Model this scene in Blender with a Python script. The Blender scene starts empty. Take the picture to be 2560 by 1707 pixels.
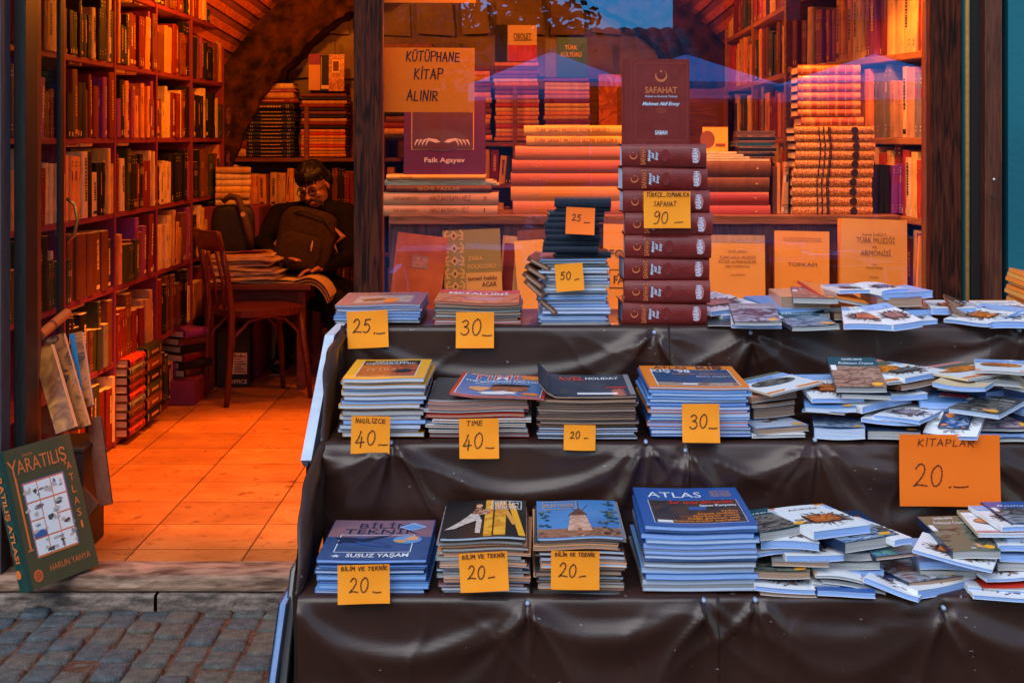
import bpy, bmesh, math, random
from mathutils import Vector, Matrix, noise
random.seed(11)
R = math.radians
sc = bpy.context.scene
C = sc.collection
# ---------------------------------------------------------------- camera, sky, sun, exposure
F, VX, VY, EZ = 3500.0, 1315.0, 345.0, 1.39          # focal length and vanishing point in photo pixels, eye height
cam = bpy.data.cameras.new('camera'); camo = bpy.data.objects.new('camera', cam); C.objects.link(camo)
camo.location = (0, 0, EZ); camo.rotation_euler = (R(90), 0, 0)
cam.lens = F / 2560 * 36; cam.sensor_width = 36
cam.shift_x = -35 / 2560; cam.shift_y = -(853.5 - VY) / 2560
cam.clip_start = 0.05; cam.clip_end = 600
sc.camera = camo
SUN_EL, SUN_AZ = R(48), R(203)
w = bpy.data.worlds.new('World'); sc.world = w; w.use_nodes = True
nt = w.node_tree
bg = nt.nodes['Background']; bg.inputs['Strength'].default_value = 0.15
sky = nt.nodes.new('ShaderNodeTexSky'); sky.sky_type = 'NISHITA'; sky.sun_disc = False
sky.sun_elevation = SUN_EL; sky.sun_rotation = SUN_AZ; sky.air_density = 1.6; sky.dust_density = 0.4; sky.ozone_density = 3.0
nt.links.new(sky.outputs[0], bg.inputs[0])
sl = bpy.data.lights.new('sun', 'SUN'); so = bpy.data.objects.new('sun', sl); C.objects.link(so)
sl.energy = 1.5; sl.angle = R(50); sl.color = (1.0, 0.93, 0.84)
so.rotation_euler = (R(90) - SUN_EL, 0, R(180) - SUN_AZ + R(0)); so.location = (0, -4, 8)
LAMP = (1.0, 0.245, 0.012)                             # colour of the shop's warm bulbs
LAMP_W = dict(display=150.0, door=360.0, rear=25.0)
vs = sc.view_settings
sc.display_settings.display_device = 'sRGB'
vs.view_transform = 'Standard'; vs.look = 'None'; vs.gamma = 1.0; vs.exposure = 0.45; vs.use_curve_mapping = False
sc.render.engine = 'CYCLES'
sc.cycles.use_denoising = True
sc.cycles.max_bounces = 8; sc.cycles.diffuse_bounces = 4; sc.cycles.glossy_bounces = 4; sc.cycles.transparent_max_bounces = 16
sc.cycles.sample_clamp_indirect = 6.0

def at(px, py, Y): return Vector(((px - VX) / F * Y, Y, EZ - (py - VY) / F * Y))
def xat(px, Y): return (px - VX) / F * Y
def zat(py, Y): return EZ - (py - VY) / F * Y

# ---------------------------------------------------------------- materials
_M = {}
def lin(r, g, b):                                     # 0-255 display colour to a base colour
    f = lambda c: (c / 255 / 12.92) if c <= 10 else ((c / 255 + 0.055) / 1.055) ** 2.4
    return (f(r), f(g), f(b))
def mat(name, col=None, rough=.6, spec=.35, col2=None, scale=20, stretch=(1, 1, 1), detail=4, lo=.35, hi=.65, bump=0, bscale=120, bstretch=None, coat=0, emit=None, metal=0, dist=0):
    if name in _M: return _M[name]
    m = bpy.data.materials.new(name); m.use_nodes = True
    n = m.node_tree.nodes; l = m.node_tree.links; p = n['Principled BSDF']
    p.inputs['Roughness'].default_value = rough; p.inputs['Specular IOR Level'].default_value = spec
    p.inputs['Coat Weight'].default_value = coat; p.inputs['Metallic'].default_value = metal
    p.inputs['Base Color'].default_value = (*col, 1)
    tc = n.new('ShaderNodeTexCoord')
    if col2 is not None:
        mp = n.new('ShaderNodeMapping'); mp.inputs['Scale'].default_value = stretch
        nz = n.new('ShaderNodeTexNoise'); nz.inputs['Scale'].default_value = scale; nz.inputs['Detail'].default_value = detail
        nz.inputs['Distortion'].default_value = dist
        cr = n.new('ShaderNodeValToRGB'); cr.color_ramp.elements[0].position = lo; cr.color_ramp.elements[1].position = hi
        cr.color_ramp.elements[0].color = (*col, 1); cr.color_ramp.elements[1].color = (*col2, 1)
        l.new(tc.outputs['Object'], mp.inputs[0]); l.new(mp.outputs[0], nz.inputs['Vector']); l.new(nz.outputs['Fac'], cr.inputs[0])
        l.new(cr.outputs[0], p.inputs['Base Color'])
    if bump:
        mp2 = n.new('ShaderNodeMapping'); mp2.inputs['Scale'].default_value = bstretch or (1, 1, 1)
        nb = n.new('ShaderNodeTexNoise'); nb.inputs['Scale'].default_value = bscale; nb.inputs['Detail'].default_value = 5
        bp = n.new('ShaderNodeBump'); bp.inputs['Strength'].default_value = bump; bp.inputs['Distance'].default_value = .01
        l.new(tc.outputs['Object'], mp2.inputs[0]); l.new(mp2.outputs[0], nb.inputs['Vector']); l.new(nb.outputs['Fac'], bp.inputs['Height']); l.new(bp.outputs[0], p.inputs['Normal'])
    if emit:
        p.inputs['Emission Color'].default_value = (*emit[0], 1); p.inputs['Emission Strength'].default_value = emit[1]
    _M[name] = m
    return m
def pic(name, cols, scale=22, dist=1.5, stretch=(1, 1, 1), rough=.35, detail=5):   # a printed picture: blotches of several inks
    if name in _M: return _M[name]
    m = mat(name, cols[0], rough, .5, coat=.15)
    n = m.node_tree.nodes; l = m.node_tree.links; p = n['Principled BSDF']
    tc = n.new('ShaderNodeTexCoord'); mp = n.new('ShaderNodeMapping'); mp.inputs['Scale'].default_value = stretch
    nz = n.new('ShaderNodeTexNoise'); nz.inputs['Scale'].default_value = scale; nz.inputs['Detail'].default_value = detail; nz.inputs['Distortion'].default_value = dist
    cr = n.new('ShaderNodeValToRGB'); k = len(cols)
    cr.color_ramp.elements[0].position = .3; cr.color_ramp.elements[0].color = (*cols[0], 1)
    cr.color_ramp.elements[1].position = .7; cr.color_ramp.elements[1].color = (*cols[-1], 1)
    for i in range(1, k - 1):
        e = cr.color_ramp.elements.new(.3 + .4 * i / (k - 1)); e.color = (*cols[i], 1)
    l.new(tc.outputs['Object'], mp.inputs[0]); l.new(mp.outputs[0], nz.inputs['Vector']); l.new(nz.outputs['Fac'], cr.inputs[0]); l.new(cr.outputs[0], p.inputs['Base Color'])
    return m
def pages(name, a, b): return mat(name, a, .8, .15, b, 3.0, (3, 3, 330), 3, .3, .7, bump=.25, bscale=3, bstretch=(2, 2, 420))
def wood(name, a, b, rough=.45, axis='z', scale=9):
    st = {'z': (9, 9, .7), 'x': (.7, 9, 9), 'y': (9, .7, 9)}[axis]
    return mat(name, a, rough, .12 if rough > .6 else .4, b, scale, st, 8, .38, .62, bump=.15, bscale=scale * 3, bstretch=st, dist=1.2)

WHITE = lambda: mat('white_paper', (.80, .81, .83), .5, .3)
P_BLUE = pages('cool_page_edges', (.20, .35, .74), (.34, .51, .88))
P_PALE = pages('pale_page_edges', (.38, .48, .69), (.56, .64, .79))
P_GREY = pages('grey_page_edges', (.29, .30, .32), (.45, .45, .45))
P_BROWN = pages('brown_page_edges', (.28, .17, .12), (.42, .28, .205))
P_CREAM = pages('cream_page_edges', (.55, .38, .20), (.80, .62, .38))
INK = mat('black_ink', (.012, .010, .012), .6)
PEN = mat('dark_marker_pen', (.05, .012, .008), .6)

# ---------------------------------------------------------------- mesh builder
_T = {}
def glyphs(s, bold=False, shear=0.0):
    s = s or '.'
    k = (s, bold, shear)
    if k not in _T:
        c = bpy.data.curves.new('lettering', 'FONT'); c.body = s; c.resolution_u = 2; c.shear = shear
        if bold: c.offset = .022
        o = bpy.data.objects.new('lettering', c); me = bpy.data.meshes.new_from_object(o)
        v = [(q.co.x, q.co.y) for q in me.vertices]; f = [tuple(p.vertices) for p in me.polygons]
        bpy.data.objects.remove(o); bpy.data.curves.remove(c); bpy.data.meshes.remove(me)
        xs = [a for a, _ in v]; ys = [b for _, b in v]
        _T[k] = (v, f, min(xs), max(xs), min(ys), max(ys))
    return _T[k]

class MB:
    def __init__(s): s.v = []; s.f = []; s.mi = []; s.mats = []; s.fn = None
    def m(s, m):
        if m not in s.mats: s.mats.append(m)
        return s.mats.index(m)
    def add(s, vs, fs, m):
        b = len(s.v); k = s.m(m)
        s.v += [tuple(s.fn(Vector(p))) if s.fn else tuple(p) for p in vs]
        s.f += [tuple(b + i for i in f) for f in fs]; s.mi += [k] * len(fs)
    def box(s, x0, y0, z0, x1, y1, z1, m, M=None):
        vs = [Vector(p) for p in ((x0, y0, z0), (x1, y0, z0), (x1, y1, z0), (x0, y1, z0), (x0, y0, z1), (x1, y0, z1), (x1, y1, z1), (x0, y1, z1))]
        if M: vs = [M @ p for p in vs]
        s.add(vs, [(0, 3, 2, 1), (4, 5, 6, 7), (0, 1, 5, 4), (1, 2, 6, 5), (2, 3, 7, 6), (3, 0, 4, 7)], m)
    def slab(s, x0, y0, z0, x1, y1, z1, m, n=10):      # a box cut in n along x, so that it can bend
        for a, b, c, d in (((x0, y0, z1), (x1, y0, z1), (x1, y1, z1), (x0, y1, z1)), ((x0, y1, z0), (x1, y1, z0), (x1, y0, z0), (x0, y0, z0)),
                           ((x0, y0, z0), (x1, y0, z0), (x1, y0, z1), (x0, y0, z1)), ((x1, y1, z0), (x0, y1, z0), (x0, y1, z1), (x1, y1, z1))):
            s.strip(a, b, c, d, m, n)
        s.add([(x1, y0, z0), (x1, y1, z0), (x1, y1, z1), (x1, y0, z1)], [(0, 1, 2, 3)], m)
        s.add([(x0, y1, z0), (x0, y0, z0), (x0, y0, z1), (x0, y1, z1)], [(0, 1, 2, 3)], m)
    def strip(s, a, b, c, d, m, n=10):                 # quad a-b-c-d split along a-b
        a, b, c, d = map(Vector, (a, b, c, d)); vs = []; fs = []
        for i in range(n + 1):
            t = i / n; vs += [a.lerp(b, t), d.lerp(c, t)]
        for i in range(n): fs.append((2 * i, 2 * i + 2, 2 * i + 3, 2 * i + 1))
        s.add(vs, fs, m)
    def poly(s, pts, m): s.add(pts, [tuple(range(len(pts)))], m)
    def grid(s, fn, nu, nv, m, flip=False):
        vs = [fn(i / nu, j / nv) for j in range(nv + 1) for i in range(nu + 1)]
        fs = []
        for j in range(nv):
            for i in range(nu):
                q = (j * (nu + 1) + i, j * (nu + 1) + i + 1, (j + 1) * (nu + 1) + i + 1, (j + 1) * (nu + 1) + i)
                fs.append(q[::-1] if flip else q)
        s.add(vs, fs, m)
    def tube(s, path, rad, m, n=8, cap=True):
        path = [Vector(p) for p in path]; k = len(path); rad = rad if isinstance(rad, (list, tuple)) else [rad] * k
        vs = []; fs = []; up = None
        for i, p in enumerate(path):
            t = (path[min(i + 1, k - 1)] - path[max(i - 1, 0)]).normalized()
            if up is None: up = t.orthogonal().normalized()
            up = (up - t * up.dot(t)); up = up.normalized() if up.length > 1e-6 else t.orthogonal().normalized()
            q = t.cross(up)
            vs += [p + (up * math.cos(2 * math.pi * a / n) + q * math.sin(2 * math.pi * a / n)) * rad[i] for a in range(n)]
        for i in range(k - 1):
            for a in range(n):
                b = (a + 1) % n; fs.append((i * n + a, i * n + b, (i + 1) * n + b, (i + 1) * n + a))
        if cap: fs += [tuple(range(n))[::-1], tuple((k - 1) * n + a for a in range(n))]
        s.add(vs, fs, m)
    def prism(s, pts, lo, hi, m, axis='z', mtop=None):  # outline pts (2D) extruded along axis
        def P(a, b, h): return {'z': (a, b, h), 'x': (h, a, b), 'y': (a, h, b)}[axis]
        n = len(pts); vs = [P(a, b, lo) for a, b in pts] + [P(a, b, hi) for a, b in pts]
        s.add(vs, [(i, (i + 1) % n, n + (i + 1) % n, n + i) for i in range(n)], m)
        s.add(vs[:n], [tuple(range(n))[::-1]], mtop or m); s.add(vs[n:], [tuple(range(n))], mtop or m)
    def disc(s, c, U, V, a, b, m, n=20, jag=0, seed=0):  # flat ellipse or ragged splash
        rnd = random.Random(seed); c, U, V = Vector(c), Vector(U), Vector(V); pts = []
        for i in range(n):
            r = 1 + (rnd.uniform(-jag, jag) if jag else 0); t = 2 * math.pi * i / n
            pts.append(c + U * (a * r * math.cos(t)) + V * (b * r * math.sin(t)))
        s.add([c] + pts, [(0, 1 + i, 1 + (i + 1) % n) for i in range(n)], m)
    def text(s, string, o, U, V, h, m, width=None, center=True, bold=False, shear=0.0):
        vs, fs, x0, x1, y0, y1 = glyphs(string, bold, shear)
        o, U, V = Vector(o), Vector(U).normalized(), Vector(V).normalized()
        kx = ky = h / .73
        if width: kx = width / (x1 - x0)
        cx = (x0 + x1) / 2 if center else x0
        s.add([o + U * ((x - cx) * kx) + V * (y * ky) for x, y in vs], fs, m)
    def build(s, name, parent=None, smooth=False, bevel=0, loc=None):
        me = bpy.data.meshes.new(name); me.from_pydata(s.v, [], s.f)
        for m in s.mats: me.materials.append(m)
        me.polygons.foreach_set('material_index', s.mi)
        if smooth: me.polygons.foreach_set('use_smooth', [True] * len(s.f))
        me.update()
        o = bpy.data.objects.new(name, me); C.objects.link(o)
        if parent: o.parent = parent
        if bevel:
            b = o.modifiers.new('bevel', 'BEVEL'); b.width = bevel; b.segments = 2; b.limit_method = 'ANGLE'
        return o
def tag(o, label=None, cat=None, group=None, kind=None):
    if label: o['label'] = label
    if cat: o['category'] = cat
    if group: o['group'] = group
    if kind: o['kind'] = kind
    return o
def thing(name, label, cat, M=None, group=None):
    o = bpy.data.objects.new(name, None); C.objects.link(o); o.empty_display_size = .05
    if M is not None: o.matrix_world = M if isinstance(M, Matrix) else Matrix.Translation(Vector(M))
    return tag(o, label, cat, group)
def frame(o, ex, ey, ez=None):
    ex = Vector(ex).normalized(); ey = Vector(ey); ey = (ey - ex * ey.dot(ex)).normalized(); ez = ex.cross(ey)
    m = Matrix((ex, ey, ez)).transposed().to_4x4(); m.translation = Vector(o); return m
ORD = ['topmost', 'second', 'third', 'fourth', 'fifth', 'sixth', 'seventh', 'eighth', 'ninth', 'tenth', 'eleventh', 'twelfth', 'thirteenth', 'fourteenth', 'fifteenth', 'sixteenth', 'seventeenth', 'eighteenth', 'nineteenth', 'twentieth', 'twenty-first', 'twenty-second', 'twenty-third', 'twenty-fourth', 'twenty-fifth', 'twenty-sixth', 'twenty-seventh', 'twenty-eighth', 'twenty-ninth', 'thirtieth', 'thirty-first', 'thirty-second', 'thirty-third', 'thirty-fourth', 'thirty-fifth', 'thirty-sixth', 'thirty-seventh', 'thirty-eighth', 'thirty-ninth', 'fortieth']
def first(i): return 'first' if i == 0 else ORD[i]
X3, Y3, Z3 = Vector((1, 0, 0)), Vector((0, 1, 0)), Vector((0, 0, 1))
# ---------------------------------------------------------------- handwriting: pen strokes on a unit grid
_c = lambda *p: ('c', p)      # curved stroke
_l = lambda *p: ('l', p)      # straight strokes
HAND = {
 '0': [_c((.34, 1), (.1, .78), (.03, .42), (.14, .06), (.34, .0), (.54, .22), (.6, .6), (.5, .92), (.32, 1))],
 '2': [_c((.06, .78), (.26, .99), (.47, .9), (.5, .64), (.3, .3), (.02, .02)), _c((.02, .02), (.25, .07), (.66, .02))],
 '3': [_c((.06, .88), (.3, 1), (.5, .85), (.42, .62), (.2, .54), (.48, .47), (.58, .24), (.42, .03), (.18, -.02), (0, .1))],
 '4': [_c((.36, 1), (.2, .5), (0, .18), (.3, .2), (.66, .24)), _l((.46, .6), (.42, -.12))],
 '5': [_l((.6, .98), (.18, .96), (.12, .56)), _c((.12, .56), (.36, .62), (.54, .4), (.44, .1), (.2, -.02), (0, .08))],
 '9': [_c((.52, .82), (.32, 1), (.08, .8), (.16, .55), (.4, .6), (.52, .86), (.5, .4), (.32, .02), (.04, -.02))],
 '.': [_l((.08, .0), (.14, .04))], '_': [_c((0, .03), (.35, .0), (.8, .05))], '-': [_l((0, .1), (.55, .14))], ' ': [],
 'A': [_l((0, 0), (.28, 1), (.56, .02)), _l((.1, .38), (.5, .4))], 'B': [_l((.04, 0), (.06, 1)), _c((.06, 1), (.42, .9), (.36, .58), (.08, .52)), _c((.08, .52), (.5, .42), (.46, .08), (.04, 0))],
 'C': [_c((.54, .86), (.3, 1), (.06, .7), (.06, .28), (.28, .0), (.54, .12))], 'E': [_l((.5, .98), (.06, .96), (.04, .02), (.52, .04)), _l((.06, .52), (.44, .54))],
 'F': [_l((.5, .98), (.06, .96), (.04, 0)), _l((.06, .52), (.44, .54))], 'G': [_c((.54, .86), (.3, 1), (.06, .7), (.06, .28), (.3, 0), (.52, .16), (.52, .44), (.32, .44))],
 'H': [_l((.05, 0), (.05, 1)), _l((.5, 0), (.52, 1)), _l((.05, .5), (.5, .52))], 'I': [_l((.1, 0), (.12, 1))], 'K': [_l((.04, 0), (.08, 1)), _l((.5, 1), (.1, .46), (.54, 0))],
 'L': [_l((.08, 1), (.04, .02), (.46, .04))], 'M': [_l((0, 0), (.1, 1), (.32, .4), (.54, 1), (.64, 0))], 'N': [_l((.02, 0), (.08, 1), (.48, .02), (.54, 1))],
 'O': [_c((.3, 1), (.06, .74), (.06, .26), (.3, 0), (.54, .26), (.54, .74), (.3, 1))], 'P': [_l((.05, 0), (.06, 1)), _c((.06, 1), (.5, .92), (.48, .56), (.08, .48))],
 'R': [_l((.05, 0), (.06, 1)), _c((.06, 1), (.5, .92), (.46, .58), (.08, .5)), _l((.14, .5), (.58, 0))], 'S': [_c((.5, .88), (.28, 1), (.08, .78), (.28, .54), (.48, .3), (.3, .02), (.02, .1))],
 'T': [_l((0, .98), (.56, 1)), _l((.28, 1), (.26, 0))], 'U': [_c((.04, 1), (.04, .3), (.26, .0), (.5, .3), (.52, 1))], 'V': [_l((0, 1), (.24, 0), (.52, 1))],
 'Z': [_l((.04, .98), (.5, .98), (.02, .02), (.54, .04))], 'Y': [_l((0, 1), (.26, .5), (.52, 1)), _l((.26, .5), (.24, 0))],
}
HAND['İ'] = HAND['I'] + [_l((.1, 1.2), (.14, 1.24))]
HAND['Ü'] = HAND['U'] + [_l((.14, 1.2), (.17, 1.24)), _l((.36, 1.2), (.39, 1.24))]
HAND['Ç'] = HAND['C'] + [_l((.3, 0), (.26, -.2))]
def spline(p, n=6):
    p = [Vector((a, b)) for a, b in p]; out = []
    for i in range(len(p) - 1):
        a, b, c, d = p[max(i - 1, 0)], p[i], p[i + 1], p[min(i + 2, len(p) - 1)]
        for k in range(n):
            t = k / n
            out.append(.5 * ((2 * b) + (c - a) * t + (2 * a - 5 * b + 4 * c - d) * t * t + (3 * b - a - 3 * c + d) * t ** 3))
    return out + [p[-1]]
def hand_width(s, h, sp=.22): return sum((max([q[0] for k, st in HAND[c] for q in st] or [.3]) + sp) * h * .9 for c in s)
def handwrite(mb, s, cx, cy, h, pen, to3, m, rnd, slant=.08, width=None):   # centred at cx, baseline cy; to3(a, b) puts a point on the paper
    kx = .9 * (width / hand_width(s, h) if width else 1); x = cx - hand_width(s, h) * kx / 1.8
    for ch in s:
        wob = rnd.uniform(-.05, .05) * h; sc_ = h * rnd.uniform(.93, 1.07)
        wd = max([q[0] for k, st in HAND[ch] for q in st] or [.3])
        for kind, st in HAND[ch]:
            pts = spline(st) if kind == 'c' else [Vector(q) for q in st]
            P0 = [Vector((x + (q.x + slant * q.y) * sc_ * kx, cy + wob + q.y * sc_)) for q in pts]
            for P in ([P0] if kind == 'c' else [[a, b] for a, b in zip(P0, P0[1:])]):
             vs = []; fs = []
             for i, q in enumerate(P):
                 t = (P[min(i + 1, len(P) - 1)] - P[max(i - 1, 0)]); t = t.normalized() if t.length > 0 else Vector((1, 0))
                 if i == 0: q = q - t * pen * .6
                 if i == len(P) - 1: q = q + t * pen * .6
                 nrm = Vector((-t.y, t.x)) * pen / 2 * (1 + .25 * math.sin(i * 1.7))
                 vs += [to3(*(q - nrm)), to3(*(q + nrm))]
             for i in range(len(P) - 1): fs.append((2 * i, 2 * i + 2, 2 * i + 3, 2 * i + 1))
             mb.add(vs, fs, m)
        x += (wd + .22) * h * kx
def price_tag(name, cat, label, px0, py0, px1, py1, Y, lines, rot=0, col='tag_paper', curl=.006, lean=.0, group='handwritten orange price tags', pen=.0016, tilt=0):
    c = at((px0 + px1) / 2, py1, Y); W = (px1 - px0) / F * Y; H = (py1 - py0) / F * Y
    root = thing(name, label, cat, Matrix.Translation(c) @ Matrix.Rotation(R(rot), 4, 'Y') @ Matrix.Rotation(R(tilt), 4, 'Z'), group)
    rc = random.Random(label + 'x'); curl *= rc.uniform(.7, 2.0); k1, k2 = rc.uniform(-.4, .9), rc.uniform(-.4, .9)
    f = lambda a, b: Vector((a * W - W / 2, -curl * (1 - b) ** 2 * (1 + k1 * a ** 3 + k2 * (1 - a) ** 3) - lean * (1 - b) + .0022 * math.sin(a * 3 + W * 40) * (1 - b), b * H))
    mb = MB(); mb.grid(f, 8, 8, TAGM[col]); p = mb.build('paper', root, smooth=True)
    rnd = random.Random(label)
    to3 = lambda a, b: f(a / W, b / H) + Vector((0, -.0014, 0))
    for s, fx, fy, fh, *fw in lines:
        wr = MB(); handwrite(wr, s, fx * W, fy * H, fh * H, 1.3 * pen * (.62 if fh < .13 and len(s) > 3 else 1), to3, PEN, rnd, width=fw[0] * W if fw else None)
        wr.build('handwriting', p)
    return root
TAGM = {'tag_paper': mat('orange_yellow_note_paper', (.95, .33, .022), .75, .15, (.88, .26, .014), 9), 'deep': mat('deep_orange_note_paper', (.90, .16, .02), .75, .15),
        'sheet': mat('orange_card', (.88, .17, .010), .7, .2, (.84, .15, .008), 5), 'sign': mat('amber_card', (.95, .25, .015), .75, .15)}
sgn = TAGM['sign']; n = sgn.node_tree.nodes; l = sgn.node_tree.links        # thin card glows when the lamps stand behind it
tr_ = n.new('ShaderNodeBsdfTranslucent'); tr_.inputs['Color'].default_value = (.95, .36, .05, 1); mxs_ = n.new('ShaderNodeMixShader'); mxs_.inputs[0].default_value = .35
l.new(n['Principled BSDF'].outputs[0], mxs_.inputs[1]); l.new(tr_.outputs[0], mxs_.inputs[2]); l.new(mxs_.outputs[0], n['Material Output'].inputs[0])
# ---------------------------------------------------------------- ground, pavement, floor
FL = .09; GY = 4.2                                      # shop floor height, plane of the shop front
asphalt = mat('grey_street_ground', (.07, .07, .075), .9, .2, (.12, .12, .125), 3)
mb = MB(); mb.poly([(-300, -300, -.03), (300, -300, -.03), (300, 300, -.03), (-300, 300, -.03)], asphalt); tag(mb.build('ground'), kind='structure')
joint = mat('brown_joint_earth', (.06, .034, .025), .95, .1, (.13, .065, .042), 60)
cob = [mat('grey_cobble_' + n, a, .72, .25, b, 34, detail=9, bump=.9, bscale=150) for n, a, b in (('plain', (.060, .074, .074), (.115, .128, .124)), ('warm', (.072, .074, .066), (.125, .126, .112)), ('cool', (.048, .066, .078), (.09, .112, .126)))]
mb = MB(); rnd = random.Random(5)
mb.poly([(-3.2, 1.6, -.006), (2.2, 1.6, -.006), (2.2, 4.13, -.006), (-3.2, 4.13, -.006)], joint)
x = -3.1
while x < 2.0:
    cw = rnd.uniform(.083, .097); y = 1.7 + rnd.uniform(0, .1)
    while y < 4.10:
        cl = min(rnd.uniform(.085, .125), 4.125 - y)
        if cl < .03: break
        jx = rnd.uniform(-.004, .004); h = rnd.gauss(0, .0035); g = .0045; b = .009; m = rnd.choice(cob)
        if y > 2.3:
            x0, x1, y0, y1 = x + g + jx, x + cw - g + jx, y + g, y + cl - g
            base = [(x0, y0), (x1, y0), (x1, y1), (x0, y1)]; base = [(a + rnd.uniform(-.004, .004), c + rnd.uniform(-.004, .004)) for a, c in base]
            mx, my = (x0 + x1) / 2, (y0 + y1) / 2; sh = lambda k: [(mx + (a - mx) * k, my + (c - my) * k) for a, c in base]
            ring = [[(a, c, -.02) for a, c in base], [(a, c, h - .006) for a, c in base], [(a, c, h + .0012) for a, c in sh(.90)], [(a, c, h + .0022 + rnd.uniform(-.001, .001)) for a, c in sh(.6)]]
            vs = sum(ring, []); fs = [(k * 4 + i, k * 4 + (i + 1) % 4, (k + 1) * 4 + (i + 1) % 4, (k + 1) * 4 + i) for k in range(3) for i in range(4)] + [(12, 13, 14, 15)]
            mb.add(vs, fs, m)
        y += cl
    x += cw
tag(mb.build('pavement', smooth=True), kind='structure')
# doorstep: two weathered stone courses
stone = mat('weathered_step_stone', (.10, .052, .034), .75, .3, (.38, .235, .165), 9, (1, 2.5, 6), 9, .34, .60, bump=.5, bscale=34)
stone2 = mat('chipped_step_stone', (.07, .055, .05), .85, .25, (.27, .205, .175), 16, (1, 2, 3), 8, .35, .65, bump=.8, bscale=60)
mb = MB(); rnd = random.Random(3)
def rough_course(x0, x1, y0, y1, z0, z1, m, r=.012, n=70):
    prof = [(y0 + .004, z0), (y0, z0 + .01), (y0, z1 - r), (y0 + r * .3, z1 - r * .3), (y0 + r, z1), (y1, z1)]
    vs = []; fs = []
    for i in range(n + 1):
        xx = x0 + (x1 - x0) * i / n; ch = max(0, noise.noise(Vector((xx * 9, z0 * 50, 1))) - .25) * .022
        for k, (a, b) in enumerate(prof):
            j = .002 * noise.noise(Vector((xx * 25, k * 3, z0 * 99)))
            vs.append((xx, a + (ch if k in (2, 3, 4) else 0) + j, b - (ch * .8 if k in (3, 4) else 0)))
    q = len(prof)
    for i in range(n):
        for k in range(q - 1): fs.append((i * q + k, (i + 1) * q + k, (i + 1) * q + k + 1, i * q + k + 1))
    mb.add(vs, fs, m)
for a, b in ((-3.2, -1.84), (-1.83, -1.10), (-1.09, -.2), (-.19, 1.4)): rough_course(a, b, 4.137, 4.26, -.03, .039, stone2, .006)
rough_course(-3.2, 1.4, 4.155, 4.305, .045, FL, stone)
tag(mb.build('doorstep', smooth=False), kind='structure')
# floor: stone tiles
tile = mat('travertine_floor_tile', (.37, .125, .030), .5, .3, (.52, .20, .055), 6, (1, 1.5, 1), 9, .3, .7)
n = tile.node_tree.nodes; l = tile.node_tree.links; p = n['Principled BSDF']
tc = n.new('ShaderNodeTexCoord'); mp = n.new('ShaderNodeMapping'); mp.inputs['Location'].default_value = (1.236 + .36 * 20, -4.43 + .29 * 40, 0)
br = n.new('ShaderNodeTexBrick'); br.offset = 0; br.inputs['Scale'].default_value = 1; br.inputs['Brick Width'].default_value = .36; br.inputs['Row Height'].default_value = .29
br.inputs['Mortar Size'].default_value = .0032; br.inputs['Color1'].default_value = (1, 1, 1, 1); br.inputs['Color2'].default_value = (.74, .74, .74, 1); br.inputs['Mortar'].default_value = (.22, .2, .2, 1)
mx = n.new('ShaderNodeMixRGB'); mx.blend_type = 'MULTIPLY'; mx.inputs[0].default_value = 1
src = p.inputs['Base Color'].links[0].from_socket
l.new(tc.outputs['Object'], mp.inputs[0]); l.new(mp.outputs[0], br.inputs['Vector']); l.new(src, mx.inputs[1]); l.new(br.outputs['Color'], mx.inputs[2])
nz = n.new('ShaderNodeTexNoise'); nz.inputs['Scale'].default_value = 22; nz.inputs['Detail'].default_value = 9; nz.inputs['Distortion'].default_value = .6
cr = n.new('ShaderNodeValToRGB'); cr.color_ramp.elements[0].position = .28; cr.color_ramp.elements[0].color = (.35, .33, .33, 1); cr.color_ramp.elements[1].position = .42; cr.color_ramp.elements[1].color = (1, 1, 1, 1)
mx2 = n.new('ShaderNodeMixRGB'); mx2.blend_type = 'MULTIPLY'; mx2.inputs[0].default_value = .85
l.new(tc.outputs['Object'], nz.inputs['Vector']); l.new(nz.outputs['Fac'], cr.inputs[0]); l.new(mx.outputs[0], mx2.inputs[1]); l.new(cr.outputs[0], mx2.inputs[2]); l.new(mx2.outputs[0], p.inputs['Base Color'])
mb = MB(); mb.box(-2.2, 4.308, -.02, 1.7, 8.6, FL - .001, tile); tag(mb.build('floor'), kind='structure')
# ---------------------------------------------------------------- shop building
plaster = mat('ochre_interior_plaster', (.30, .16, .08), .9, .15, (.40, .22, .11), 4, bump=.3, bscale=30)
rubble = mat('old_wall_stone', (.17, .12, .07), .9, .2, (.32, .23, .14), 5, (1, 1, 1), 6, .3, .7, bump=.9, bscale=14)
vault_a = mat('vault_brick_red', (.50, .10, .05), .85, .2, (.74, .20, .09), 16, (3, 3, 3), bump=.5, bscale=40)
vault_b = mat('vault_mortar_purple', (.26, .075, .10), .9, .1, (.34, .10, .12), 10, bump=.5, bscale=50)
arch_m = mat('dark_arch_rubble', (.016, .008, .006), .95, .1, (.10, .036, .018), 12, (1, 1, 1), 8, .36, .70, bump=1, bscale=40)  # dark brown tones vary at random over the arch
facade = mat('facade_render', (.30, .22, .17), .85, .2, (.38, .28, .22), 3, bump=.3, bscale=40)
shop = thing('shop_building', 'old vaulted stone bookshop with brick vault, rubble arch and open doorway', 'building', (0, GY, 0))
def part(mb, name, root, **k):
    o = mb.build(name, None, **k); o.parent = root; o.matrix_parent_inverse = root.matrix_world.inverted(); return o
VC, VZ = -.26, .85
mb = MB(); mb.box(-2.25, GY + .12, -.02, -2.08, 8.6, 3.4, plaster); part(mb, 'wall', shop)
mb = MB(); mb.box(1.58, GY + .12, -.02, 1.74, 8.6, 3.4, plaster); part(mb, 'wall', shop)
mb = MB(); mb.box(-2.25, 8.602, -.02, 1.74, 8.75, 3.4, plaster); part(mb, 'wall', shop)
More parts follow.
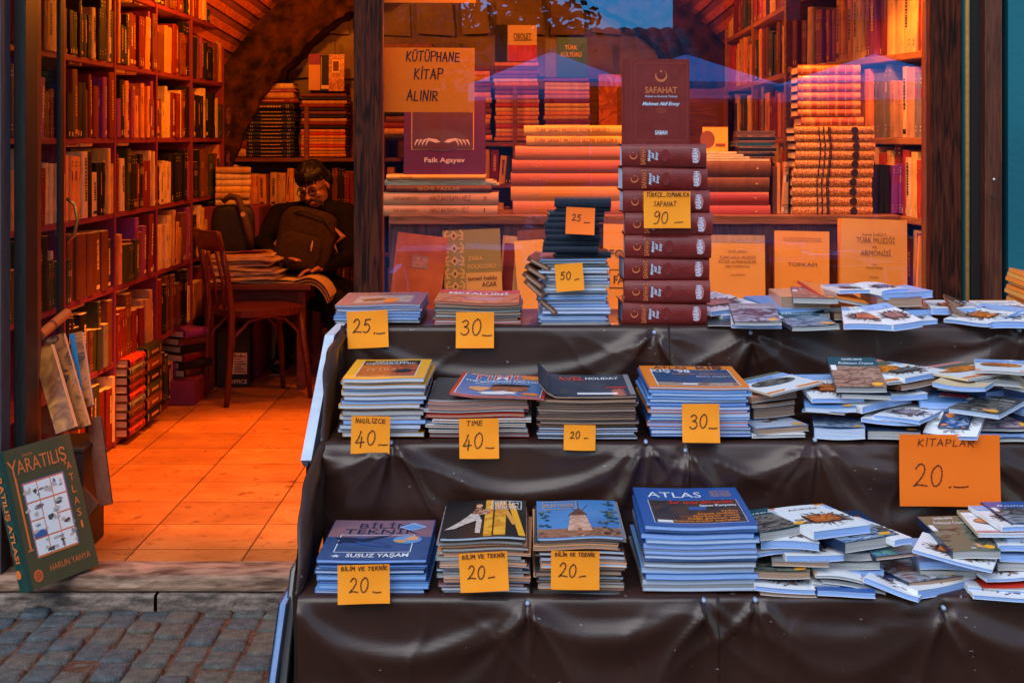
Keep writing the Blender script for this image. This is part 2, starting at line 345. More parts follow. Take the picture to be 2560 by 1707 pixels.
mb = MB(); mb.box(-6, GY + .02, 1.98, 1.36, GY + .06, 4.6, facade); mb.box(-6, GY + .02, -.02, -1.75, GY + .3, 1.977, facade); part(mb, 'wall', shop)  # upper wall, out of view, reaches low to keep daylight out of the shop
mb = MB(); mb.box(-2.25, GY + .062, 3.402, 1.74, 8.75, 3.5, facade); part(mb, 'roof', shop)
# lunette stones at the back, a little relief for each block
mb = MB(); rnd = random.Random(8)
mb.box(-2.08, 8.36, 1.2, 1.58, 8.6, 3.3, rubble)
for row in range(7):
    xx = -2.0 + rnd.uniform(-.1, 0); z = 1.2 + row * .26
    while xx < 1.5:
        ww = rnd.uniform(.18, .42)
        pts = [(xx + .012 + rnd.uniform(0, .02), z + .01 + rnd.uniform(0, .03)), (xx + ww - .015, z + .01 + rnd.uniform(0, .03)), (xx + ww - .01 - rnd.uniform(0, .03), z + .235 + rnd.uniform(-.03, .02)), (xx + .02, z + .235 + rnd.uniform(-.03, .02))]
        mb.prism(pts, 8.30 + rnd.uniform(0, .03), 8.37, rubble, 'y'); xx += ww
part(mb, 'stone_wall', shop, bevel=.01)
mb = MB(); rnd = random.Random(9); A0, A1 = R(-12), R(192)   # rubble arch rib
na, nr = 200, 14
def rough(a, r): return .022 * noise.noise(Vector((a * 7, r * 9, 2))) + .016 * noise.noise(Vector((a * 19, r * 26, 5))) + .012 * noise.noise(Vector((a * 41, r * 50, 8)))
def rib(u, v):
    a = A0 + (A1 - A0) * u; r = 1.47 + .28 * v; b = rough(a, r)
    return Vector((VC + (r + b * (1 - v)) * math.cos(a), 8.02 + b * 1.4, VZ + (r + b * (1 - v)) * math.sin(a)))
mb.grid(rib, na, nr, arch_m)
def ribin(u, v):
    a = A0 + (A1 - A0) * u; b = rough(a, 1.47)
    return Vector((VC + (1.47 + b) * math.cos(a), 8.02 + b * 1.4 + .33 * v, VZ + (1.47 + b) * math.sin(a)))
mb.grid(ribin, na, 3, arch_m, True); part(mb, 'arch', shop, smooth=True)
mb = MB(); nc = 150                                       # brick barrel: courses run into the shop
for i in range(nc):
    a0, a1 = A0 + (A1 - A0) * i / nc, A0 + (A1 - A0) * (i + 1) / nc; r = 1.752 if i % 2 else 1.740; m = vault_b if i % 2 else vault_a
    mb.grid(lambda u, v: Vector((VC + (r + .33 * min(1, (1 - v) * 3.1)) * math.cos(a0 + (a1 - a0) * u), GY + .3 + 3.75 * v, VZ + (r + .33 * min(1, (1 - v) * 3.1)) * math.sin(a0 + (a1 - a0) * u))), 2, 24, m)
part(mb, 'vault', shop)
# ---------------------------------------------------------------- shop window and door
dark = wood('dark_stained_wood', (.012, .003, .002), (.085, .016, .007), .7)
red = wood('red_brown_wood', (.10, .022, .010), (.20, .05, .02), .4)
slate = mat('slate_blue_painted_wood', (.035, .045, .06), .5, .4, (.06, .07, .09), 12, (6, 6, 1))
glass = bpy.data.materials.new('shop_glass'); glass.use_nodes = True; n = glass.node_tree.nodes; l = glass.node_tree.links; n.remove(n['Principled BSDF'])
g = n.new('ShaderNodeBsdfGlossy'); g.inputs['Roughness'].default_value = .0; g.inputs['Color'].default_value = (.04, .34, 1, 1)
t = n.new('ShaderNodeBsdfTransparent'); t.inputs['Color'].default_value = (.97, .97, .97, 1); mxs = n.new('ShaderNodeMixShader'); mxs.inputs[0].default_value = .15
l.new(t.outputs[0], mxs.inputs[1]); l.new(g.outputs[0], mxs.inputs[2]); l.new(mxs.outputs[0], n['Material Output'].inputs[0])
win = thing('shop_window', 'large shop window in dark wood frame with reflections of sky and parasols', 'window', (.3, GY, 0))
def post(px0, px1, y0, y1, m, z0=FL, z1=1.975): mb = MB(); mb.box(xat(px0, y0), y0, z0, xat(px1, y0), y1, z1, m); return mb
o = part(post(884, 951, GY - .03, GY + .06, dark), 'frame_post', win, bevel=.004)
o = part(post(2326, 2404, GY - .03, GY + .06, dark), 'frame_post', win, bevel=.004)
mb = post(2314, 2325, GY + .004, GY + .05, red); part(mb, 'inner_moulding', win, bevel=.002)
mb = post(952, 957, GY + .004, GY + .03, red); part(mb, 'inner_moulding', win, bevel=.001)
mb = MB(); mb.box(xat(952, GY), GY - .02, .62, xat(2325, GY), GY + .05, .70, dark); part(mb, 'frame_rail', win, bevel=.004)
mb = MB(); mb.box(xat(952, GY), GY - .02, 1.93, xat(2325, GY), GY + .05, 1.975, dark); part(mb, 'frame_rail', win, bevel=.004)
mb = MB(); mb.box(xat(957.5, GY), GY + .02, .701, xat(2313.5, GY), GY + .026, 1.929, glass); part(mb, 'glass_pane', win)
panel = wood('brown_panel_board', (.06, .014, .007), (.16, .045, .02), .5)
mb = MB(); mb.box(xat(952, GY), GY - .01, FL, xat(2404, GY), GY + .02, .618, panel); part(mb, 'panel', win)
# strips right of the window, then the neighbour's wall
pipe = thing('drain_pipe', 'slim teal pipe with modelled ochre highlight standing beside dark window frame', 'pipe', (xat(2412, 4.2), 4.2, 0))
mb = MB(); xx = xat(2414, 4.2); mb.tube([(xx, 4.205, 0), (xx, 4.205, 4.5)], .017, mat('teal_pipe_paint', (.02, .14, .15), .35, .5), 14); part(mb, 'pipe', pipe, smooth=True)
mb = MB(); mb.tube([(xx + .002, 4.192, 0), (xx + .002, 4.192, 4.5)], .0075, mat('ochre_pipe_highlight', (.55, .24, .06), .6, .3, (.65, .32, .09), 60), 10); part(mb, 'cord_or_highlight', pipe, smooth=True)  # ochre rod models the orange highlight running down the pipe
jamb = thing('door_jamb', 'dark brown wooden jamb board against the teal wall', 'door frame', (xat(2470, 4.2), 4.2, 0))
part(post(2428, 2461, GY - .01, GY + .06, mat('black_gap_shade', (.008, .006, .006), .6), 0, 4.5), 'gap_shade', jamb)  # black strip stands in for the shade in the open gap
part(post(2462, 2506, GY - .05, GY + .06, wood('brown_jamb_wood', (.05, .012, .007), (.12, .03, .014), .35), 0, 4.5), 'board', jamb, bevel=.004)
mb = MB(); mb.tube([at(2485, 448, GY - .058), at(2485, 448, GY - .048)], .0035, mat('pale_screw', (.6, .6, .65), .3, .5), 8)
mb.tube([at(2481, 492, GY - .054), at(2481, 492, GY - .049)], .0055, INK, 10); part(mb, 'screw', jamb)
teal = mat('teal_wall_paint', (.004, .10, .145), .6, .3, (.006, .125, .175), 2.5, (1, 1, 1), bump=.15, bscale=50)
mb = MB(); mb.box(1.433, GY - .04, -.02, 7, GY + .4, 4.6, teal); tag(mb.build('wall'), 'smooth teal painted wall of the neighbouring house beside dark door frame', 'wall')
# glazed door leaf, swung in at the left
door = thing('glass_door', 'narrow glazed shop door leaf swung inward beside tall shelves', 'door', (-1.536, GY, FL))
black = mat('black_door_stile', (.010, .009, .010), .45, .4, (.02, .018, .018), 20, (8, 8, 1))
mb = MB(); mb.box(-1.70, GY - .03, FL, xat(12, GY), GY + .05, 1.975, slate); part(mb, 'frame_post', door, bevel=.004)
mb = MB(); mb.box(-1.556, GY + .052, FL + .01, -1.52, GY + .16, 1.96, black); part(mb, 'stile', door, bevel=.003)
mb = MB(); mb.box(-1.553, GY + .161, FL + .01, -1.523, GY + .20, 1.96, red); part(mb, 'moulding', door, bevel=.002)
mb = MB(); mb.box(-1.542, GY + .395, FL + .01, -1.528, GY + .435, 1.96, black); stile2 = part(mb, 'stile', door, bevel=.003)
mb = MB(); mb.box(-1.554, GY + .161, FL + .01, -1.522, GY + .384, FL + .22, black); part(mb, 'bottom_rail', door, bevel=.003)
mb = MB(); mb.box(-1.542, GY + .201, FL + .221, -1.534, GY + .384, 1.96, glass); part(mb, 'glass_pane', door)
mb = MB(); mb.tube([(-1.515, GY + .42, 1.05), (-1.49, GY + .42, 1.07), (-1.48, GY + .42, 1.12), (-1.49, GY + .42, 1.17), (-1.515, GY + .42, 1.19)], .006, mat('worn_brass', (.5, .25, .06), .35, .5, metal=.9), 8); h_ = mb.build('handle', None, smooth=True); h_.parent = stile2
# display step behind the glass: lower ledge, dark panel, upper ledge
shelfw = wood('display_shelf_wood', (.16, .05, .018), (.30, .11, .04), .5, 'x')
disp = thing('display_shelf', 'stepped brown wooden display shelf behind the shop window glass', 'shelf', (.3, 4.6, 0))
LZ, UZ, UY = .845, 1.142, 4.50                         # lower ledge, upper ledge, riser
mb = MB(); mb.box(-.44, GY + .06, LZ - .03, 1.2, UY + .0, LZ, shelfw); part(mb, 'ledge', disp)
mb = MB(); mb.box(-.44, UY + .002, .09, 1.2, UY + .02, UZ - .032, panel); part(mb, 'back_panel', disp)
mb = MB(); mb.box(-.44, UY - .012, UZ - .03, 1.2, UY + .36, UZ, shelfw); part(mb, 'ledge', disp, bevel=.003)
# ---------------------------------------------------------------- warm lamps hanging inside
shade_m = mat('dark_enamel_shade', (.03, .02, .015), .4); bulb_m = mat('glowing_bulb', (1, .5, .1), .4, emit=((1, .33, .05), 6))
def pendant(x, y, z, power, label, cone=None, k=1.0):
    root = thing('pendant_lamp', label, 'lamp', (x, y, z), 'warm pendant lamps in the shop')
    mb = MB(); mb.tube([(0, 0, .14), (0, 0, 2.50 - z)], .004, INK, 6); mb.build('cord_or_highlight', root)
    mb = MB(); prof = [(.02 * k, .14), (.03 * k, .12), (.11 * k, .03)]
    for (r0, z0), (r1, z1) in zip(prof, prof[1:]):
        for i in range(20):
            a, b = 2 * math.pi * i / 20, 2 * math.pi * (i + 1) / 20
            mb.add([(r0 * math.cos(a), r0 * math.sin(a), z0), (r0 * math.cos(b), r0 * math.sin(b), z0), (r1 * math.cos(b), r1 * math.sin(b), z1), (r1 * math.cos(a), r1 * math.sin(a), z1)], [(0, 1, 2, 3)], shade_m)
    mb.build('lamp_shade', root)
    mb = MB(); mb.tube([(0, 0, .04), (0, 0, .05), (0, 0, .09)], [.012 * k, .022 * k, .012 * k], bulb_m, 12); mb.build('bulb', root)
    ld = bpy.data.lights.new('bulb_light', 'SPOT' if cone else 'POINT'); ld.energy = power; ld.color = LAMP; ld.shadow_soft_size = .05
    if cone: ld.spot_size = R(cone); ld.spot_blend = .45
    lo = bpy.data.objects.new('bulb_light', ld); C.objects.link(lo); lo.parent = root; lo.location = (0, 0, .0)
pendant(1.0, 4.285, 2.06, LAMP_W['display'] * .36, 'small dark lamp over the gilt tower end of the window display', 128, .4)
pendant(.50, 4.285, 2.06, LAMP_W['display'] * .34, 'small dark lamp over the middle of the window display', 128, .4)
pendant(-.08, 4.285, 2.06, LAMP_W['display'] * .34, 'small dark lamp over the purple book end of the window display', 128, .4)
pendant(-.95, 5.62, 2.45, LAMP_W['door'], 'dark enamel lamp over the floor inside the door', 56)
pendant(.35, 6.6, 2.36, LAMP_W['rear'] * 1.5, 'dark enamel lamp in the depth of the shop behind the window')
pendant(-1.1, 6.6, 2.36, LAMP_W['rear'] * 2.3, 'dark enamel lamp above the reading table')
# ---------------------------------------------------------------- across the street (seen only mirrored in the glass)
tl = mat('roof_tile_clay', (.34, .17, .12), .8, .2, (.48, .30, .23), 4); wl = mat('far_house_render', (.20, .16, .14), .9, .2, (.28, .23, .20), 3)
for k_, (hx0, hx1, hz) in enumerate(((3.4, 12, 6.5), (-9, -1.5, 7.5))):
    hs = thing('town_house', f'dark stone town house {["right", "left"][k_]} of the low tiled house across the street', 'house', (hx0, -17, 0), 'town houses across the street')
    mb = MB(); mb.box(hx0, -24, 0, hx1, -15.6 - .5 * k_, hz, mat('dark_town_house_stone', (.05, .035, .03), .9, .2, (.09, .07, .06), 2)); part(mb, 'wall', hs)
    for wx in range(5):
        for wz in (1.2, 3.4): mb = MB(); mb.box(hx0 + .6 + wx * 1.5, -15.6 - .5 * k_ - .02, wz, hx0 + 1.3 + wx * 1.5, -15.57 - .5 * k_, wz + 1.3, mat('dull_window_pane', (.03, .04, .05), .2, .5)); part(mb, 'window', hs)
house = thing('low_house', 'low house with pan tiled roof across the street', 'house', (4, -16, 0))
mb = MB(); mb.box(-6, -22, 0, 12, -16.3, 2.2, wl); part(mb, 'wall', house)
mb = MB()
mb.grid(lambda u, v: Vector((-6.5 + 19 * u, -15.8 - 5 * v, 2.15 + 1.5 * v + .05 * abs(math.sin(u * 19 * math.pi / .3)) - .04 * ((v * 24) % 1))), 380, 72, tl); part(mb, 'roof', house)
par = mat('off_white_parasol_cloth', (.72, .74, .78), .8, .2); pm = mat('grey_pole', (.2, .2, .22), .5)
for i, (px, py, z, r, lb) in enumerate(((.3, -8.0, 2.02, 1.0, 'nearest'), (2.0, -9.0, 2.05, 1.15, 'second'), (4.2, -8.4, 2.02, 1.2, 'third'), (5.8, -10, 2.1, 1.3, 'farthest'))):
    root = thing('parasol', f'off-white street parasol, {lb} across the street', 'parasol', (px, py, 0), 'parasols across the street')
    mb = MB(); ns = 8
    for k in range(ns):
        a, b = 2 * math.pi * (k + .2) / ns, 2 * math.pi * (k + 1.2) / ns
        A, B = Vector((r * math.cos(a), r * math.sin(a), z)), Vector((r * math.cos(b), r * math.sin(b), z))
        mb.add([(0, 0, z + .38), A, B], [(0, 1, 2)], par); mb.add([A, B, B - Vector((0, 0, .2)), A - Vector((0, 0, .2))], [(0, 1, 2, 3)], par)
    mb.build('canopy', root); mb = MB(); mb.tube([(0, 0, 0), (0, 0, z + .42)], .025, pm, 8); mb.build('pole', root)
bark = mat('tree_bark', (.06, .04, .03), .9); leafm = mat('tree_leaf', (.035, .06, .025), .7, .3, (.07, .10, .04), 2)
for k, (tx, ty, th, lb) in enumerate(((-2.4, -14, 5.0, 'left'), (.0, -20, 6.0, 'middle'))):
    root = thing('tree', f'leafy street tree, the {lb} one across the street', 'tree', (tx, ty, 0), 'street trees'); rnd = random.Random(k)
    mb = MB(); mb.tube([(0, 0, 0), (.05, 0, 1.2), (0, .05, th * .5)], [.13, .10, .05], bark, 8)
    for a in range(5): mb.tube([(0, 0, th * .35), (math.cos(a * 1.3) * .8, math.sin(a * 1.3) * .8, th * .65)], [.05, .015], bark, 6)
    mb.build('trunk', root); mb = MB()
    cl = [Vector((rnd.gauss(0, .75), rnd.gauss(0, .75), th * .62 + rnd.gauss(0, .7))) for _ in range(38)]
    for q in cl:
        for _ in range(36):
            p_ = q + Vector((rnd.gauss(0, .26), rnd.gauss(0, .26), rnd.gauss(0, .2))); d = Vector((rnd.uniform(-1, 1), rnd.uniform(-1, 1), rnd.uniform(-1, 1))).normalized(); e = d.orthogonal().normalized()
            mb.add([p_ - d * .12, p_ + e * .07, p_ + d * .12, p_ - e * .07], [(0, 1, 2, 3)], leafm)
    mb.build('crown', root)
# ---------------------------------------------------------------- the tiered stall under brown oilcloth
SX0, SX1 = -.43, 1.32
TIER = [(3.30, .947), (2.97, .745), (2.64, .526)]       # front edge of the top, middle, bottom shelf
tarp = mat('brown_oilcloth', (.027, .0098, .0066), .33, .5, (.040, .0158, .0108), 5, bump=.05, bscale=300)
n_ = tarp.node_tree.nodes; l_ = tarp.node_tree.links; p_b = n_['Principled BSDF']; tc_ = n_.new('ShaderNodeTexCoord')   # pale scuffs and dust
mp_ = n_.new('ShaderNodeMapping'); mp_.inputs['Scale'].default_value = (1, 1, 2.2); nz_ = n_.new('ShaderNodeTexNoise'); nz_.inputs['Scale'].default_value = 55; nz_.inputs['Detail'].default_value = 2
cr_ = n_.new('ShaderNodeValToRGB'); cr_.color_ramp.elements[0].position = .735; cr_.color_ramp.elements[0].color = (0, 0, 0, 1); cr_.color_ramp.elements[1].position = .78; cr_.color_ramp.elements[1].color = (1, 1, 1, 1)
mx_ = n_.new('ShaderNodeMixRGB'); mx_.inputs[2].default_value = (.22, .20, .20, 1); src_ = p_b.inputs['Base Color'].links[0].from_socket
l_.new(tc_.outputs['Object'], mp_.inputs[0]); l_.new(mp_.outputs[0], nz_.inputs['Vector']); l_.new(nz_.outputs['Fac'], cr_.inputs[0]); l_.new(cr_.outputs[0], mx_.inputs[0]); l_.new(src_, mx_.inputs[1]); l_.new(mx_.outputs[0], p_b.inputs['Base Color'])
stall = thing('book_stall', 'three tiered market stall draped in dark brown oilcloth before the shop', 'stall', (.4, 3.0, 0))
TACK = [[(1636, 831), (1877, 832), (2549, 826)], [(977, 1107), (1615, 1105), (1714, 1126), (2038, 1100), (2435, 1112)], [(1319, 1508), (1760, 1501), (1889, 1500), (2360, 1520)]]
SEAM = [1670, 1720, 1795]
for k, (yf, z) in enumerate(TIER):
    yb = 3.62 if k == 0 else TIER[k - 1][0] + .005
    zb = 0.0 if k == 2 else TIER[k + 1][1] - .03
    tk = [(xat(a, yf), z - zat(b, yf)) for a, b in TACK[k]]; sx = xat(SEAM[k], yf); rr = .014
    prof = [(yb - (yb - yf - rr) * i / 6, z, None) for i in range(7)]
    prof += [(yf + rr - rr * math.sin(a), z - rr + rr * math.cos(a), rr * a / 1.57) for a in (.4, .8, 1.2, 1.57)]
    L = z - rr - zb; nv = 56 if k == 2 else 30
    prof += [(yf, z - rr - L * i / nv, rr + L * i / nv) for i in range(1, nv + 1)]
    nx = 420; xs = [SX0 + (SX1 - SX0) * i / nx for i in range(nx + 1)]
    j = min(range(len(xs)), key=lambda q: abs(xs[q] - sx)); xs[j] = sx; xs.insert(j + 1, sx + .0012)
    vs = []; fs = []
    rf = random.Random(40 + k); rays = []                 # sharp folds fanning out below each tack, and swags hanging between them
    for a, b in tk:
        n_r = rf.choice((4, 5, 6)); base = rf.uniform(-.25, .25)
        for i in range(n_r): rays.append((a, b, base + R(-68 + 136 * (i + rf.uniform(-.25, .25)) / (n_r - 1)), rf.uniform(.10, .34), rf.uniform(.009, .019), rf.uniform(.06, .13)))
    ends = [(SX0 - .02, .0)] + sorted(tk) + [(SX1 + .05, .02)]; swags = []
    for (a1, b1), (a2, b2) in zip(ends, ends[1:]):
        wd = a2 - a1
        if wd < .12: continue
        for q_ in range(3): swags.append((a1, b1, a2, b2, (.10, .21, .33)[q_] * min(1, wd / .5) * rf.uniform(.8, 1.25), rf.uniform(.009, .018) * (1, .8, .6)[q_], rf.uniform(.016, .030) * (1 + .5 * q_), rf.uniform(-.35, .35)))
    def drape(x, s):
        e = min(1, s / .05); o = .010 * e * noise.noise(Vector((x * 1.7 + k * 9, s * 2.2 + x, 3 + k))) + .0022 * e * noise.noise(Vector((x * 8 + s * 5, s * 6 - x * 3, 20 + k)))
        for a, b in tk:
            r = math.hypot(x - a, s - b); o -= .010 * math.exp(-(r / .022) ** 2)
        for a, b, th, ln, am, sp in rays:
            dx, ds = x - a, s - b
            if ds < -.01 or abs(dx) > .45: continue
            u = dx * math.sin(th) + ds * math.cos(th); v = dx * math.cos(th) - ds * math.sin(th) + .02 * noise.noise(Vector((u * 9, th * 7, k)))
            if u <= 0: continue
            wd = .005 + sp * u; o += am * math.exp(-abs(v) / wd * 1.1) * min(1, u / .02) * max(0, 1 - u / ln) ** 1.2
        for a1, b1, a2, b2, dp, am, wd, sk in swags:
            t = (x - a1) / (a2 - a1)
            if not 0 < t < 1: continue
            t2 = t + sk * t * (1 - t); c = b1 + (b2 - b1) * t + dp * 4 * t2 * (1 - t2) + .012 * noise.noise(Vector((x * 6, dp * 30, k)))
            d_ = (s - c) / wd; o += am * (math.exp(-d_ * d_) if d_ < 0 else math.exp(-(d_ * .55) ** 2)) * math.sin(math.pi * t) ** .5
        cz = 1 - abs(noise.noise(Vector((x * 5 + 3 * k, s * 7 - x * 2, 70 + k)))) * 2; o += .0030 * e * max(0, cz) ** 10
        return o
    for x in xs:
        sm = .004 if x <= sx else 0
        for (y, zz, s) in prof:
            if s is None: vs.append((x, y, zz + .0015 * noise.noise(Vector((x * 9, y * 9, k))) + sm * .4))
            else: vs.append((x, y - max(-.012, drape(x, s)) * (.3 if s < .02 else 1) - sm, zz))
    q = len(prof)
    for i in range(len(xs) - 1):
        for t in range(q - 1): fs.append((i * q + t, i * q + t + 1, (i + 1) * q + t + 1, (i + 1) * q + t))
    mb = MB(); mb.add(vs, fs, tarp); cl_ = part(mb, 'oilcloth', stall, smooth=True)
    for a, b in TACK[k]:
        mb = MB(); P = at(a, b, yf - .006); rad = .0042 * (1 if k else 1.1)
        mb.tube([P + Vector((0, .012, 0)), P, P + Vector((0, -.003, 0)), P + Vector((0, -.0036, 0))], [rad, rad, rad * .8, rad * .3], mat('blue_grey_tack', (.32, .42, .62), .35, .5), 12)
        o = mb.build('thumbtack', cl_, smooth=True)
# side gussets: cloth stretched from each shelf corner down to the next
for k in range(2):
    (y0, z0), (y1, z1) = TIER[k], TIER[k + 1]
    def gus(u, v):                                       # u along the hem, v from hem to the inner corner
        hem = Vector((0, y0 + (y1 - y0) * u, z0 + (z1 - z0) * u + .03 * math.sin(u * math.pi) ** 2))
        inn = Vector((0, y0 + .01, z1 + (z0 - z1) * .02)).lerp(Vector((0, y0 + .01, z0)), (1 - u) * .9).lerp(Vector((0, y1, z1)), max(0, u - .8) * 3)
        p_ = hem.lerp(inn, v)
        p_.x = SX0 + .004 - (.017 * math.sin(min(u * 1.15, 1) * math.pi)) * (1 - v) ** 2 + .006 * noise.noise(Vector((u * 5, v * 4, k * 7))) - .010 * math.exp(-(v / .05) ** 2) + .010 * math.sin(v * 9) * math.sin(u * 3.1) * (1 - v)
        return p_
    mb = MB(); mb.grid(gus, 30, 24, tarp); o = part(mb, 'oilcloth', stall, smooth=True)
    so_ = o.modifiers.new('thickness', 'SOLIDIFY'); so_.thickness = .004; so_.offset = 0
def flap(u, v): return Vector((SX0 - .012 - .02 * u * (1 - v) + .004 * math.sin(v * 7), 2.645 + .34 * u, (.53 + .19 * u) * (1 - v)))
mb = MB(); mb.grid(flap, 14, 14, tarp); part(mb, 'oilcloth', stall, smooth=True)
# raw white side board and dark legs
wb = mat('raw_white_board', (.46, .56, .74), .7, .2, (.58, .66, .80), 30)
mb = MB(); mb.prism([(3.30, .925), (3.62, .925), (3.62, .69), (2.985, .69), (2.945, .712)], -.474, -.452, wb, 'x'); part(mb, 'side_board', stall, bevel=.002)
dk = mat('black_stall_leg', (.012, .010, .010), .6)
mb = MB(); mb.box(-.470, 2.99, 0, -.448, 3.03, .688, dk); part(mb, 'leg', stall)
mb = MB(); mb.box(-.470, 3.56, 0, -.448, 3.60, .688, dk); part(mb, 'leg', stall)
for yy in (2.70, 3.56):
    mb = MB(); mb.box(1.26, yy, 0, 1.30, yy + .04, .50 if yy < 3 else .93, dk); part(mb, 'leg', stall)
# ---------------------------------------------------------------- magazine stacks on the stall
NAVY, BLUE, SKY = (.012, .028, .075), (.025, .10, .36), (.14, .33, .66)
def flat(name, c, rough=.35): return mat('print_' + name, c, rough, .5, coat=.1)
K = dict(black=flat('black', (.008, .008, .010)), white=flat('white', (.80, .82, .86)), red=flat('red', (.62, .035, .02)), orange=flat('orange', (.88, .24, .02)), yellow=flat('yellow', (.92, .42, .02)),
         blue=flat('blue', BLUE), sky=flat('sky', SKY), navy=flat('navy', NAVY), cream=flat('cream', (.70, .55, .36)), brown=flat('brown', (.12, .045, .025)), mauve=flat('mauve', (.25, .11, .14)),
         grey=flat('grey', (.25, .25, .27)), dgrey=flat('dark_grey', (.05, .052, .058)), teal=flat('teal', (.012, .07, .10)), olive=flat('olive', (.14, .15, .10)), purple=flat('purple', (.16, .05, .22)),
         gold=flat('gold', (.75, .34, .06)), pink=flat('pink', (.62, .25, .25)), peach=flat('peach', (.80, .36, .17)), pale=flat('pale_blue', (.30, .46, .82)))
def cover_sheets(mb, w, d, t, top, spine, n=10, th=.0007, ov=.0012, bottom=None):
    mb.slab(-ov * .3, -ov, t - th, w + ov, d + ov, t, top, n)
    mb.slab(-ov * .3, -ov, 0, w + ov, d + ov, th, bottom or spine, n)
    mb.box(-.0008, -ov, 0, .0004, d + ov, t, spine)
def magazine(name, label, M, w, d, t, top, spine, pg, wave, design=None, group=None, cat='magazine', bottom=None, th=.0007):
    root = thing(name, label, cat, M, group)
    fn = lambda p: Vector((p.x, p.y, p.z + wave(p.x / w, p.y / d)))
    mb = MB(); mb.fn = fn; cover_sheets(mb, w, d, t, top, spine, 12, th, bottom=bottom)
    if design: design(mb, w, d, t)
    mb.build('cover', root)
    mb = MB(); mb.fn = fn; mb.slab(.0003, 0, th, w, d, t - th, pg, 12); mb.build('page_block', root)
    return root
def stack(px0, px1, yb, yt, Y, n, d, desc, pgs, covers, design=None, topmat='blue', topspine=None, jit=.004, lean=0.0, wamp=.002, thick_var=.35, seed=1, group='', kind='magazine', tilt=0, topwave=None, cov_th=.0007, name='magazine', top_dx=0, top_rot=0, top_w=None, topdesc=None, cat='magazine', pdesc=None):
    rnd = random.Random(seed); Y = Y + .012; z = zat(yb, Y); H = zat(yt, Y) - z; x0 = xat(px0, Y); W = xat(px1, Y) - x0
    ts = [1 + rnd.uniform(-thick_var, thick_var) for _ in range(n)]; sm = sum(ts); ts = [a * H / sm for a in ts]; ph = rnd.uniform(0, 6)
    for i, t in enumerate(ts):
        top = i == n - 1; k = i / max(1, n - 1); am = wamp * (.3 + .7 * k)
        wv = (lambda a, am, ph: (lambda u, v: am * math.sin(u * 5.2 + ph) * (1 - .4 * v) + am * .5 * math.sin(u * 2.2 + 1)))(0, am, ph + rnd.uniform(-.15, .15))
        if top and topwave: wv = topwave
        rot = R(top_rot if top else rnd.uniform(-1.2, 1.2)); w = (top_w if top and top_w else W * rnd.uniform(.975, 1.0))
        M = Matrix.Translation((x0 + lean * k + (top_dx if top else rnd.uniform(-jit, jit)), Y + (rnd.uniform(0, 2 * jit) if not top else 0), z)) @ Matrix.Rotation(rot, 4, 'Z') @ Matrix.Rotation(R(tilt), 4, 'X')
        pi = rnd.randrange(len(pgs)) if not isinstance(pgs, dict) else next(v for a, v in sorted(pgs.items(), reverse=True) if i >= a)
        pg = pgs[pi] if not isinstance(pgs, dict) else pi
        cv = K[rnd.choice(covers)]
        lab = (f'{ORD[0]} {kind} on {desc}' if top else f'{ORD[n - 1 - i]} {kind} from top of {desc}')
        if top and topdesc: lab = topdesc
        magazine(name, lab, M, w, d, t * .985, K[topmat] if top else cv, K[topspine or topmat] if top else cv, pg, wv, design if top else None, group, cat=cat, th=min(cov_th, t * .18))
        z += t
L_ = .0003
def q(mb, w, d, t, x0, y0, x1, y1, m, lift=1, n=8): mb.strip((x0 * w, y0 * d, t + L_ * lift), (x1 * w, y0 * d, t + L_ * lift), (x1 * w, y1 * d, t + L_ * lift), (x0 * w, y1 * d, t + L_ * lift), m, n)
def tx(mb, w, d, t, s, cx, y, h, m, width=None, lift=3, **k): mb.text(s, (cx * w, y * d, t + L_ * lift), X3, Y3, h * d, m, width * w if width else None, **k)
def frame_line(mb, w, d, t, x0, y0, x1, y1, m, lw=.008, lift=2):
    q(mb, w, d, t, x0, y0, x1, y0 + lw, m, lift); q(mb, w, d, t, x0, y1 - lw, x1, y1, m, lift); q(mb, w, d, t, x0, y0, x0 + lw, y1, m, lift, 1); q(mb, w, d, t, x1 - lw, y0, x1, y1, m, lift, 1)
# printed covers
def d_elephant(mb, w, d, t):
    q(mb, w, d, t, .18, .12, .88, .72, K['grey'], 1); q(mb, w, d, t, .2, .14, .86, .70, pic('print_desert', [(.45, .32, .26), (.5, .42, .4), (.35, .2, .12), (.6, .5, .45)], 30), 2)
    mb.disc((.62 * w, .3 * d, t + L_ * 3), X3, Y3, .10 * w, .18 * d, K['orange'], 18, .12, 2); mb.disc((.42 * w, .38 * d, t + L_ * 3), X3, Y3, .16 * w, .12 * d, K['brown'], 16, .25, 3)
    tx(mb, w, d, t, 'YOLCULUK', .5, .84, .09, K['orange'], .6, bold=True)
def d_metal(mb, w, d, t):
    q(mb, w, d, t, .0, .0, 1, .72, pic('print_furnace', [(.30, .045, .015), (.55, .11, .02), (.75, .30, .08), (.40, .06, .02)], 14, 2.5), 1)
    mb.disc((.6 * w, .3 * d, t + L_ * 2), X3, Y3, .2 * w, .12 * d, K['pink'], 18, .35, 5)
    tx(mb, w, d, t, 'METALURJİ', .5, .62, .15, K['white'], .74, bold=True); tx(mb, w, d, t, 'TMMOB ODASI DERGİSİ', .52, .84, .05, K['white'], .4)
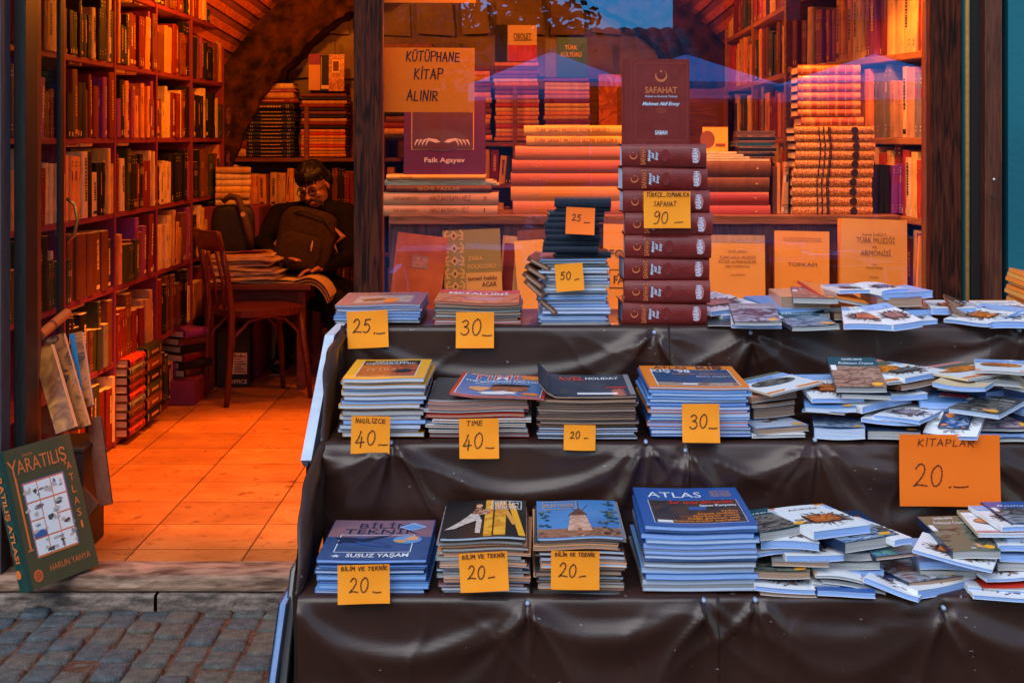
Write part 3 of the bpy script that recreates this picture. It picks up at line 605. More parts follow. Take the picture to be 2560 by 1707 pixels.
def d_natgeo(mb, w, d, t):
    q(mb, w, d, t, .12, .09, .88, .92, K['white'], 1); q(mb, w, d, t, .13, .10, .87, .91, pic('print_canyon', [(.05, .012, .01), (.55, .10, .02), (.16, .03, .015), (.62, .16, .03)], 11, 2), 2)
    q(mb, w, d, t, .13, .70, .87, .91, K['black'], 3); tx(mb, w, d, t, 'NATIONAL', .5, .80, .08, K['white'], .44, 4); tx(mb, w, d, t, 'GEOGRAPHIC', .5, .69, .10, K['white'], .66, 5)
    tx(mb, w, d, t, 'PETRA', .42, .38, .12, K['peach'], .38, 4)
    mb.disc((.70 * w, .35 * d, t + L_ * 3), X3, Y3, .11 * w, .10 * d, K['black'], 18, .2, 3)
def d_time(mb, w, d, t):
    q(mb, w, d, t, .035, .03, .965, .97, K['white'], 1); q(mb, w, d, t, .045, .037, .955, .963, pic('print_studio_blue', [(.06, .15, .36), (.09, .20, .45), (.07, .17, .40), (.10, .22, .48)], 4), 2)
    tx(mb, w, d, t, 'TIME', .42, .74, .24, K['white'], .62, 3, bold=True); tx(mb, w, d, t, 'TIME', .42, .745, .22, K['red'], .60, 4)
    mb.poly([(.70 * w, .80 * d, t + L_ * 4), (.955 * w, .74 * d, t + L_ * 4), (.955 * w, .96 * d, t + L_ * 4), (.66 * w, .96 * d, t + L_ * 4)], K['orange'])
    tx(mb, w, d, t, 'THE JACKSON FACTOR', .5, .61, .075, K['white'], .86, 6, bold=True); tx(mb, w, d, t, 'Black power, white concerns', .5, .53, .045, K['white'], .6, 6)
    mb.disc((.6 * w, .33 * d, t + L_ * 5), X3, Y3, .22 * w, .17 * d, pic('print_face', [(.10, .03, .015), (.42, .14, .06), (.2, .06, .03), (.5, .2, .1)], 26, 1), 24, .06, 4)
    mb.disc((.6 * w, .47 * d, t + L_ * 6), X3, Y3, .21 * w, .06 * d, K['black'], 20, .1, 6)
    mb.disc((.27 * w, .33 * d, t + L_ * 5), X3, Y3, .13 * w, .10 * d, K['peach'], 16, .2, 7); mb.disc((.5 * w, .12 * d, t + L_ * 7), X3, Y3, .2 * w, .08 * d, K['white'], 14, .3, 8)
    mb.disc((.85 * w, .10 * d, t + L_ * 7), X3, Y3, .1 * w, .06 * d, K['orange'], 14, .3, 9)
def d_travel(mb, w, d, t):
    q(mb, w, d, t, .0, .0, 1, 1, pic('print_dusk', [(.012, .016, .03), (.03, .045, .085), (.02, .028, .05), (.05, .07, .11)], 12), 1)
    q(mb, w, d, t, .945, .03, 1, .97, K['grey'], 2); tx(mb, w, d, t, 'TRAVEL', .28, .70, .19, K['red'], .46, 3, bold=True); tx(mb, w, d, t, 'HOLIDAY', .70, .74, .11, K['white'], .36, 4, bold=True)
    q(mb, w, d, t, .40, .05, .82, .13, K['white'], 3); q(mb, w, d, t, .16, .07, .32, .30, K['dgrey'], 3); q(mb, w, d, t, .72, .34, .93, .39, K['red'], 3)
def d_kis(mb, w, d, t):
    q(mb, w, d, t, .09, .05, .93, .82, K['white'], 1); q(mb, w, d, t, .10, .06, .92, .81, pic('print_winter_sea', [(.012, .05, .14), (.02, .08, .22), (.05, .07, .10), (.02, .10, .28)], 9, 2), 2)
    q(mb, w, d, t, .10, .06, .92, .18, pic('print_beach', [(.35, .25, .2), (.5, .4, .32), (.3, .12, .06), (.1, .15, .22)], 30), 3)
    tx(mb, w, d, t, "KIŞ '98", .30, .66, .13, K['white'], .42, 4, bold=True); tx(mb, w, d, t, 'ATLAS', .32, .84, .12, K['navy'], .36, 4); tx(mb, w, d, t, 'KIŞ', .74, .84, .12, K['navy'], .28, 5, bold=True)
    tx(mb, w, d, t, 'Soğuk sular, soğuk kentler', .60, .56, .06, K['orange'], .6, 5); tx(mb, w, d, t, 'Sihirli macera', .72, .44, .06, K['white'], .36, 5)
    q(mb, w, d, t, .35, .07, .5, .14, K['white'], 5)
def d_bilim_shark(mb, w, d, t):
    q(mb, w, d, t, .0, .0, 1, .55, pic('print_deep_blue', [(.015, .035, .11), (.05, .10, .26), (.03, .07, .19), (.09, .15, .32)], 5), 1); q(mb, w, d, t, 0, .55, 1, 1, pic('print_rose_sky', [(.30, .13, .15), (.24, .13, .2), (.34, .16, .17), (.18, .12, .22)], 4), 1)
    tx(mb, w, d, t, 'BİLİM', .52, .78, .13, K['navy'], .50, 3); tx(mb, w, d, t, 'TEKNİK', .50, .63, .13, K['navy'], .72, 3)
    frame_line(mb, w, d, t, .12, .16, .84, .60, K['white'], .009, 3); tx(mb, w, d, t, 'SUSUZ YAŞAM', .54, .05, .085, K['white'], .58, 4, bold=True)
    mb.poly([(x * w, y * d, t + L_ * 4) for x, y in ((.08, .52), (.2, .54), (.34, .50), (.62, .60), (.44, .46), (.30, .40), (.2, .42), (.10, .36), (.13, .45))], K['navy'])
    mb.poly([(x * w, y * d, t + L_ * 5) for x, y in ((.28, .44), (.42, .36), (.66, .27), (.5, .31), (.34, .36))], K['blue'])
    mb.disc((.78 * w, .47 * d, t + L_ * 4), X3, Y3, .14 * w, .10 * d, K['sky'], 24); mb.disc((.82 * w, .50 * d, t + L_ * 5), X3, Y3, .07 * w, .05 * d, K['peach'], 14, .3, 3); mb.disc((.73 * w, .43 * d, t + L_ * 5), X3, Y3, .06 * w, .04 * d, K['gold'], 14, .3, 4)
    mb.poly([(x * w, y * d, t + L_ * 4) for x, y in ((.66, .80), (.80, .70), (.94, .80), (.80, .92))], K['pale']); mb.poly([(x * w, y * d, t + L_ * 5) for x, y in ((.70, .80), (.80, .73), (.90, .80), (.80, .87))], K['sky'])
    st = []
    for i in range(10):
        a = math.pi / 2 + i * math.pi / 5; r = .05 if i % 2 == 0 else .02; st.append(((.16 + r * math.cos(a)) * w, .06 * d + r * math.sin(a) * w, t + L_ * 6))
    mb.add([(.16 * w, .06 * d, t + L_ * 6)] + st, [(0, 1 + i, 1 + (i + 1) % 10) for i in range(10)], K['white'])
def d_bilim_robot(mb, w, d, t):
    for a, b, c, e in ((.50, .0, .60, 1), (.62, .02, .76, .96)): q(mb, w, d, t, a, b, c, e, pic('print_glow_yellow', [(.80, .30, .02), (.92, .46, .04), (.6, .2, .015), (.9, .4, .03)], 18), 2)
    mb.poly([(x * w, y * d, t + L_ * 2) for x, y in ((.78, .9), (.86, .9), (1, .02), (.92, .02))], K['yellow']); mb.poly([(x * w, y * d, t + L_ * 2) for x, y in ((.66, .92), (.72, .92), (.9, .3), (.84, .3))], K['gold'])
    mb.poly([(x * w, y * d, t + L_ * 4) for x, y in ((.03, .18), (.20, .40), (.33, .62), (.42, .60), (.47, .40), (.46, .08), (.40, .10), (.40, .42), (.28, .34), (.15, .22))], pic('print_pale_feathers', [(.75, .62, .52), (.35, .2, .14), (.85, .8, .75), (.5, .3, .2)], 60, 2, (1, 4, 1)))
    mb.disc((.44 * w, .66 * d, t + L_ * 5), X3, Y3, .09 * w, .10 * d, pic('print_robot_parts', [(.5, .12, .04), (.12, .03, .02), (.7, .4, .25), (.3, .06, .03)], 70), 16, .3, 2); mb.disc((.42 * w, .82 * d, t + L_ * 5), X3, Y3, .05 * w, .06 * d, K['peach'], 12, .3, 7)
    frame_line(mb, w, d, t, .57, .72, .95, .96, K['white'], .010, 5); tx(mb, w, d, t, 'BİLİM', .76, .85, .07, K['white'], .3, 6); tx(mb, w, d, t, 'TEKNİK', .76, .75, .07, K['white'], .32, 6)
def d_bilim_mill(mb, w, d, t):
    q(mb, w, d, t, 0, 0, 1, 1, pic('print_clear_sky', [(.03, .15, .42), (.08, .26, .58), (.05, .20, .50), (.14, .36, .66)], 3, .5), 1); q(mb, w, d, t, 0, 0, 1, .22, pic('print_terrace', [(.05, .015, .01), (.42, .18, .10), (.16, .05, .03), (.6, .38, .26)], 32), 2)
    mb.poly([(x * w, y * d, t + L_ * 3) for x, y in ((.36, .16), (.41, .56), (.60, .56), (.66, .14))], pic('print_pink_stone', [(.62, .32, .22), (.75, .46, .34), (.5, .25, .17), (.7, .4, .3)], 25)); mb.poly([(x * w, y * d, t + L_ * 4) for x, y in ((.38, .56), (.52, .76), (.63, .56))], K['brown'])
    for a, b in ((.40, .85), (.52, .92), (.64, .85)): mb.poly([(.515 * w, .60 * d, t + L_ * 5), (.525 * w, .60 * d, t + L_ * 5), ((a + .004) * w, b * d, t + L_ * 5), ((a - .004) * w, b * d, t + L_ * 5)], K['brown'])
    rnd = random.Random(4)
    for i in range(46):
        cx, cy = (.98 - abs(rnd.gauss(0, .12)), .55 + rnd.gauss(0, .25)) if i < 34 else (.04 + abs(rnd.gauss(0, .05)), .5 + rnd.gauss(0, .15))
        mb.disc((min(.97, max(.03, cx)) * w, min(.94, max(.08, cy)) * d, t + L_ * (5 + i * .02)), X3, Y3, .03 * w, .022 * d, K['teal'] if i % 3 else K['olive'], 7, .4, i)
    frame_line(mb, w, d, t, .07, .74, .5, .95, K['gold'], .008, 5); tx(mb, w, d, t, 'BİLİM TEKNİK', .28, .80, .08, K['gold'], .38, 6)
def d_atlas(mb, w, d, t):
    q(mb, w, d, t, .10, .07, .94, .66, K['white'], 1); q(mb, w, d, t, .105, .075, .935, .655, pic('print_dark_canyon', [(.008, .008, .012), (.03, .03, .04), (.09, .04, .025), (.012, .012, .018)], 16, 2), 2)
    tx(mb, w, d, t, 'ATLAS', .37, .73, .15, K['white'], .52, 3); tx(mb, w, d, t, 'Sır merdivenler', .60, .555, .085, K['red'], .62, 4, bold=True); tx(mb, w, d, t, 'Sason Kanyonu', .74, .48, .055, K['white'], .34, 4, bold=True)
    for i, s in enumerate(('Yedisu', 'Deniz inekleri', 'Görkemin sivrisi', 'Dağa gizlenen vadi', 'Suyunu arayan topraklar')): tx(mb, w, d, t, s, .90 - .014 * len(s), .335 - .058 * i, .042, K['orange'], .026 * len(s), 4, bold=True)
    q(mb, w, d, t, .13, .08, .27, .135, K['white'], 4); q(mb, w, d, t, .46, .40, .62, .48, K['blue'], 3); q(mb, w, d, t, .34, .20, .52, .27, K['brown'], 3)
    for i in range(3): tx(mb, w, d, t, 'GEZİ KEŞİF', .82, .74 + .06 * i, .04, K['gold'], .2, 3)
T1, T2, T3 = TIER[0][0], TIER[1][0], TIER[2][0]
stack(838, 1053, 808, 762, T1, 8, .26, 'the low stack at the left end of the top shelf', [P_BLUE, P_BLUE, P_PALE], ['sky', 'blue', 'dgrey', 'mauve'], d_elephant, 'mauve', seed=2, group='magazines in the low top shelf stack', topdesc='mauve magazine with elephant strip, top of low left stack')
stack(1085, 1302, 814, 757, T1, 9, .27, 'the brown edged metallurgy stack on the top shelf', [P_GREY, P_BROWN, P_BROWN], ['brown', 'red', 'dgrey', 'brown'], d_metal, 'red', seed=3, wamp=.0025, group='magazines in the metallurgy stack', topdesc='red orange metallurgy magazine, topmost of its stack on the top shelf')
stack(1350, 1522, 817, 647, T1, 26, .21, 'the tall pale stack', [P_BLUE, P_PALE, P_PALE, P_GREY], ['grey', 'sky', 'blue', 'grey', 'navy'], None, 'dgrey', jit=.007, seed=4, wamp=.0006, group='pale booklets in the tall stack', kind='thin pale booklet', cov_th=.0006, name='booklet', cat='booklet')
stack(850, 1056, 1093, 946, T2, 15, .254, 'the yellow spined stack on the middle shelf', [P_PALE, P_PALE, P_BLUE, P_GREY], ['yellow', 'brown', 'yellow', 'dgrey'], d_natgeo, 'yellow', jit=.006, seed=5, wamp=.0016, cov_th=.0005, lean=.006, group='magazines in the yellow spined stack', topdesc='yellow bordered magazine with red canyon cover, topmost on the middle shelf')
stack(1068, 1318, 1097, 996, T2, 17, .265, 'the floppy news stack on the middle shelf', [P_GREY, P_BROWN, P_GREY, P_BROWN], ['red', 'dgrey', 'sky', 'pink', 'white'], d_time, 'red', jit=.012, seed=6, wamp=.003, top_dx=.048, top_rot=-4, top_w=.20, thick_var=.5, topwave=lambda u, v: .002 + .030 * max(0, .28 - u) ** 1.2 * 1.6 + .004 * math.sin(u * 3), group='magazines in the floppy news stack', topdesc='red bordered news magazine with curled left edge, topmost on the middle shelf')
stack(1347, 1596, 1097, 992, T2, 19, .265, 'the brown paged travel stack on the middle shelf', {0: P_PALE, 5: P_BROWN}, ['dgrey', 'brown', 'brown', 'navy'], d_travel, 'navy', seed=7, wamp=.0016, jit=.005, topwave=lambda u, v: .002 + .75 * max(0, .2 - u) ** 2 + .012 * max(0, u - .6) ** 2, group='magazines in the travel stack', topdesc='dark travel magazine with curled up left corner, topmost on the middle shelf')
stack(1624, 1876, 1092, 967, T2, 15, .27, 'the blue and white stack beside the brown paged one', [P_PALE, P_BLUE, P_PALE], ['blue', 'sky', 'blue', 'orange'], d_kis, 'orange', seed=8, wamp=.0012, jit=.005, cov_th=.0011, group='magazines in the blue and white stack', topdesc='orange framed winter magazine, topmost of blue and white stack')
stack(792, 1066, 1490, 1398, T3, 13, .27, 'the blue shark stack on the bottom shelf', [P_BLUE, P_BLUE, P_PALE], ['blue', 'sky', 'navy'], d_bilim_shark, 'blue', seed=9, wamp=.001, jit=.005, group='magazines in the blue shark stack', topdesc='blue and rose science magazine with shark, topmost on the bottom shelf')
stack(1100, 1318, 1491, 1343, T3, 20, .265, 'the mixed stack under the black and yellow cover', [P_GREY, P_PALE, P_BROWN, P_GREY], ['dgrey', 'brown', 'grey', 'peach', 'mauve'], d_bilim_robot, 'black', seed=10, wamp=.0026, jit=.008, cov_th=.0006, group='magazines in the black and yellow stack', topdesc='black science magazine with yellow glow and robot, topmost of its stack')
stack(1345, 1560, 1490, 1343, T3, 19, .265, 'the mixed stack under the sky blue mill cover', [P_GREY, P_PALE, P_BROWN, P_PALE], ['dgrey', 'brown', 'grey', 'peach', 'mauve'], d_bilim_mill, 'sky', seed=12, wamp=.0024, jit=.008, cov_th=.0006, group='magazines in the mill cover stack', topdesc='sky blue science magazine with stone mill, topmost of its stack')
stack(1612, 1896, 1478, 1314, T3, 13, .285, 'the thick blue geography stack on the bottom shelf', [P_BLUE, P_PALE, P_BLUE], ['blue', 'sky', 'blue', 'grey'], d_atlas, 'blue', seed=13, wamp=.0026, jit=.007, cov_th=.001, group='magazines in the thick blue stack', topdesc='blue framed geography magazine with dark canyon, topmost on the bottom shelf')
# small navy books on the pale stack, their page ends to the left
nb = [(1389, 1527, 631, 646), (1356, 1495, 616, 631), (1360, 1499, 601, 616), (1364, 1500, 586, 601), (1363, 1499, 572, 586), (1362, 1497, 556, 572), (1370, 1509, 543, 556), (1374, 1512, 530, 543), (1391, 1527, 518, 530), (1386, 1528, 497, 518)]
navy = mat('navy_book_cloth', (.004, .010, .024), .6, .3, (.007, .016, .036), 90, bump=.2, bscale=500); rnd = random.Random(2); zz = None
for i, (a, b, y0, y1) in enumerate(nb):
    Y = T1 + .035; z0, z1 = zat(y1, Y), zat(y0, Y); W = (b - a) / F * Y; t = z1 - z0
    root = thing('navy_book', f'small navy cloth book, {"lowest" if i == 0 else ORD[9 - i] if i < 9 else "topmost"} of ten on the tall pale stack', 'book', Matrix.Translation((xat(a, Y), Y + rnd.uniform(-.004, .006), z0)) @ Matrix.Rotation(R(rnd.uniform(-3, 3)), 4, 'Z'), 'small navy books')
    mb = MB(); n_ = 8; pts = [(-.0015 * math.sin(math.pi * k / n_), t * k / n_) for k in range(n_ + 1)] + [(.10, t), (.10, t - .0022), (.004, t - .0022), (.004, .0022), (.10, .0022), (.10, 0)]
    vs = [(0, y, z) for y, z in pts] + [(W, y, z) for y, z in pts]; n_ = len(pts); mb.add(vs, [(k, (k + 1) % n_, n_ + (k + 1) % n_, n_ + k) for k in range(n_)], navy); mb.add([(x, -.0004, z) for x, z in ((.012, .002), (W - .012, .002), (W - .012, .003), (.012, .003))], [(0, 1, 2, 3)], navy)
    mb.build('cover', root); mb = MB(); mb.box(.003, .004, .0022, W - .003, .097, t - .0022, P_CREAM); mb.build('page_block', root)
# brown booklets fanned out at the left of that stack
for i, (a, y, rz) in enumerate(((1312, 640, 8), (1306, 660, 14), (1300, 678, 20), (1304, 696, 26), (1335, 738, 12))):
    P = at(a + 4, y + 10, T1 + .02)
    root = thing('brown_booklet', f'thin brown booklet poking out left of tall pale stack, {first(i)} from the top', 'booklet', Matrix.Translation(P) @ Matrix.Rotation(R(-rz), 4, 'Z') @ Matrix.Rotation(R(28 + i * 3), 4, 'Y') , 'brown booklets fanned beside the pale stack')
    mb = MB(); mb.box(0, 0, 0, .06, .14, .011, K['brown']); mb.box(-.0008, .03, .003, 0, .09, .008, K['cream']); mb.box(.01, -.0006, .003, .055, 0, .008, P_BROWN); mb.build('cover', root)
# the dark red volumes with crescent, eight lying and one standing on top
MAROON = mat('maroon_leatherette', (.150, .011, .010), .38, .4, (.190, .016, .014), 40, bump=.12, bscale=260, coat=.12)
GOLD = mat('copper_foil', (.55, .14, .045), .35, .5); SILV = mat('pale_foil', (.52, .66, .86), .4, .4)
def crescent(mb, c, U, V, r, m):
    c, U, V = Vector(c), Vector(U), Vector(V); n_ = 22; vs = []
    for i in range(n_ + 1):
        a = R(52) + (R(308)) * i / n_ * .84 + R(14); o = c + (U * math.cos(a) + V * math.sin(a)) * r; ii = c + U * .22 * r + (U * math.cos(a) + V * math.sin(a)) * r * .80
        vs += [o, ii]
    mb.add(vs, [(2 * i, 2 * i + 1, 2 * i + 3, 2 * i + 2) for i in range(n_)], m)
    mb.disc(c + U * r * .78, U, V, r * .2, r * .2, m, 10, .35, 1)
rows = [(1557, 1769, 757, 813), (1561, 1775, 702, 757), (1561, 1775, 645, 702), (1563, 1778, 589, 645), (1563, 1781, 533, 589), (1558, 1775, 477, 533), (1557, 1770, 418, 477), (1555, 1766, 361, 418)]
for i, (a, b, y0, y1) in enumerate(rows):
    Y = T1 + .012; x0, x1, z0, z1 = xat(a, Y), xat(b, Y), zat(y1, Y), zat(y0, Y); W, t = x1 - x0, z1 - z0; D = .146
    root = thing('maroon_volume', f'thick maroon volume lying spine out, {["lowest", "second", "third", "fourth", "fifth", "sixth", "seventh", "uppermost"][i]} of eight from the bottom', 'book', Matrix.Translation((x0, Y, z0)) @ Matrix.Rotation(R(random.Random(i).uniform(-2, 3.2)), 4, 'Z'), 'maroon volumes in the tall pillar')
    mb = MB(); n_ = 10; pts = [(.006 - .008 * math.sin(math.pi * k / n_) ** .6, t * k / n_) for k in range(n_ + 1)] + [(D, t), (D, t - .003), (.012, t - .003), (.012, .003), (D, .003), (D, 0)]
    vs = [(0, y, z) for y, z in pts] + [(W, y, z) for y, z in pts]; nn = len(pts); mb.add(vs, [(k, (k + 1) % nn, nn + (k + 1) % nn, nn + k) for k in range(nn)], MAROON)
    f = -.0030; c = t / 2
    crescent(mb, (W * .135, f, c), Z3, -X3, t * .17, GOLD)
    mb.text('SAFAHAT', (W * .275, f, c), Z3, -X3, W * .058, GOLD, t * .80, bold=True)
    for j, s in enumerate(('Mehmet', 'Akif', 'Ersoy')): mb.text(s, (W * (.335 + j * .043), f, c + (.0, .0, -.001)[j]), Z3, -X3, W * .034, SILV, t * (.5, .3, .36)[j], shear=.35, bold=True)
    mb.disc((W * .51, f, c), X3, Z3, W * .052, t * .28, mat('embossed_oval', (.16, .022, .022), .25, .6), 24)
    mb.disc((W * .505, f - .0003, c + .001), X3, Z3, W * .044, t * .24, MAROON, 24)
    mb.disc((W * .875, f, c), X3, Z3, W * .052, t * .34, mat('emblem_halo', (.45, .16, .17), .4), 26, .08, 3); mb.text('SABAH', (W * .895, f - .0005, c), Z3, -X3, W * .062, SILV, t * .62, bold=True)
    mb.build('cover', root); mb = MB(); mb.box(.004, .013, .003, W - .004, D - .004, t - .003, P_PALE); mb.build('page_block', root)
Y = T1 + .02; x0, x1, z0, z1 = xat(1562, Y), xat(1725, Y), zat(360.6, Y), zat(148, Y); W, H = x1 - x0, z1 - z0
root = thing('standing_maroon_volume', 'maroon volume standing upright on the pillar, front cover with gold crescent', 'book', Matrix.Translation((x0, Y, z0)) @ Matrix.Rotation(R(3), 4, 'Z'), 'maroon volumes in the tall pillar')
mb = MB(); mb.box(0, 0, 0, W, .003, H, MAROON); mb.box(0, .042, 0, W, .045, H, MAROON); mb.prism([(.003, 0), (-.004, .012), (-.005, .022), (-.004, .033), (.003, .045)], 0, H, MAROON)
rim = mat('tooled_border', (.22, .03, .02), .3, .5)
for a, b, c, e in ((.16, .04, .97, .052), (.16, .945, .97, .957), (.16, .04, .172, .957), (.958, .04, .97, .957), (.09, 0, .1, 1)): mb.box(a * W, -.0004, b * H, c * W, 0, e * H, rim)
f = -.0007; cx = .56 * W
crescent(mb, (cx, f, H * .80), Z3, -X3, H * .072, GOLD); mb.text('SAFAHAT', (cx, f, H * .60), X3, Z3, H * .075, GOLD, W * .50, bold=True); mb.text('Orijinali ve Günümüz Türkçesi', (cx, f, H * .55), X3, Z3, H * .026, SILV, W * .5)
mb.text('Mehmet Akif Ersoy', (cx, f, H * .455), X3, Z3, H * .042, SILV, W * .58, shear=.35, bold=True); mb.disc((cx, f, H * .395), X3, Z3, W * .09, H * .04, rim, 24); mb.disc((cx, f, H * .13), X3, Z3, W * .105, H * .036, rim, 24, .1, 2); mb.text('SABAH', (cx, f - .0003, H * .112), X3, Z3, H * .05, SILV, W * .19, bold=True)
mb.build('cover', root); mb = MB(); mb.box(.004, .0035, .003, W - .004, .0415, H - .003, P_PALE); mb.build('page_block', root)
# ---------------------------------------------------------------- handwritten price tags
price_tag('price_tag', 'price tag', 'orange note reading 25 hung on the low left stack of the top shelf', 871, 777, 973, 868, T1 - .012, [('25', .38, .42, .36), ('._', .80, .38, .3)], -3, pen=.0019)
price_tag('price_tag', 'price tag', 'orange note reading 30 on the metallurgy stack of the top shelf', 1140, 780, 1235, 868, T1 - .012, [('30', .42, .36, .42), ('._', .83, .34, .25)], 0, pen=.0019)
price_tag('price_tag', 'price tag', 'small deep orange note reading 25 on the navy books', 1413, 519, 1485, 585, T1 + .018, [('25', .38, .5, .24), ('._', .74, .44, .2)], 2.5, 'deep', pen=.0014)
price_tag('price_tag', 'price tag', 'tilted orange note reading 50 on the tall pale booklet stack', 1391, 659, 1461, 727, T1 - .004, [('50', .38, .44, .28), ('.-', .76, .4, .2)], -4, pen=.0015)
price_tag('price_tag', 'price tag', 'orange note reading 90 on the maroon pillar of volumes', 1609, 479, 1726, 570, T1 - .002, [('TÜRKÇE_OSMANLICA', .52, .86, .11, .92), ('SAFAHAT', .46, .60, .125, .5), ('90', .38, .15, .32), ('._', .76, .15, .22)], 0, pen=.0015)
price_tag('price_tag', 'price tag', 'orange note reading 40 on the yellow spined stack', 877, 1040, 974, 1137, T2 - .014, [('İNGİLİZCE', .5, .83, .10, .80), ('40', .40, .27, .37), ('._', .84, .27, .22)], 1, pen=.0016)
price_tag('price_tag', 'price tag', 'orange note reading 40 on the floppy news stack', 1149, 1046, 1248, 1144, T2 - .014, [('TIME', .40, .83, .115, .42), ('40', .36, .26, .35), ('._', .78, .27, .2)], -1, pen=.0016)
price_tag('price_tag', 'price tag', 'small creased orange note reading 20 on the brown paged stack', 1409, 1062, 1488, 1124, T2 - .014, [('20', .36, .48, .27), ('._', .70, .48, .14)], 1, pen=.0014)
price_tag('price_tag', 'price tag', 'orange note reading 30 on the blue and white middle shelf stack', 1705, 1009, 1798, 1103, T2 - .014, [('30', .46, .38, .35), ('._', .83, .37, .2)], 0, pen=.0017)
price_tag('price_tag', 'price tag', 'orange note reading 20 with small heading on the shark stack', 846, 1411, 976, 1505, T3 - .014, [('BİLİM VE TEKNİK', .52, .86, .095, .90), ('20', .42, .30, .36), ('._', .76, .29, .2)], -1.5, pen=.0015)
price_tag('price_tag', 'price tag', 'tilted orange note reading 20 under black and yellow cover', 1152, 1380, 1273, 1474, T3 - .014, [('BİLİM VE TEKNİK', .52, .86, .095, .90), ('20', .36, .34, .33), ('.-', .66, .34, .2)], -3.5, pen=.0015)
price_tag('price_tag', 'price tag', 'upright orange note reading 20 under the mill cover', 1377, 1377, 1498, 1471, T3 - .014, [('BİLİM VE TEKNİK', .5, .87, .095, .84), ('20', .36, .34, .34), ('.-', .66, .34, .2)], .5, pen=.0015)
price_tag('price_sheet', 'price tag', 'large orange sheet reading kitaplar 20 hanging below the middle shelf', 2247, 1086, 2498, 1263, T2 - .030, [('KİTAPLAR', .47, .84, .095, .58), ('20', .30, .27, .30), ('._', .60, .26, .28)], .4, 'sheet', curl=.004, pen=.0018, group='orange card signs')
price_tag('window_sign', 'sign', 'amber card reading kütüphane kitap alınır taped inside the window', 957, 120, 1186, 281, GY + .034, [('KÜTÜPHANE', .55, .79, .14), ('KİTAP', .50, .52, .15), ('ALINIR', .44, .18, .15)], .3, 'sign', curl=.002, pen=.0028, group='amber window cards')
price_tag('window_sign', 'sign', 'amber card cut off at the upper edge of the window', 957, -85, 1190, 8, GY + .034, [], 0, 'sign', curl=.002, group='amber window cards')
# ---------------------------------------------------------------- loose paperbacks heaped on the right of each shelf
G1, G2, G3 = ('paperbacks heaped on the top shelf', 'paperbacks heaped on the middle shelf', 'paperbacks heaped on the bottom shelf')
PIC = dict(
 warm=pic('print_warm_scene', [(.02, .006, .004), (.70, .20, .02), (.30, .03, .01), (.85, .42, .08)], 26), blue=pic('print_blue_scene', [(.004, .012, .04), (.015, .07, .24), (.30, .42, .6), (.008, .02, .07)], 26),
 brown=pic('print_brown_scene', [(.03, .012, .008), (.20, .085, .05), (.48, .28, .18), (.06, .024, .014)], 26, 2, (1, 2.4, 1)), storm=pic('print_stormy_landscape', [(.004, .005, .006), (.026, .027, .024), (.24, .22, .20), (.012, .010, .009)], 22, 2, (1, 2.6, 1)),
 green=pic('print_green_landscape', [(.008, .010, .008), (.035, .045, .032), (.20, .23, .18), (.014, .017, .012)], 22, 2, (1, 2.2, 1)), sea=pic('print_sea_landscape', [(.004, .018, .05), (.015, .06, .16), (.40, .50, .62), (.006, .028, .08)], 20, 2, (1, 3, 1)),
 fruit=pic('print_orange_still_life', [(.62, .10, .02), (.88, .30, .03), (.25, .03, .01), (.92, .45, .08)], 50), foggy=pic('print_grey_portrait', [(.02, .018, .02), (.07, .06, .058), (.38, .42, .50), (.035, .03, .028)], 16, 2), purple=pic('print_violet_scene', [(.04, .035, .10), (.20, .14, .20), (.50, .40, .40), (.09, .07, .13)], 26))
def oval(mb, w, d, t, cx, cy, a, b, m, lift=4): mb.disc((cx * w, cy * d, t + L_ * lift), X3, Y3, a * w, b * d, m, 22)
def sticker(mb, w, d, t): oval(mb, w, d, t, .84, .09, .11, .055, K['yellow'], 6)
def s_splash(title, picm='warm', band='pale', top='orange'):
    def f(mb, w, d, t):
        q(mb, w, d, t, 0, .74, 1, 1, K[band], 1, 1)
        if top: q(mb, w, d, t, 0, .955, 1, 1, K[top], 2, 1)
        rnd = random.Random(title)
        mb.disc((.52 * w, .40 * d, t + L_ * 2), X3, Y3, .40 * w, .22 * d, mat('print_dark_splash', (.03, .013, .010), .5, .3, (.30, .20, .17), 90), 72, .34, rnd.random())
        for i in range(26):
            a = rnd.uniform(0, 6.28); r = rnd.uniform(.9, 1.25); mb.disc(((.52 + .40 * r * math.cos(a)) * w, (.40 + .24 * r * math.sin(a)) * d, t + L_ * 2), X3, Y3, rnd.uniform(.008, .03) * w, rnd.uniform(.006, .02) * d, K['brown'], 7, .4, i)
        q(mb, w, d, t, .24, .26, .80, .56, K['black'], 4, 1); q(mb, w, d, t, .28, .285, .76, .535, PIC[picm], 5, 1)
        if title: tx(mb, w, d, t, title, .5, .80, .062, K['dgrey'], min(.86, .095 * len(title)), 4)
        q(mb, w, d, t, .49, .075, .52, .09, K['black'], 3, 1)
    return ('white', 'white', f)
def s_dark(title, author, picm='storm', band='teal', spine='navy', lab=True):
    def f(mb, w, d, t):
        q(mb, w, d, t, 0, .0, 1, .70, PIC[picm], 1, 1); q(mb, w, d, t, 0, .70, 1, 1, K[band], 1, 1)
        tx(mb, w, d, t, title, .55, .755, .085, K['white'], .72, 4, shear=.4)
        if author: tx(mb, w, d, t, author, .5, .90, .05, K['white'], .42, 4, bold=True)
        if lab: q(mb, w, d, t, .02, .55, .13, .72, K['white'], 3, 1)
        mb.disc((.74 * w, .16 * d, t + L_ * 2), X3, Y3, .16 * w, .07 * d, K['peach'], 16, .35, 3); sticker(mb, w, d, t); frame_line(mb, w, d, t, .44, .04, .54, .075, K['white'], .012, 4)
    return (band, spine, f)
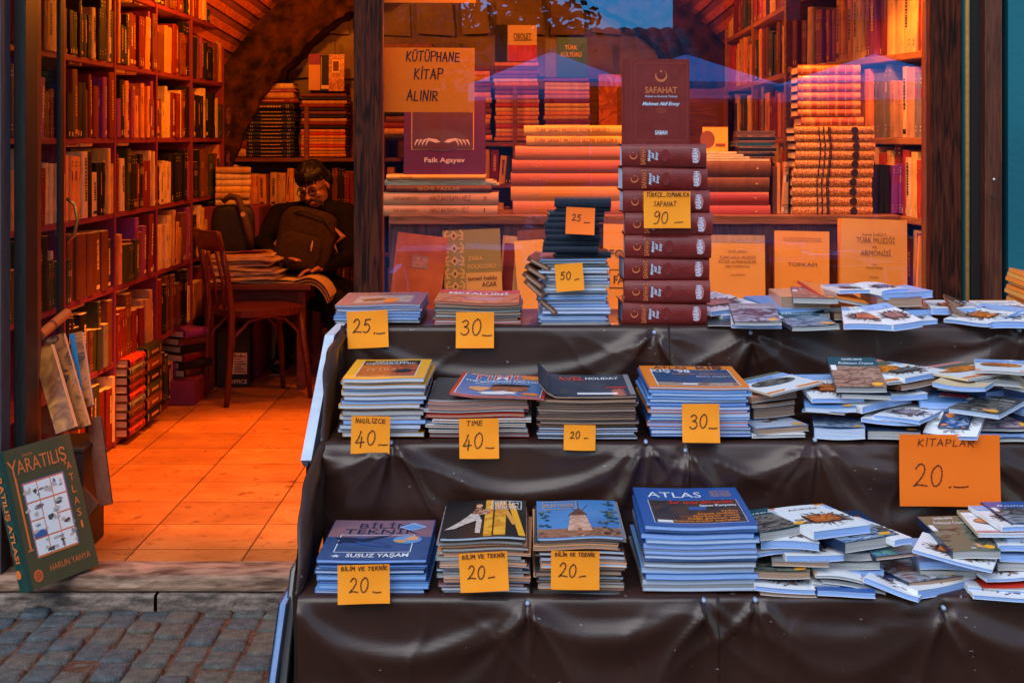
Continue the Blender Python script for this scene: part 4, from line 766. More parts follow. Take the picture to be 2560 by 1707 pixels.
def s_oval(title, picm='fruit', head='olive', band='pale', stripe='orange', cy=.52):
    def f(mb, w, d, t):
        q(mb, w, d, t, 0, .88, 1, 1, K[head], 2, 1); q(mb, w, d, t, 0, .70, 1, .88, K[band], 2, 1); q(mb, w, d, t, 0, .03, 1, .11, K[stripe], 2, 1)
        oval(mb, w, d, t, .5, cy, .40, .17, K['dgrey'], 3); oval(mb, w, d, t, .5, cy, .385, .16, PIC[picm], 4)
        tx(mb, w, d, t, title, .46, .75 if cy < .6 else .26, .07, K['blue'], .5, 4)
    return ('white', 'cream', f)
def s_plain(c, title='', stick=False, sp=None, ink='white'):
    def f(mb, w, d, t):
        if title: tx(mb, w, d, t, title, .5, .78, .09, K[ink], .7, 3, shear=.2)
        if stick: sticker(mb, w, d, t)
    return (c, sp or c, f)
def s_antelope(mb, w, d, t):
    q(mb, w, d, t, 0, 0, 1, .72, pic('print_hazy_plain', [(.30, .40, .60), (.52, .60, .74), (.40, .48, .64), (.62, .68, .78)], 9, 1, (1, 3, 1)), 1, 1); tx(mb, w, d, t, 'Bozkırda', .55, .80, .08, K['white'], .5, 3, shear=.3)
    mb.disc((.42 * w, .36 * d, t + L_ * 3), X3, Y3, .10 * w, .05 * d, K['brown'], 12, .25, 2); mb.disc((.60 * w, .45 * d, t + L_ * 3), X3, Y3, .09 * w, .06 * d, K['brown'], 12, .3, 3)
    q(mb, w, d, t, .45, .385, .58, .41, K['brown'], 3, 1); q(mb, w, d, t, .62, .46, .84, .475, K['brown'], 3, 1); sticker(mb, w, d, t)
def s_night(mb, w, d, t):
    q(mb, w, d, t, 0, .93, 1, 1, K['red'], 1, 1); tx(mb, w, d, t, 'DÜŞÜN', .46, .74, .10, K['dgrey'], .56, 3)
    mb.disc((.5 * w, .34 * d, t + L_ * 2), X3, Y3, .42 * w, .27 * d, mat('print_grey_scrolls', (.20, .21, .24), .5, .3, (.62, .64, .68), 90), 60, .28, 7)
    q(mb, w, d, t, .22, .14, .80, .56, K['dgrey'], 4, 1); q(mb, w, d, t, .26, .165, .77, .54, PIC['blue'], 5, 1)
    for i, (x, y, a, b) in enumerate(((.36, .46, .08, .06), (.34, .22, .07, .035), (.64, .19, .07, .025))): mb.disc((x * w, y * d, t + L_ * 6), X3, Y3, a * w, b * d, K['orange'], 12, .35, i)
PBN = [0]
def paperback(label, fl, fr, bl, tpx, style, pg, Y, d=.165, wv=None, group=None, yr=None, dd=None, drop=0):
    """front-left, front-right and back-left corner of the upper cover in photo pixels"""
    tz = {G1: TIER[0][1], G2: TIER[1][1], G3: TIER[2][1]}.get(group)
    if tz and zat(fl[1] + tpx, Y) < tz + .001: Y = (EZ - tz - .001) * F / (fl[1] + tpx - VY)   # rests on the shelf, front edge jutting over
    Yl = Y; Yr = Yl * (fl[1] - VY) / (fr[1] - VY) if yr is None else Yl + yr
    Yr = max(Yl - .09, min(Yl + .09, Yr)); P, Q = at(*fl, Yl), at(*fr, Yr)
    a, b = (bl[0] - VX) / F, (bl[1] - VY) / F
    Yf = Yl * (fl[1] - VY) / max(1, (bl[1] - VY)); B = at(*bl, Yf); lat = (B - P).length
    if lat > d * 1.05:                                   # standing up towards the back: find where the ray is d away
        A_ = a * a + 1 + b * b; dv = Vector((P.x, P.y, EZ - P.z)); B_ = -2 * (a * dv.x + dv.y + b * dv.z); C_ = dv.dot(dv) - d * d; D_ = max(0, B_ * B_ - 4 * A_ * C_)
        B = at(*bl, (-B_ + math.sqrt(D_)) / (2 * A_))
    M = frame(P, Q - P, B - P); w = (Q - P).length; t = tpx / F * Yl
    d_ = dd or d
    top, spine, design = style; PBN[0] += 1; ra = random.Random(PBN[0]); c1, c2, c3 = ra.uniform(-.0016, .0016), ra.uniform(.0, .004), ra.uniform(-.0008, .0008)
    fn = wv or (lambda u, v: c1 * math.sin(math.pi * u) + c2 * max(0, u - .55) ** 2 * (1 - v) * 3 + c3 * math.sin(5 * u + 3 * v))
    root = thing('paperback', label, 'paperback', M @ Matrix.Translation((0, 0, -t - drop)), group)
    g = lambda p: Vector((p.x, p.y, p.z + fn(p.x / w, p.y / d_)))
    mb = MB(); mb.fn = g; cover_sheets(mb, w, d_, t, K[top], K[spine], 8, .0006, .0008, K['white'])
    if design: design(mb, w, d_, t)
    mb.build('cover', root); mb = MB(); mb.fn = g; mb.slab(.0005, .0004, .0006, w - .0004, d_ - .0006, t - .0006, pg, 8); mb.build('page_block', root)
    return root
bow = lambda k: (lambda u, v: k * math.sin(math.pi * u))
fan = lambda k: (lambda u, v: k * u * u)
pb = paperback; Y1 = T1 + .012
pb('white paperback with brown splash picture, tilted against the maroon pillar', (1778, 779), (1897, 761), (1776, 741), 12, s_splash('BATI DÜKKANI', 'brown', 'white'), P_BLUE, Y1 + .03, group=G1)
pb('white paperback beneath the one leaning on the maroon pillar', (1806, 789), (1922, 781), (1800, 745), 11, s_splash('', 'brown', 'white', None), P_BLUE, Y1 + .045, group=G1)
pb('grey edged paperback with dark picture and orange sticker right of maroon pillar', (1836, 804), (1953, 805), (1822, 758), 8, s_dark('Hikayeler', '', 'foggy', 'grey', 'dgrey', False), P_GREY, Y1 - .10, group=G1)
pb('pale paperback lowest of the small pile right of maroon pillar', (1829, 811), (1954, 813), (1826, 772), 9, s_splash('', 'warm', 'white', None), P_BLUE, Y1 + .005, group=G1)
pb('flat grey brown paperback squeezed against the foot of maroon pillar', (1770, 812), (1852, 813), (1768, 780), 3, s_plain('dgrey'), P_GREY, Y1 + .03, group=G1)
pb('thick brown edged paperback beneath a dark one on the top shelf', (1952, 742), (2076, 742), (1937, 722), 30, s_plain('peach'), P_BROWN, Y1 + .07, group=G1)
pb('dark mauve paperback with red picture lying on the thick brown one', (1982, 744), (2095, 746), (1948, 717), 13, s_dark('Gezgin', '', 'brown', 'mauve', 'dgrey'), P_GREY, Y1 + .05, group=G1)
pb('blue edged paperback half hidden under the thick brown one', (1950, 774), (2060, 768), (1950, 742), 9, s_plain('sky'), P_BLUE, Y1 + .04, group=G1)
pb('paperback with pale centre picture and blue band at top shelf edge', (1980, 816), (2099, 813), (1955, 780), 11, s_dark('Hikayeler', '', 'sea', 'teal', 'dgrey'), P_GREY, Y1 - .01, group=G1)
pb('thin orange paperback sloping down right below the music book', (2052, 737), (2172, 760), (2043, 711), 8, s_plain('orange', '', False, 'red'), P_GREY, Y1 + .07, yr=.02, group=G1)
pb('blue edged paperback lying topmost before the music book', (2098, 726), (2206, 723), (2100, 712), 9, s_splash('', 'storm', 'pale', None), P_BLUE, Y1 + .10, d=.10, group=G1)
pb('bent blue paperback reaching over the pile below the music book', (2204, 728), (2271, 722), (2204, 712), 12, s_splash('', 'blue', 'white', 'orange'), P_BLUE, Y1 + .09, wv=bow(.003), d=.10, group=G1)
pb('blue paperback with curled right edge beside the leaning brown one', (2212, 733), (2332, 728), (2215, 718), 17, s_plain('pale'), P_BLUE, Y1 + .08, d=.11, group=G1)
pb('thick grey brown paperback under the blue ones before the window post', (2192, 744), (2305, 744), (2192, 728), 22, s_plain('mauve'), P_BROWN, Y1 + .085, group=G1)
pb('white paperback with yellow sunset splash, front of the top shelf', (2110, 809), (2233, 812), (2094, 766), 15, s_splash('TUHAF KADIN', 'warm', 'pale'), P_BLUE, Y1 - .012, group=G1)
pb('white paperback with sprung open cover at the top shelf edge', (2234, 811), (2307, 804), (2214, 765), 17, s_splash('MAHALLE', 'brown', 'pale', None), P_BLUE, Y1 - .006, yr=.02, group=G1, wv=fan(.004))
pb('white paperback with red brown splash under the leaning brown one', (2360, 797), (2470, 810), (2312, 760), 9, s_splash('', 'warm', 'pale', None), P_BLUE, Y1 + .015, group=G1)
pb('pale blue paperback lying under the sprung cover at the shelf edge', (2250, 801), (2344, 800), (2250, 778), 11, s_splash('', 'purple', 'pale', None), P_BLUE, Y1 + .045, group=G1)
pb('brown paperback leaning steeply on the right hand white pile', (2382, 780), (2486, 823), (2335, 725), 7, s_dark('Rüzgar', '', 'brown', 'brown', 'brown', False), P_BROWN, Y1 + .01, yr=-.01, group=G1)
pb('dark paperback with stormy cover lying behind the thick brown one', (2060, 770), (2180, 766), (2050, 748), 16, s_dark('Roman', '', 'storm', 'dgrey', 'dgrey', False), P_GREY, Y1 + .09, group=G1)
pb('brown paged paperback filling the gap behind the yellow sunset one', (2085, 782), (2200, 780), (2080, 762), 18, s_dark('Yol', '', 'brown', 'brown', 'brown', False), P_BROWN, Y1 + .06, group=G1)
pb('dark blue paperback low behind the sprung cover one', (2215, 776), (2330, 774), (2215, 756), 20, s_dark('Deniz', '', 'sea', 'navy', 'navy', False), P_BLUE, Y1 + .07, group=G1)
pb('shadowed paperback beneath the mauve and brown pair', (1960, 785), (2075, 784), (1958, 766), 14, s_plain('dgrey'), P_GREY, Y1 + .06, group=G1)
pb('pale paperback behind the leaning brown one by the window post', (2330, 770), (2440, 772), (2325, 752), 16, s_splash('', 'warm', 'pale', None), P_BLUE, Y1 + .07, group=G1)
for i in range(3): pb(f'white paperback with brown splash, {["topmost", "second", "lowest"][i]} of the right hand pile on the top shelf', (2478 - i, 782 + i * 11), (2594, 782 + i * 11), (2424 - 7 * i, 751 + i * 9), 10 if i < 2 else 17, s_splash('SERİYE RUHLAR' if i == 0 else '', 'blue', 'white'), P_BLUE, Y1 + .01, group=G1)
for i in range(9): pb(f'yellow paged booklet, {["topmost", "second", "third", "fourth", "fifth", "sixth", "seventh", "eighth", "lowest"][i]} of the slumped pile by the teal wall', (2584 - (i % 3) * 5 - (3 if i > 3 else 0), 690 + i * 10.5), (2700, 708 + i * 10.5), (2582 - (i % 3) * 4, 680 + i * 10.5), 10, s_plain('gold' if i % 2 else 'orange'), P_CREAM, Y1 + .14, yr=.02, d=.12, group='yellow booklets by the teal wall')
# middle shelf
Y2 = T2 + .012
pb('white paperback with dark oval lantern picture, skewed beside blue stack', (1928, 986), (2057, 956), (1852, 951), 5, s_oval('Sergüzeşt', 'storm'), P_GREY, Y2 + .02, d=.14, group=G2)
pb('brown paged paperback under the skewed oval one', (1880, 993), (1992, 979), (1878, 968), 15, s_plain('peach'), P_BROWN, Y2 + .05, group=G2)
pb('second brown paged paperback under the skewed oval one', (1879, 1010), (1987, 1001), (1880, 985), 9, s_plain('brown'), P_BROWN, Y2 + .055, group=G2)
pb('shadowed brown paperback low in the gap beside blue stack', (1884, 1020), (1986, 1013), (1886, 1000), 26, s_plain('brown'), P_BROWN, Y2 + .075, group=G2)
pb('light blue paperback with antelope, next to the blue stack', (1894, 1071), (2021, 1063), (1877, 1036), 15, ('blue', 'grey', s_antelope), P_BROWN, Y2 - .004, group=G2)
pb('thin white paperback beneath the antelope one', (1881, 1087), (2013, 1085), (1879, 1056), 8, s_splash('', 'warm', 'white', None), P_GREY, Y2, group=G2)
pb('very thick paperback with stormy sea cover in the middle shelf front row', (2035, 1067), (2163, 1071), (2030, 1042), 28, s_dark('Sefiller', '', 'sea', 'blue', 'navy', False), P_PALE, Y2 - .006, d=.12, group=G2)
pb('white paperback with red portrait splash and large dark title', (2030, 996), (2161, 995), (2015, 935), 11, s_splash('KUMARBAZ', 'warm', 'pale', 'navy'), P_BLUE, Y2 + .04, d=.19, group=G2)
pb('light blue paperback with orange sticker under the portrait one', (2013, 1016), (2141, 1020), (2011, 985), 12, s_plain('sky', '', True), P_PALE, Y2 + .03, group=G2)
pb('thin brown edged paperback poking out left of the light blue one', (2006, 1024), (2110, 1032), (1988, 1003), 6, s_plain('sky'), P_BROWN, Y2 + .045, group=G2)
pb('grey brown paperback with dusky landscape, propped up highest on the heap', (2090, 967), (2217, 969), (2099, 894), 13, s_dark('Robinson Crusoe', 'DANİEL DEFOE', 'brown', 'teal', 'dgrey'), P_GREY, Y2 + .03, d=.165, group=G2)
pb('dark blue paperback directly under the propped up dusky one', (2103, 984), (2227, 988), (2110, 960), 11, s_plain('navy'), P_GREY, Y2 + .035, group=G2)
pb('white paperback with orange fruit oval and pink top band', (2221, 955), (2338, 937), (2196, 912), 7, s_oval('Seçme Şiirler', 'fruit', 'pink', 'olive', 'orange', .56), P_GREY, Y2 + .05, group=G2)
pb('pale blue paperback poking out behind the fruit oval one', (2262, 945), (2369, 925), (2215, 925), 13, s_splash('', 'storm', 'pale', None), P_BLUE, Y2 + .07, group=G2)
pb('brown edged paperback below the fruit oval one', (2252, 963), (2369, 940), (2240, 940), 13, s_plain('brown'), P_BROWN, Y2 + .06, group=G2)
pb('white paperback with scrollwork, wedged under the dusky one', (2155, 1017), (2279, 990), (2130, 975), 17, s_splash('', 'storm', 'white', None), P_BLUE, Y2 + .02, group=G2)
pb('white paperback standing half hidden behind the scrollwork one', (2226, 988), (2319, 985), (2224, 963), 14, s_splash('SENİN', 'blue', 'white', 'navy'), P_BLUE, Y2 + .07, group=G2)
pb('white paperback with mauve picture under the scrollwork one', (2184, 1037), (2299, 1051), (2186, 1014), 10, s_splash('', 'purple', 'white', None), P_BLUE, Y2 + .015, group=G2)
pb('blue paperback lying under the mauve picture one', (2154, 1044), (2297, 1057), (2156, 1026), 10, s_splash('', 'brown', 'pale', 'orange'), P_BLUE, Y2 + .02, group=G2)
pb('thick grey paged paperback with dark blue cover and orange sticker', (2169, 1076), (2302, 1081), (2161, 1054), 21, s_plain('navy', '', True), P_GREY, Y2 - .008, group=G2)
pb('white paperback with night picture and red top edge, skewed at the front', (2308, 1080), (2442, 1093), (2286, 981), 10, ('white', 'peach', s_night), P_BLUE, Y2 - .01, d=.185, group=G2)
pb('dark landscape paperback with orange sticker resting on the night picture one', (2371, 1019), (2497, 1036), (2371, 979), 12, s_dark('Robinson Crusoe', '', 'storm', 'dgrey', 'dgrey'), P_PALE, Y2 + .02, d=.14, group=G2)
pb('violet paperback with cloudy picture at the right of the middle shelf', (2453, 1069), (2575, 1070), (2425, 987), 8, s_dark('Öyküler', 'GOGOL', 'purple', 'purple', 'dgrey', False), P_GREY, Y2 - .004, d=.18, group=G2)
pb('white paperback with orange fruit oval, rightmost on the heap', (2419, 947), (2544, 926), (2366, 921), 6, s_oval('Şiirler', 'fruit', 'pink', 'olive', 'orange', .56), P_GREY, Y2 + .05, group=G2)
pb('fanned thin grey paperback below the right fruit oval one', (2439, 953), (2552, 955), (2420, 930), 9, s_plain('grey'), P_GREY, Y2 + .06, wv=fan(-.004), group=G2)
pb('grey white paperback behind the right fruit oval one', (2440, 926), (2575, 932), (2415, 906), 7, s_oval('', 'fruit', 'pale', 'pale'), P_GREY, Y2 + .09, group=G2)
pb('curved blue paged paperback under the fanned grey one', (2332, 955), (2463, 967), (2330, 936), 11, s_plain('cream'), P_BLUE, Y2 + .055, wv=bow(-.004), group=G2)
pb('thin grey brown paperback under the curved blue one', (2345, 968), (2464, 972), (2345, 948), 6, s_plain('grey'), P_GREY, Y2 + .06, wv=bow(-.003), group=G2)
pb('bright blue paperback lying in the gap behind the dark landscape one', (2464, 980), (2510, 974), (2470, 960), 14, s_plain('blue'), P_BLUE, Y2 + .09, group=G2)
pb('blue edged paperback under the night picture one', (2340, 1087), (2466, 1086), (2340, 1062), 11, s_splash('', 'warm', 'white', None), P_BLUE, Y2, group=G2)
pb('deep blue paperback under the violet one', (2440, 1081), (2572, 1082), (2440, 1060), 10, s_plain('navy'), P_BLUE, Y2 + .004, group=G2)
pb('pale paperback lowest under the violet one', (2499, 1096), (2610, 1097), (2500, 1075), 8, s_plain('navy'), P_GREY, Y2 - .004, group=G2)
pb('dark blue paperback cut by the right edge of the middle shelf', (2563, 1042), (2660, 1030), (2535, 996), 16, s_dark('', '', 'sea', 'navy', 'navy', False), P_GREY, Y2 + .01, group=G2)
pb('brown edged paperback sloping at the right end below the ovals', (2512, 962), (2610, 985), (2512, 945), 8, s_plain('cream'), P_GREY, Y2 + .06, yr=0, group=G2)
for i, (a, b, y) in enumerate(((2300, 2420, 1003), (2320, 2440, 1020), (2470, 2590, 1000), (2480, 2600, 1020), (2480, 2600, 1040))):
    pb(f'half buried blue paperback {["left", "lower left", "top right", "middle right", "lower right"][i]} in the core of the heap', (a, y), (b, y + 4), (a, y - 18), 15, s_plain('pale' if i % 2 else 'sky'), P_BLUE, Y2 + .07, group=G2)
# bottom shelf
Y_3 = T3 + .012
pb('dark teal paperback with landscape, tilted against the thick blue stack', (1899, 1331), (2029, 1310), (1898, 1298), 21, s_dark('Crusoe', '', 'storm', 'teal', 'navy'), P_GREY, Y_3 + .02, d=.14, group=G3)
pb('white paperback with fiery splash and red top edge, highest on the heap', (2034, 1328), (2176, 1312), (2025, 1277), 21, s_splash('ACIMAK', 'warm', 'pale'), P_BLUE, Y_3 + .02, d=.17, group=G3)
pb('curved blue edged paperback below the dark teal one', (1904, 1353), (2048, 1357), (1906, 1330), 20, s_splash('', 'storm', 'pale', None), P_BLUE, Y_3 + .035, wv=bow(.004), group=G3)
pb('bent thin blue paperback third below the dark teal one', (1891, 1383), (2022, 1373), (1895, 1360), 10, s_splash('', 'blue', 'white', 'orange'), P_BLUE, Y_3 + .03, wv=bow(.004), group=G3)
pb('blue white paperback with scribbled cover in the heap centre left', (1966, 1388), (2110, 1386), (1956, 1370), 16, s_splash('', 'blue', 'white', None), P_BLUE, Y_3 + .02, group=G3)
pb('brown paged paperback under the scribbled one', (1931, 1402), (2072, 1407), (1926, 1384), 11, s_plain('grey'), P_BROWN, Y_3 + .022, group=G3)
pb('thick brown paged paperback with green picture beside the blue stack', (1885, 1426), (2025, 1429), (1891, 1403), 18, s_dark('', '', 'green', 'olive', 'olive', False), P_BROWN, Y_3 + .01, group=G3)
pb('white paperback with blue splash in the front row beside the blue stack', (1888, 1463), (2038, 1477), (1889, 1440), 12, s_splash('', 'blue', 'white', None), P_BLUE, Y_3 - .006, yr=-.005, group=G3)
pb('brown paperback lowest beside the thick blue stack', (1901, 1477), (2041, 1488), (1903, 1455), 9, s_plain('mauve'), P_BROWN, Y_3, yr=-.004, group=G3)
pb('white paperback with orange oval and loosely fanned pages', (2039, 1437), (2160, 1452), (2041, 1405), 7, s_oval('Felsefe', 'fruit', 'pink', 'olive', 'peach', .62), P_GREY, Y_3 + .008, yr=-.004, wv=bow(.004), group=G3)
pb('fanned thin grey paperback under the loose oval one', (2056, 1450), (2215, 1479), (2056, 1430), 7, s_plain('grey'), P_GREY, Y_3 + .006, yr=-.01, wv=bow(.003), group=G3)
pb('second thin grey paperback under the loose oval one', (2031, 1457), (2192, 1476), (2033, 1435), 8, s_splash('', 'purple', 'pale', None), P_GREY, Y_3 + .01, yr=-.008, group=G3)
pb('blue paperback lying flat at the shelf edge under the grey ones', (2043, 1473), (2188, 1480), (2044, 1452), 15, s_plain('blue'), P_BLUE, Y_3, group=G3)
pb('white paperback with blue splash sliding over the shelf edge', (2161, 1442), (2298, 1493), (2119, 1386), 13, s_splash('', 'blue', 'white', None), P_BLUE, Y_3 + .0, yr=-.045, d=.18, group=G3)
pb('grey portrait paperback with peach sticker lying on the white ones', (2272, 1456), (2409, 1438), (2218, 1393), 11, s_dark('Lamia', '', 'foggy', 'dgrey', 'navy'), P_BROWN, Y_3 + .0, d=.18, group=G3)
pb('curved white paperback beneath the grey portrait one', (2294, 1475), (2437, 1441), (2275, 1425), 22, s_splash('', 'warm', 'white', None), P_BLUE, Y_3 - .006, wv=bow(-.004), group=G3)
pb('thick grey paged paperback with dark blue painted cover in the heap centre', (2112, 1356), (2243, 1336), (2095, 1312), 26, s_dark('', '', 'sea', 'navy', 'navy', False), P_GREY, Y_3 + .01, d=.15, group=G3)
pb('white paperback with red corner behind the thick dark blue one', (2236, 1350), (2278, 1344), (2184, 1293), 16, s_splash('Şiir', 'storm', 'pale'), P_BLUE, Y_3 + .03, group=G3)
pb('blue green violet paperback spread flat behind the green landscape one', (2190, 1391), (2300, 1379), (2215, 1291), 9, ('navy', 'navy', lambda mb, w, d, t: (q(mb, w, d, t, 0, 0, 1, .6, pic('print_parrot_green', [(.02, .10, .20), (.16, .35, .26), (.05, .14, .34), (.30, .42, .22)], 26), 1, 1), q(mb, w, d, t, .5, .5, .85, .75, K['purple'], 2, 1))), P_BROWN, Y_3 + .025, d=.22, group=G3)
pb('green grey landscape paperback with white script title, largest on the heap', (2381, 1378), (2502, 1376), (2275, 1292), 20, s_dark('Robinson Crusoe', 'DANİEL DEFOE', 'green', 'olive', 'navy'), P_GREY, Y_3 + .01, d=.20, group=G3)
pb('white paperback with blue top strip, spine turned to the street', (2283, 1372), (2480, 1426), (2322, 1346), 9, s_splash('', 'warm', 'white', None), P_BLUE, Y_3 + .035, yr=-.06, d=.115, group=G3)
pb('white paperback with grey splash at the right end of the heap', (2466, 1446), (2592, 1440), (2431, 1423), 8, s_splash('', 'storm', 'white', None), P_BLUE, Y_3 + .006, d=.15, group=G3)
pb('red orange paperback with white lettering under the splash one', (2457, 1468), (2590, 1468), (2438, 1437), 10, s_plain('red', 'DOST', False, 'brown'), P_GREY, Y_3, group=G3)
pb('blue paged paperback under the red orange one', (2421, 1466), (2600, 1480), (2424, 1446), 15, s_splash('', 'brown', 'pale', 'orange'), P_BLUE, Y_3 + .004, yr=-.01, group=G3)
pb('lowest blue paperback at the right end of the shelf edge', (2434, 1486), (2606, 1497), (2436, 1465), 10, s_splash('', 'warm', 'white', None), P_BLUE, Y_3, yr=-.006, group=G3)
pb('white paperback with red corner, top right of the bottom shelf', (2505, 1317), (2625, 1314), (2429, 1290), 12, s_splash('', 'storm', 'pale'), P_BLUE, Y_3 + .05, d=.16, group=G3)
pb('blue grey paperback with label lying topmost at the right end', (2531, 1308), (2652, 1306), (2469, 1283), 9, s_dark('Roman', '', 'foggy', 'blue', 'navy'), P_GREY, Y_3 + .06, d=.16, group=G3)
pb('fanned white paperback with orange dot under the right end pair', (2446, 1333), (2606, 1336), (2398, 1298), 9, s_oval('', 'fruit', 'olive', 'white', 'pink'), P_PALE, Y_3 + .05, d=.17, wv=fan(.003), group=G3)
pb('pale paperback deep at the right end below the fanned one', (2519, 1346), (2640, 1347), (2520, 1330), 14, s_plain('pale'), P_PALE, Y_3 + .06, group=G3)
pb('blue paperback under the pale one at the right end', (2496, 1362), (2620, 1366), (2497, 1344), 15, s_splash('', 'storm', 'pale', None), P_BLUE, Y_3 + .045, group=G3)
for i, (a, b, y) in enumerate(((2060, 2200, 1405), (2075, 2210, 1425), (2060, 2180, 1380), (2500, 2630, 1385), (2495, 2630, 1408), (2300, 2440, 1405), (2300, 2440, 1425))):
    pb(f'half buried paperback {["left middle", "left lower", "left upper", "right upper", "right lower", "centre upper", "centre lower"][i]} in the core of the bottom heap', (a, y), (b, y + 3), (a, y - 20), 18, s_plain('pale' if i % 2 else 'grey'), P_BLUE if i % 2 else P_GREY, Y_3 + .05, group=G3)
# tall books leaning on the left flank of the stall
for i, (xb, xt, zt, t, c, pg, lb) in enumerate(((-.545, -.477, .493, .016, 'navy', P_BLUE, 'outer tall thin book with navy cover leaning on the left flank of the stall'), (-.518, -.462, .545, .017, 'dgrey', P_GREY, 'taller grey edged book leaning between the navy one and the stall'), (-.478, -.446, .44, .012, 'brown', P_PALE, 'innermost thin book leaning close to the oilcloth of the stall'))):
    root = thing('leaning_book', lb, 'book', frame((xb, 2.70 + .04 * i, .002), (0, 1, 0), (xt - xb, 0, zt)), 'tall books leaning on the stall flank'); H = math.hypot(xt - xb, zt); D = .30
    mb = MB(); mb.box(0, 0, 0, D, H, .0022, K[c]); mb.box(0, 0, t - .0022, D, H, t, K[c]); mb.build('cover', root); mb = MB(); mb.box(.002, .003, .0022, D - .006, H - .003, t - .0022, pg); mb.build('page_block', root)
# ---------------------------------------------------------------- books on the shop's shelves
PAL = [('dark red', (.22, .018, .012)), ('black', (.012, .010, .010)), ('orange', (.78, .30, .09)), ('cream', (.80, .56, .30)), ('purple', (.30, .045, .33)), ('dark green', (.05, .055, .02)),
       ('brown', (.18, .05, .018)), ('navy', (.02, .035, .09)), ('tan', (.60, .32, .14)), ('bright red', (.55, .05, .02)), ('grey', (.22, .20, .20)), ('yellow', (.88, .52, .12))]
CL = {n: mat('book_cloth_' + n.replace(' ', '_'), c, .55, .3, tuple(a * .72 for a in c), 60, (1, 1, .3), bump=.1, bscale=400) for n, c in PAL}
LABELM = [mat('spine_label_gold', (.62, .30, .07), .4, .5), mat('spine_label_cream', (.75, .55, .32), .6), mat('spine_label_dark', (.03, .012, .01), .5), mat('spine_label_red', (.4, .03, .015), .5)]
TOPP = P_CREAM
_BOOKN = [0]
MASS = {}
def book_mesh(mb, w, d, h, col, rnd, T=None, flat_=False):
    c = CL[col]; T = T or (lambda p: p); r = min(.007, w * .22); pg = w > .02
    out = [(0, d), (0, r)] + [(w / 2 - w / 2 * math.cos(math.pi * k / 5), r - r * math.sin(math.pi * k / 5)) for k in range(1, 5)] + [(w, r), (w, d)]
    n = len(out); vs = [T(Vector((a, b, 0))) for a, b in out] + [T(Vector((a, b, h))) for a, b in out]
    mb.add(vs, [(i, (i + 1) % n, n + (i + 1) % n, n + i) for i in range(n)] + [tuple(range(n))[::-1]], c); mb.add(vs[n:], [tuple(range(n))], TOPP if pg else c)
    def patch(x0, z0, x1, z1, m, e=.0007):
        mb.add([T(Vector(p)) for p in ((x0 * w, -e + (r * .25 if x0 < .2 else 0), z0 * h), (x1 * w, -e + (r * .25 if x0 < .2 else 0), z0 * h), (x1 * w, -e + (r * .25 if x0 < .2 else 0), z1 * h), (x0 * w, -e + (r * .25 if x0 < .2 else 0), z1 * h))], [(0, 1, 2, 3)], m)
    st = rnd.random(); light = col in ('cream', 'tan', 'orange', 'yellow'); ink = LABELM[2] if light else rnd.choice(LABELM[:2])
    if st < .38:
        for z in (.10, .16, .84, .90): patch(.12, z, .88, z + .018, ink)
        patch(.14, .62, .86, .76, rnd.choice(LABELM))
    elif st < .64:
        z = rnd.uniform(.25, .4); e = rnd.uniform(.75, .92)
        while z < e:
            k = rnd.uniform(.015, .05); patch(.36, z, .66, min(z + k, e), ink); z += k + rnd.uniform(.008, .018)
        if rnd.random() < .6: patch(.25, .05, .75, .12, ink)
    if rnd.random() < .16: patch(.16, .04, .84, .13, LABELM[1], .0011)
def shelf_row(o, ex, ein, L, H, row, wr=(.022, .05), hr=(.62, .93), pal=None, seed=0, dep=(.13, .18), lie=.12, group='books on the shelves', mass=None, side='left', off=.02):
    """stands books along ex; ein points into the shelf"""
    rnd = random.Random(seed); x = rnd.uniform(.0, .01); i = 0; o = Vector(o); ex = Vector(ex).normalized(); ein = Vector(ein).normalized(); names = []
    prev = None
    while x < L - wr[0]:
        w = min(rnd.uniform(*wr), L - x - .001)
        if w < .009: break
        h = H * rnd.uniform(*hr); d = rnd.uniform(*dep); col = prev if prev and rnd.random() < .35 else rnd.choice(pal or [p for p, _ in PAL])
        if prev == col and rnd.random() < .8 and i: h = ph * rnd.uniform(.98, 1.0); w = min(pw * rnd.uniform(.9, 1.1), L - x - .001)
        if rnd.random() < .05 and i > 2: x += rnd.uniform(.01, .04)
        if x + w > L: break
        ln = R(rnd.gauss(0, 1.0)) if rnd.random() > .07 else R(rnd.uniform(3, 6)); dd = rnd.uniform(0, off)
        M = Matrix((ex, ein, Z3)).transposed().to_4x4(); M.translation = o + ex * x + ein * dd
        M = M @ Matrix.Rotation(ln, 4, 'Y')
        if mass is None:
            mb = MB(); book_mesh(mb, w, d, h, col, rnd); b = mb.build('shelf_book'); b.matrix_world = M
            tag(b, f'{col} book, {first(i)} from {side}, {row}', 'book', group)
        else: book_mesh(mass, w, d, h, col, rnd, lambda p: M @ p)
        x += w + rnd.uniform(.0, .0016); prev, ph, pw = col, h, w; i += 1
    k = 0; x = rnd.uniform(.02, .1); top = H * hr[0] * 1.0
    while mass is None and rnd.random() < lie and k < 2 and x < L - .2:    # a book laid on top of the row
        col = rnd.choice(['cream', 'tan', 'brown', 'orange']); t = rnd.uniform(.012, .024); ln = rnd.uniform(.14, .2)
        mb = MB(); book_mesh(mb, t, .12, ln, col, rnd, lambda p: Vector((p.z, p.y, p.x))); b = mb.build('shelf_book')
        M = Matrix((ex, ein, Z3)).transposed().to_4x4(); M.translation = o + ex * x + ein * .02 + Z3 * (H * hr[1] + .001); b.matrix_world = M
        tag(b, f'{col} book lying flat {"first" if k == 0 else "second"} on {row}', 'book', group); x += ln + .03; k += 1
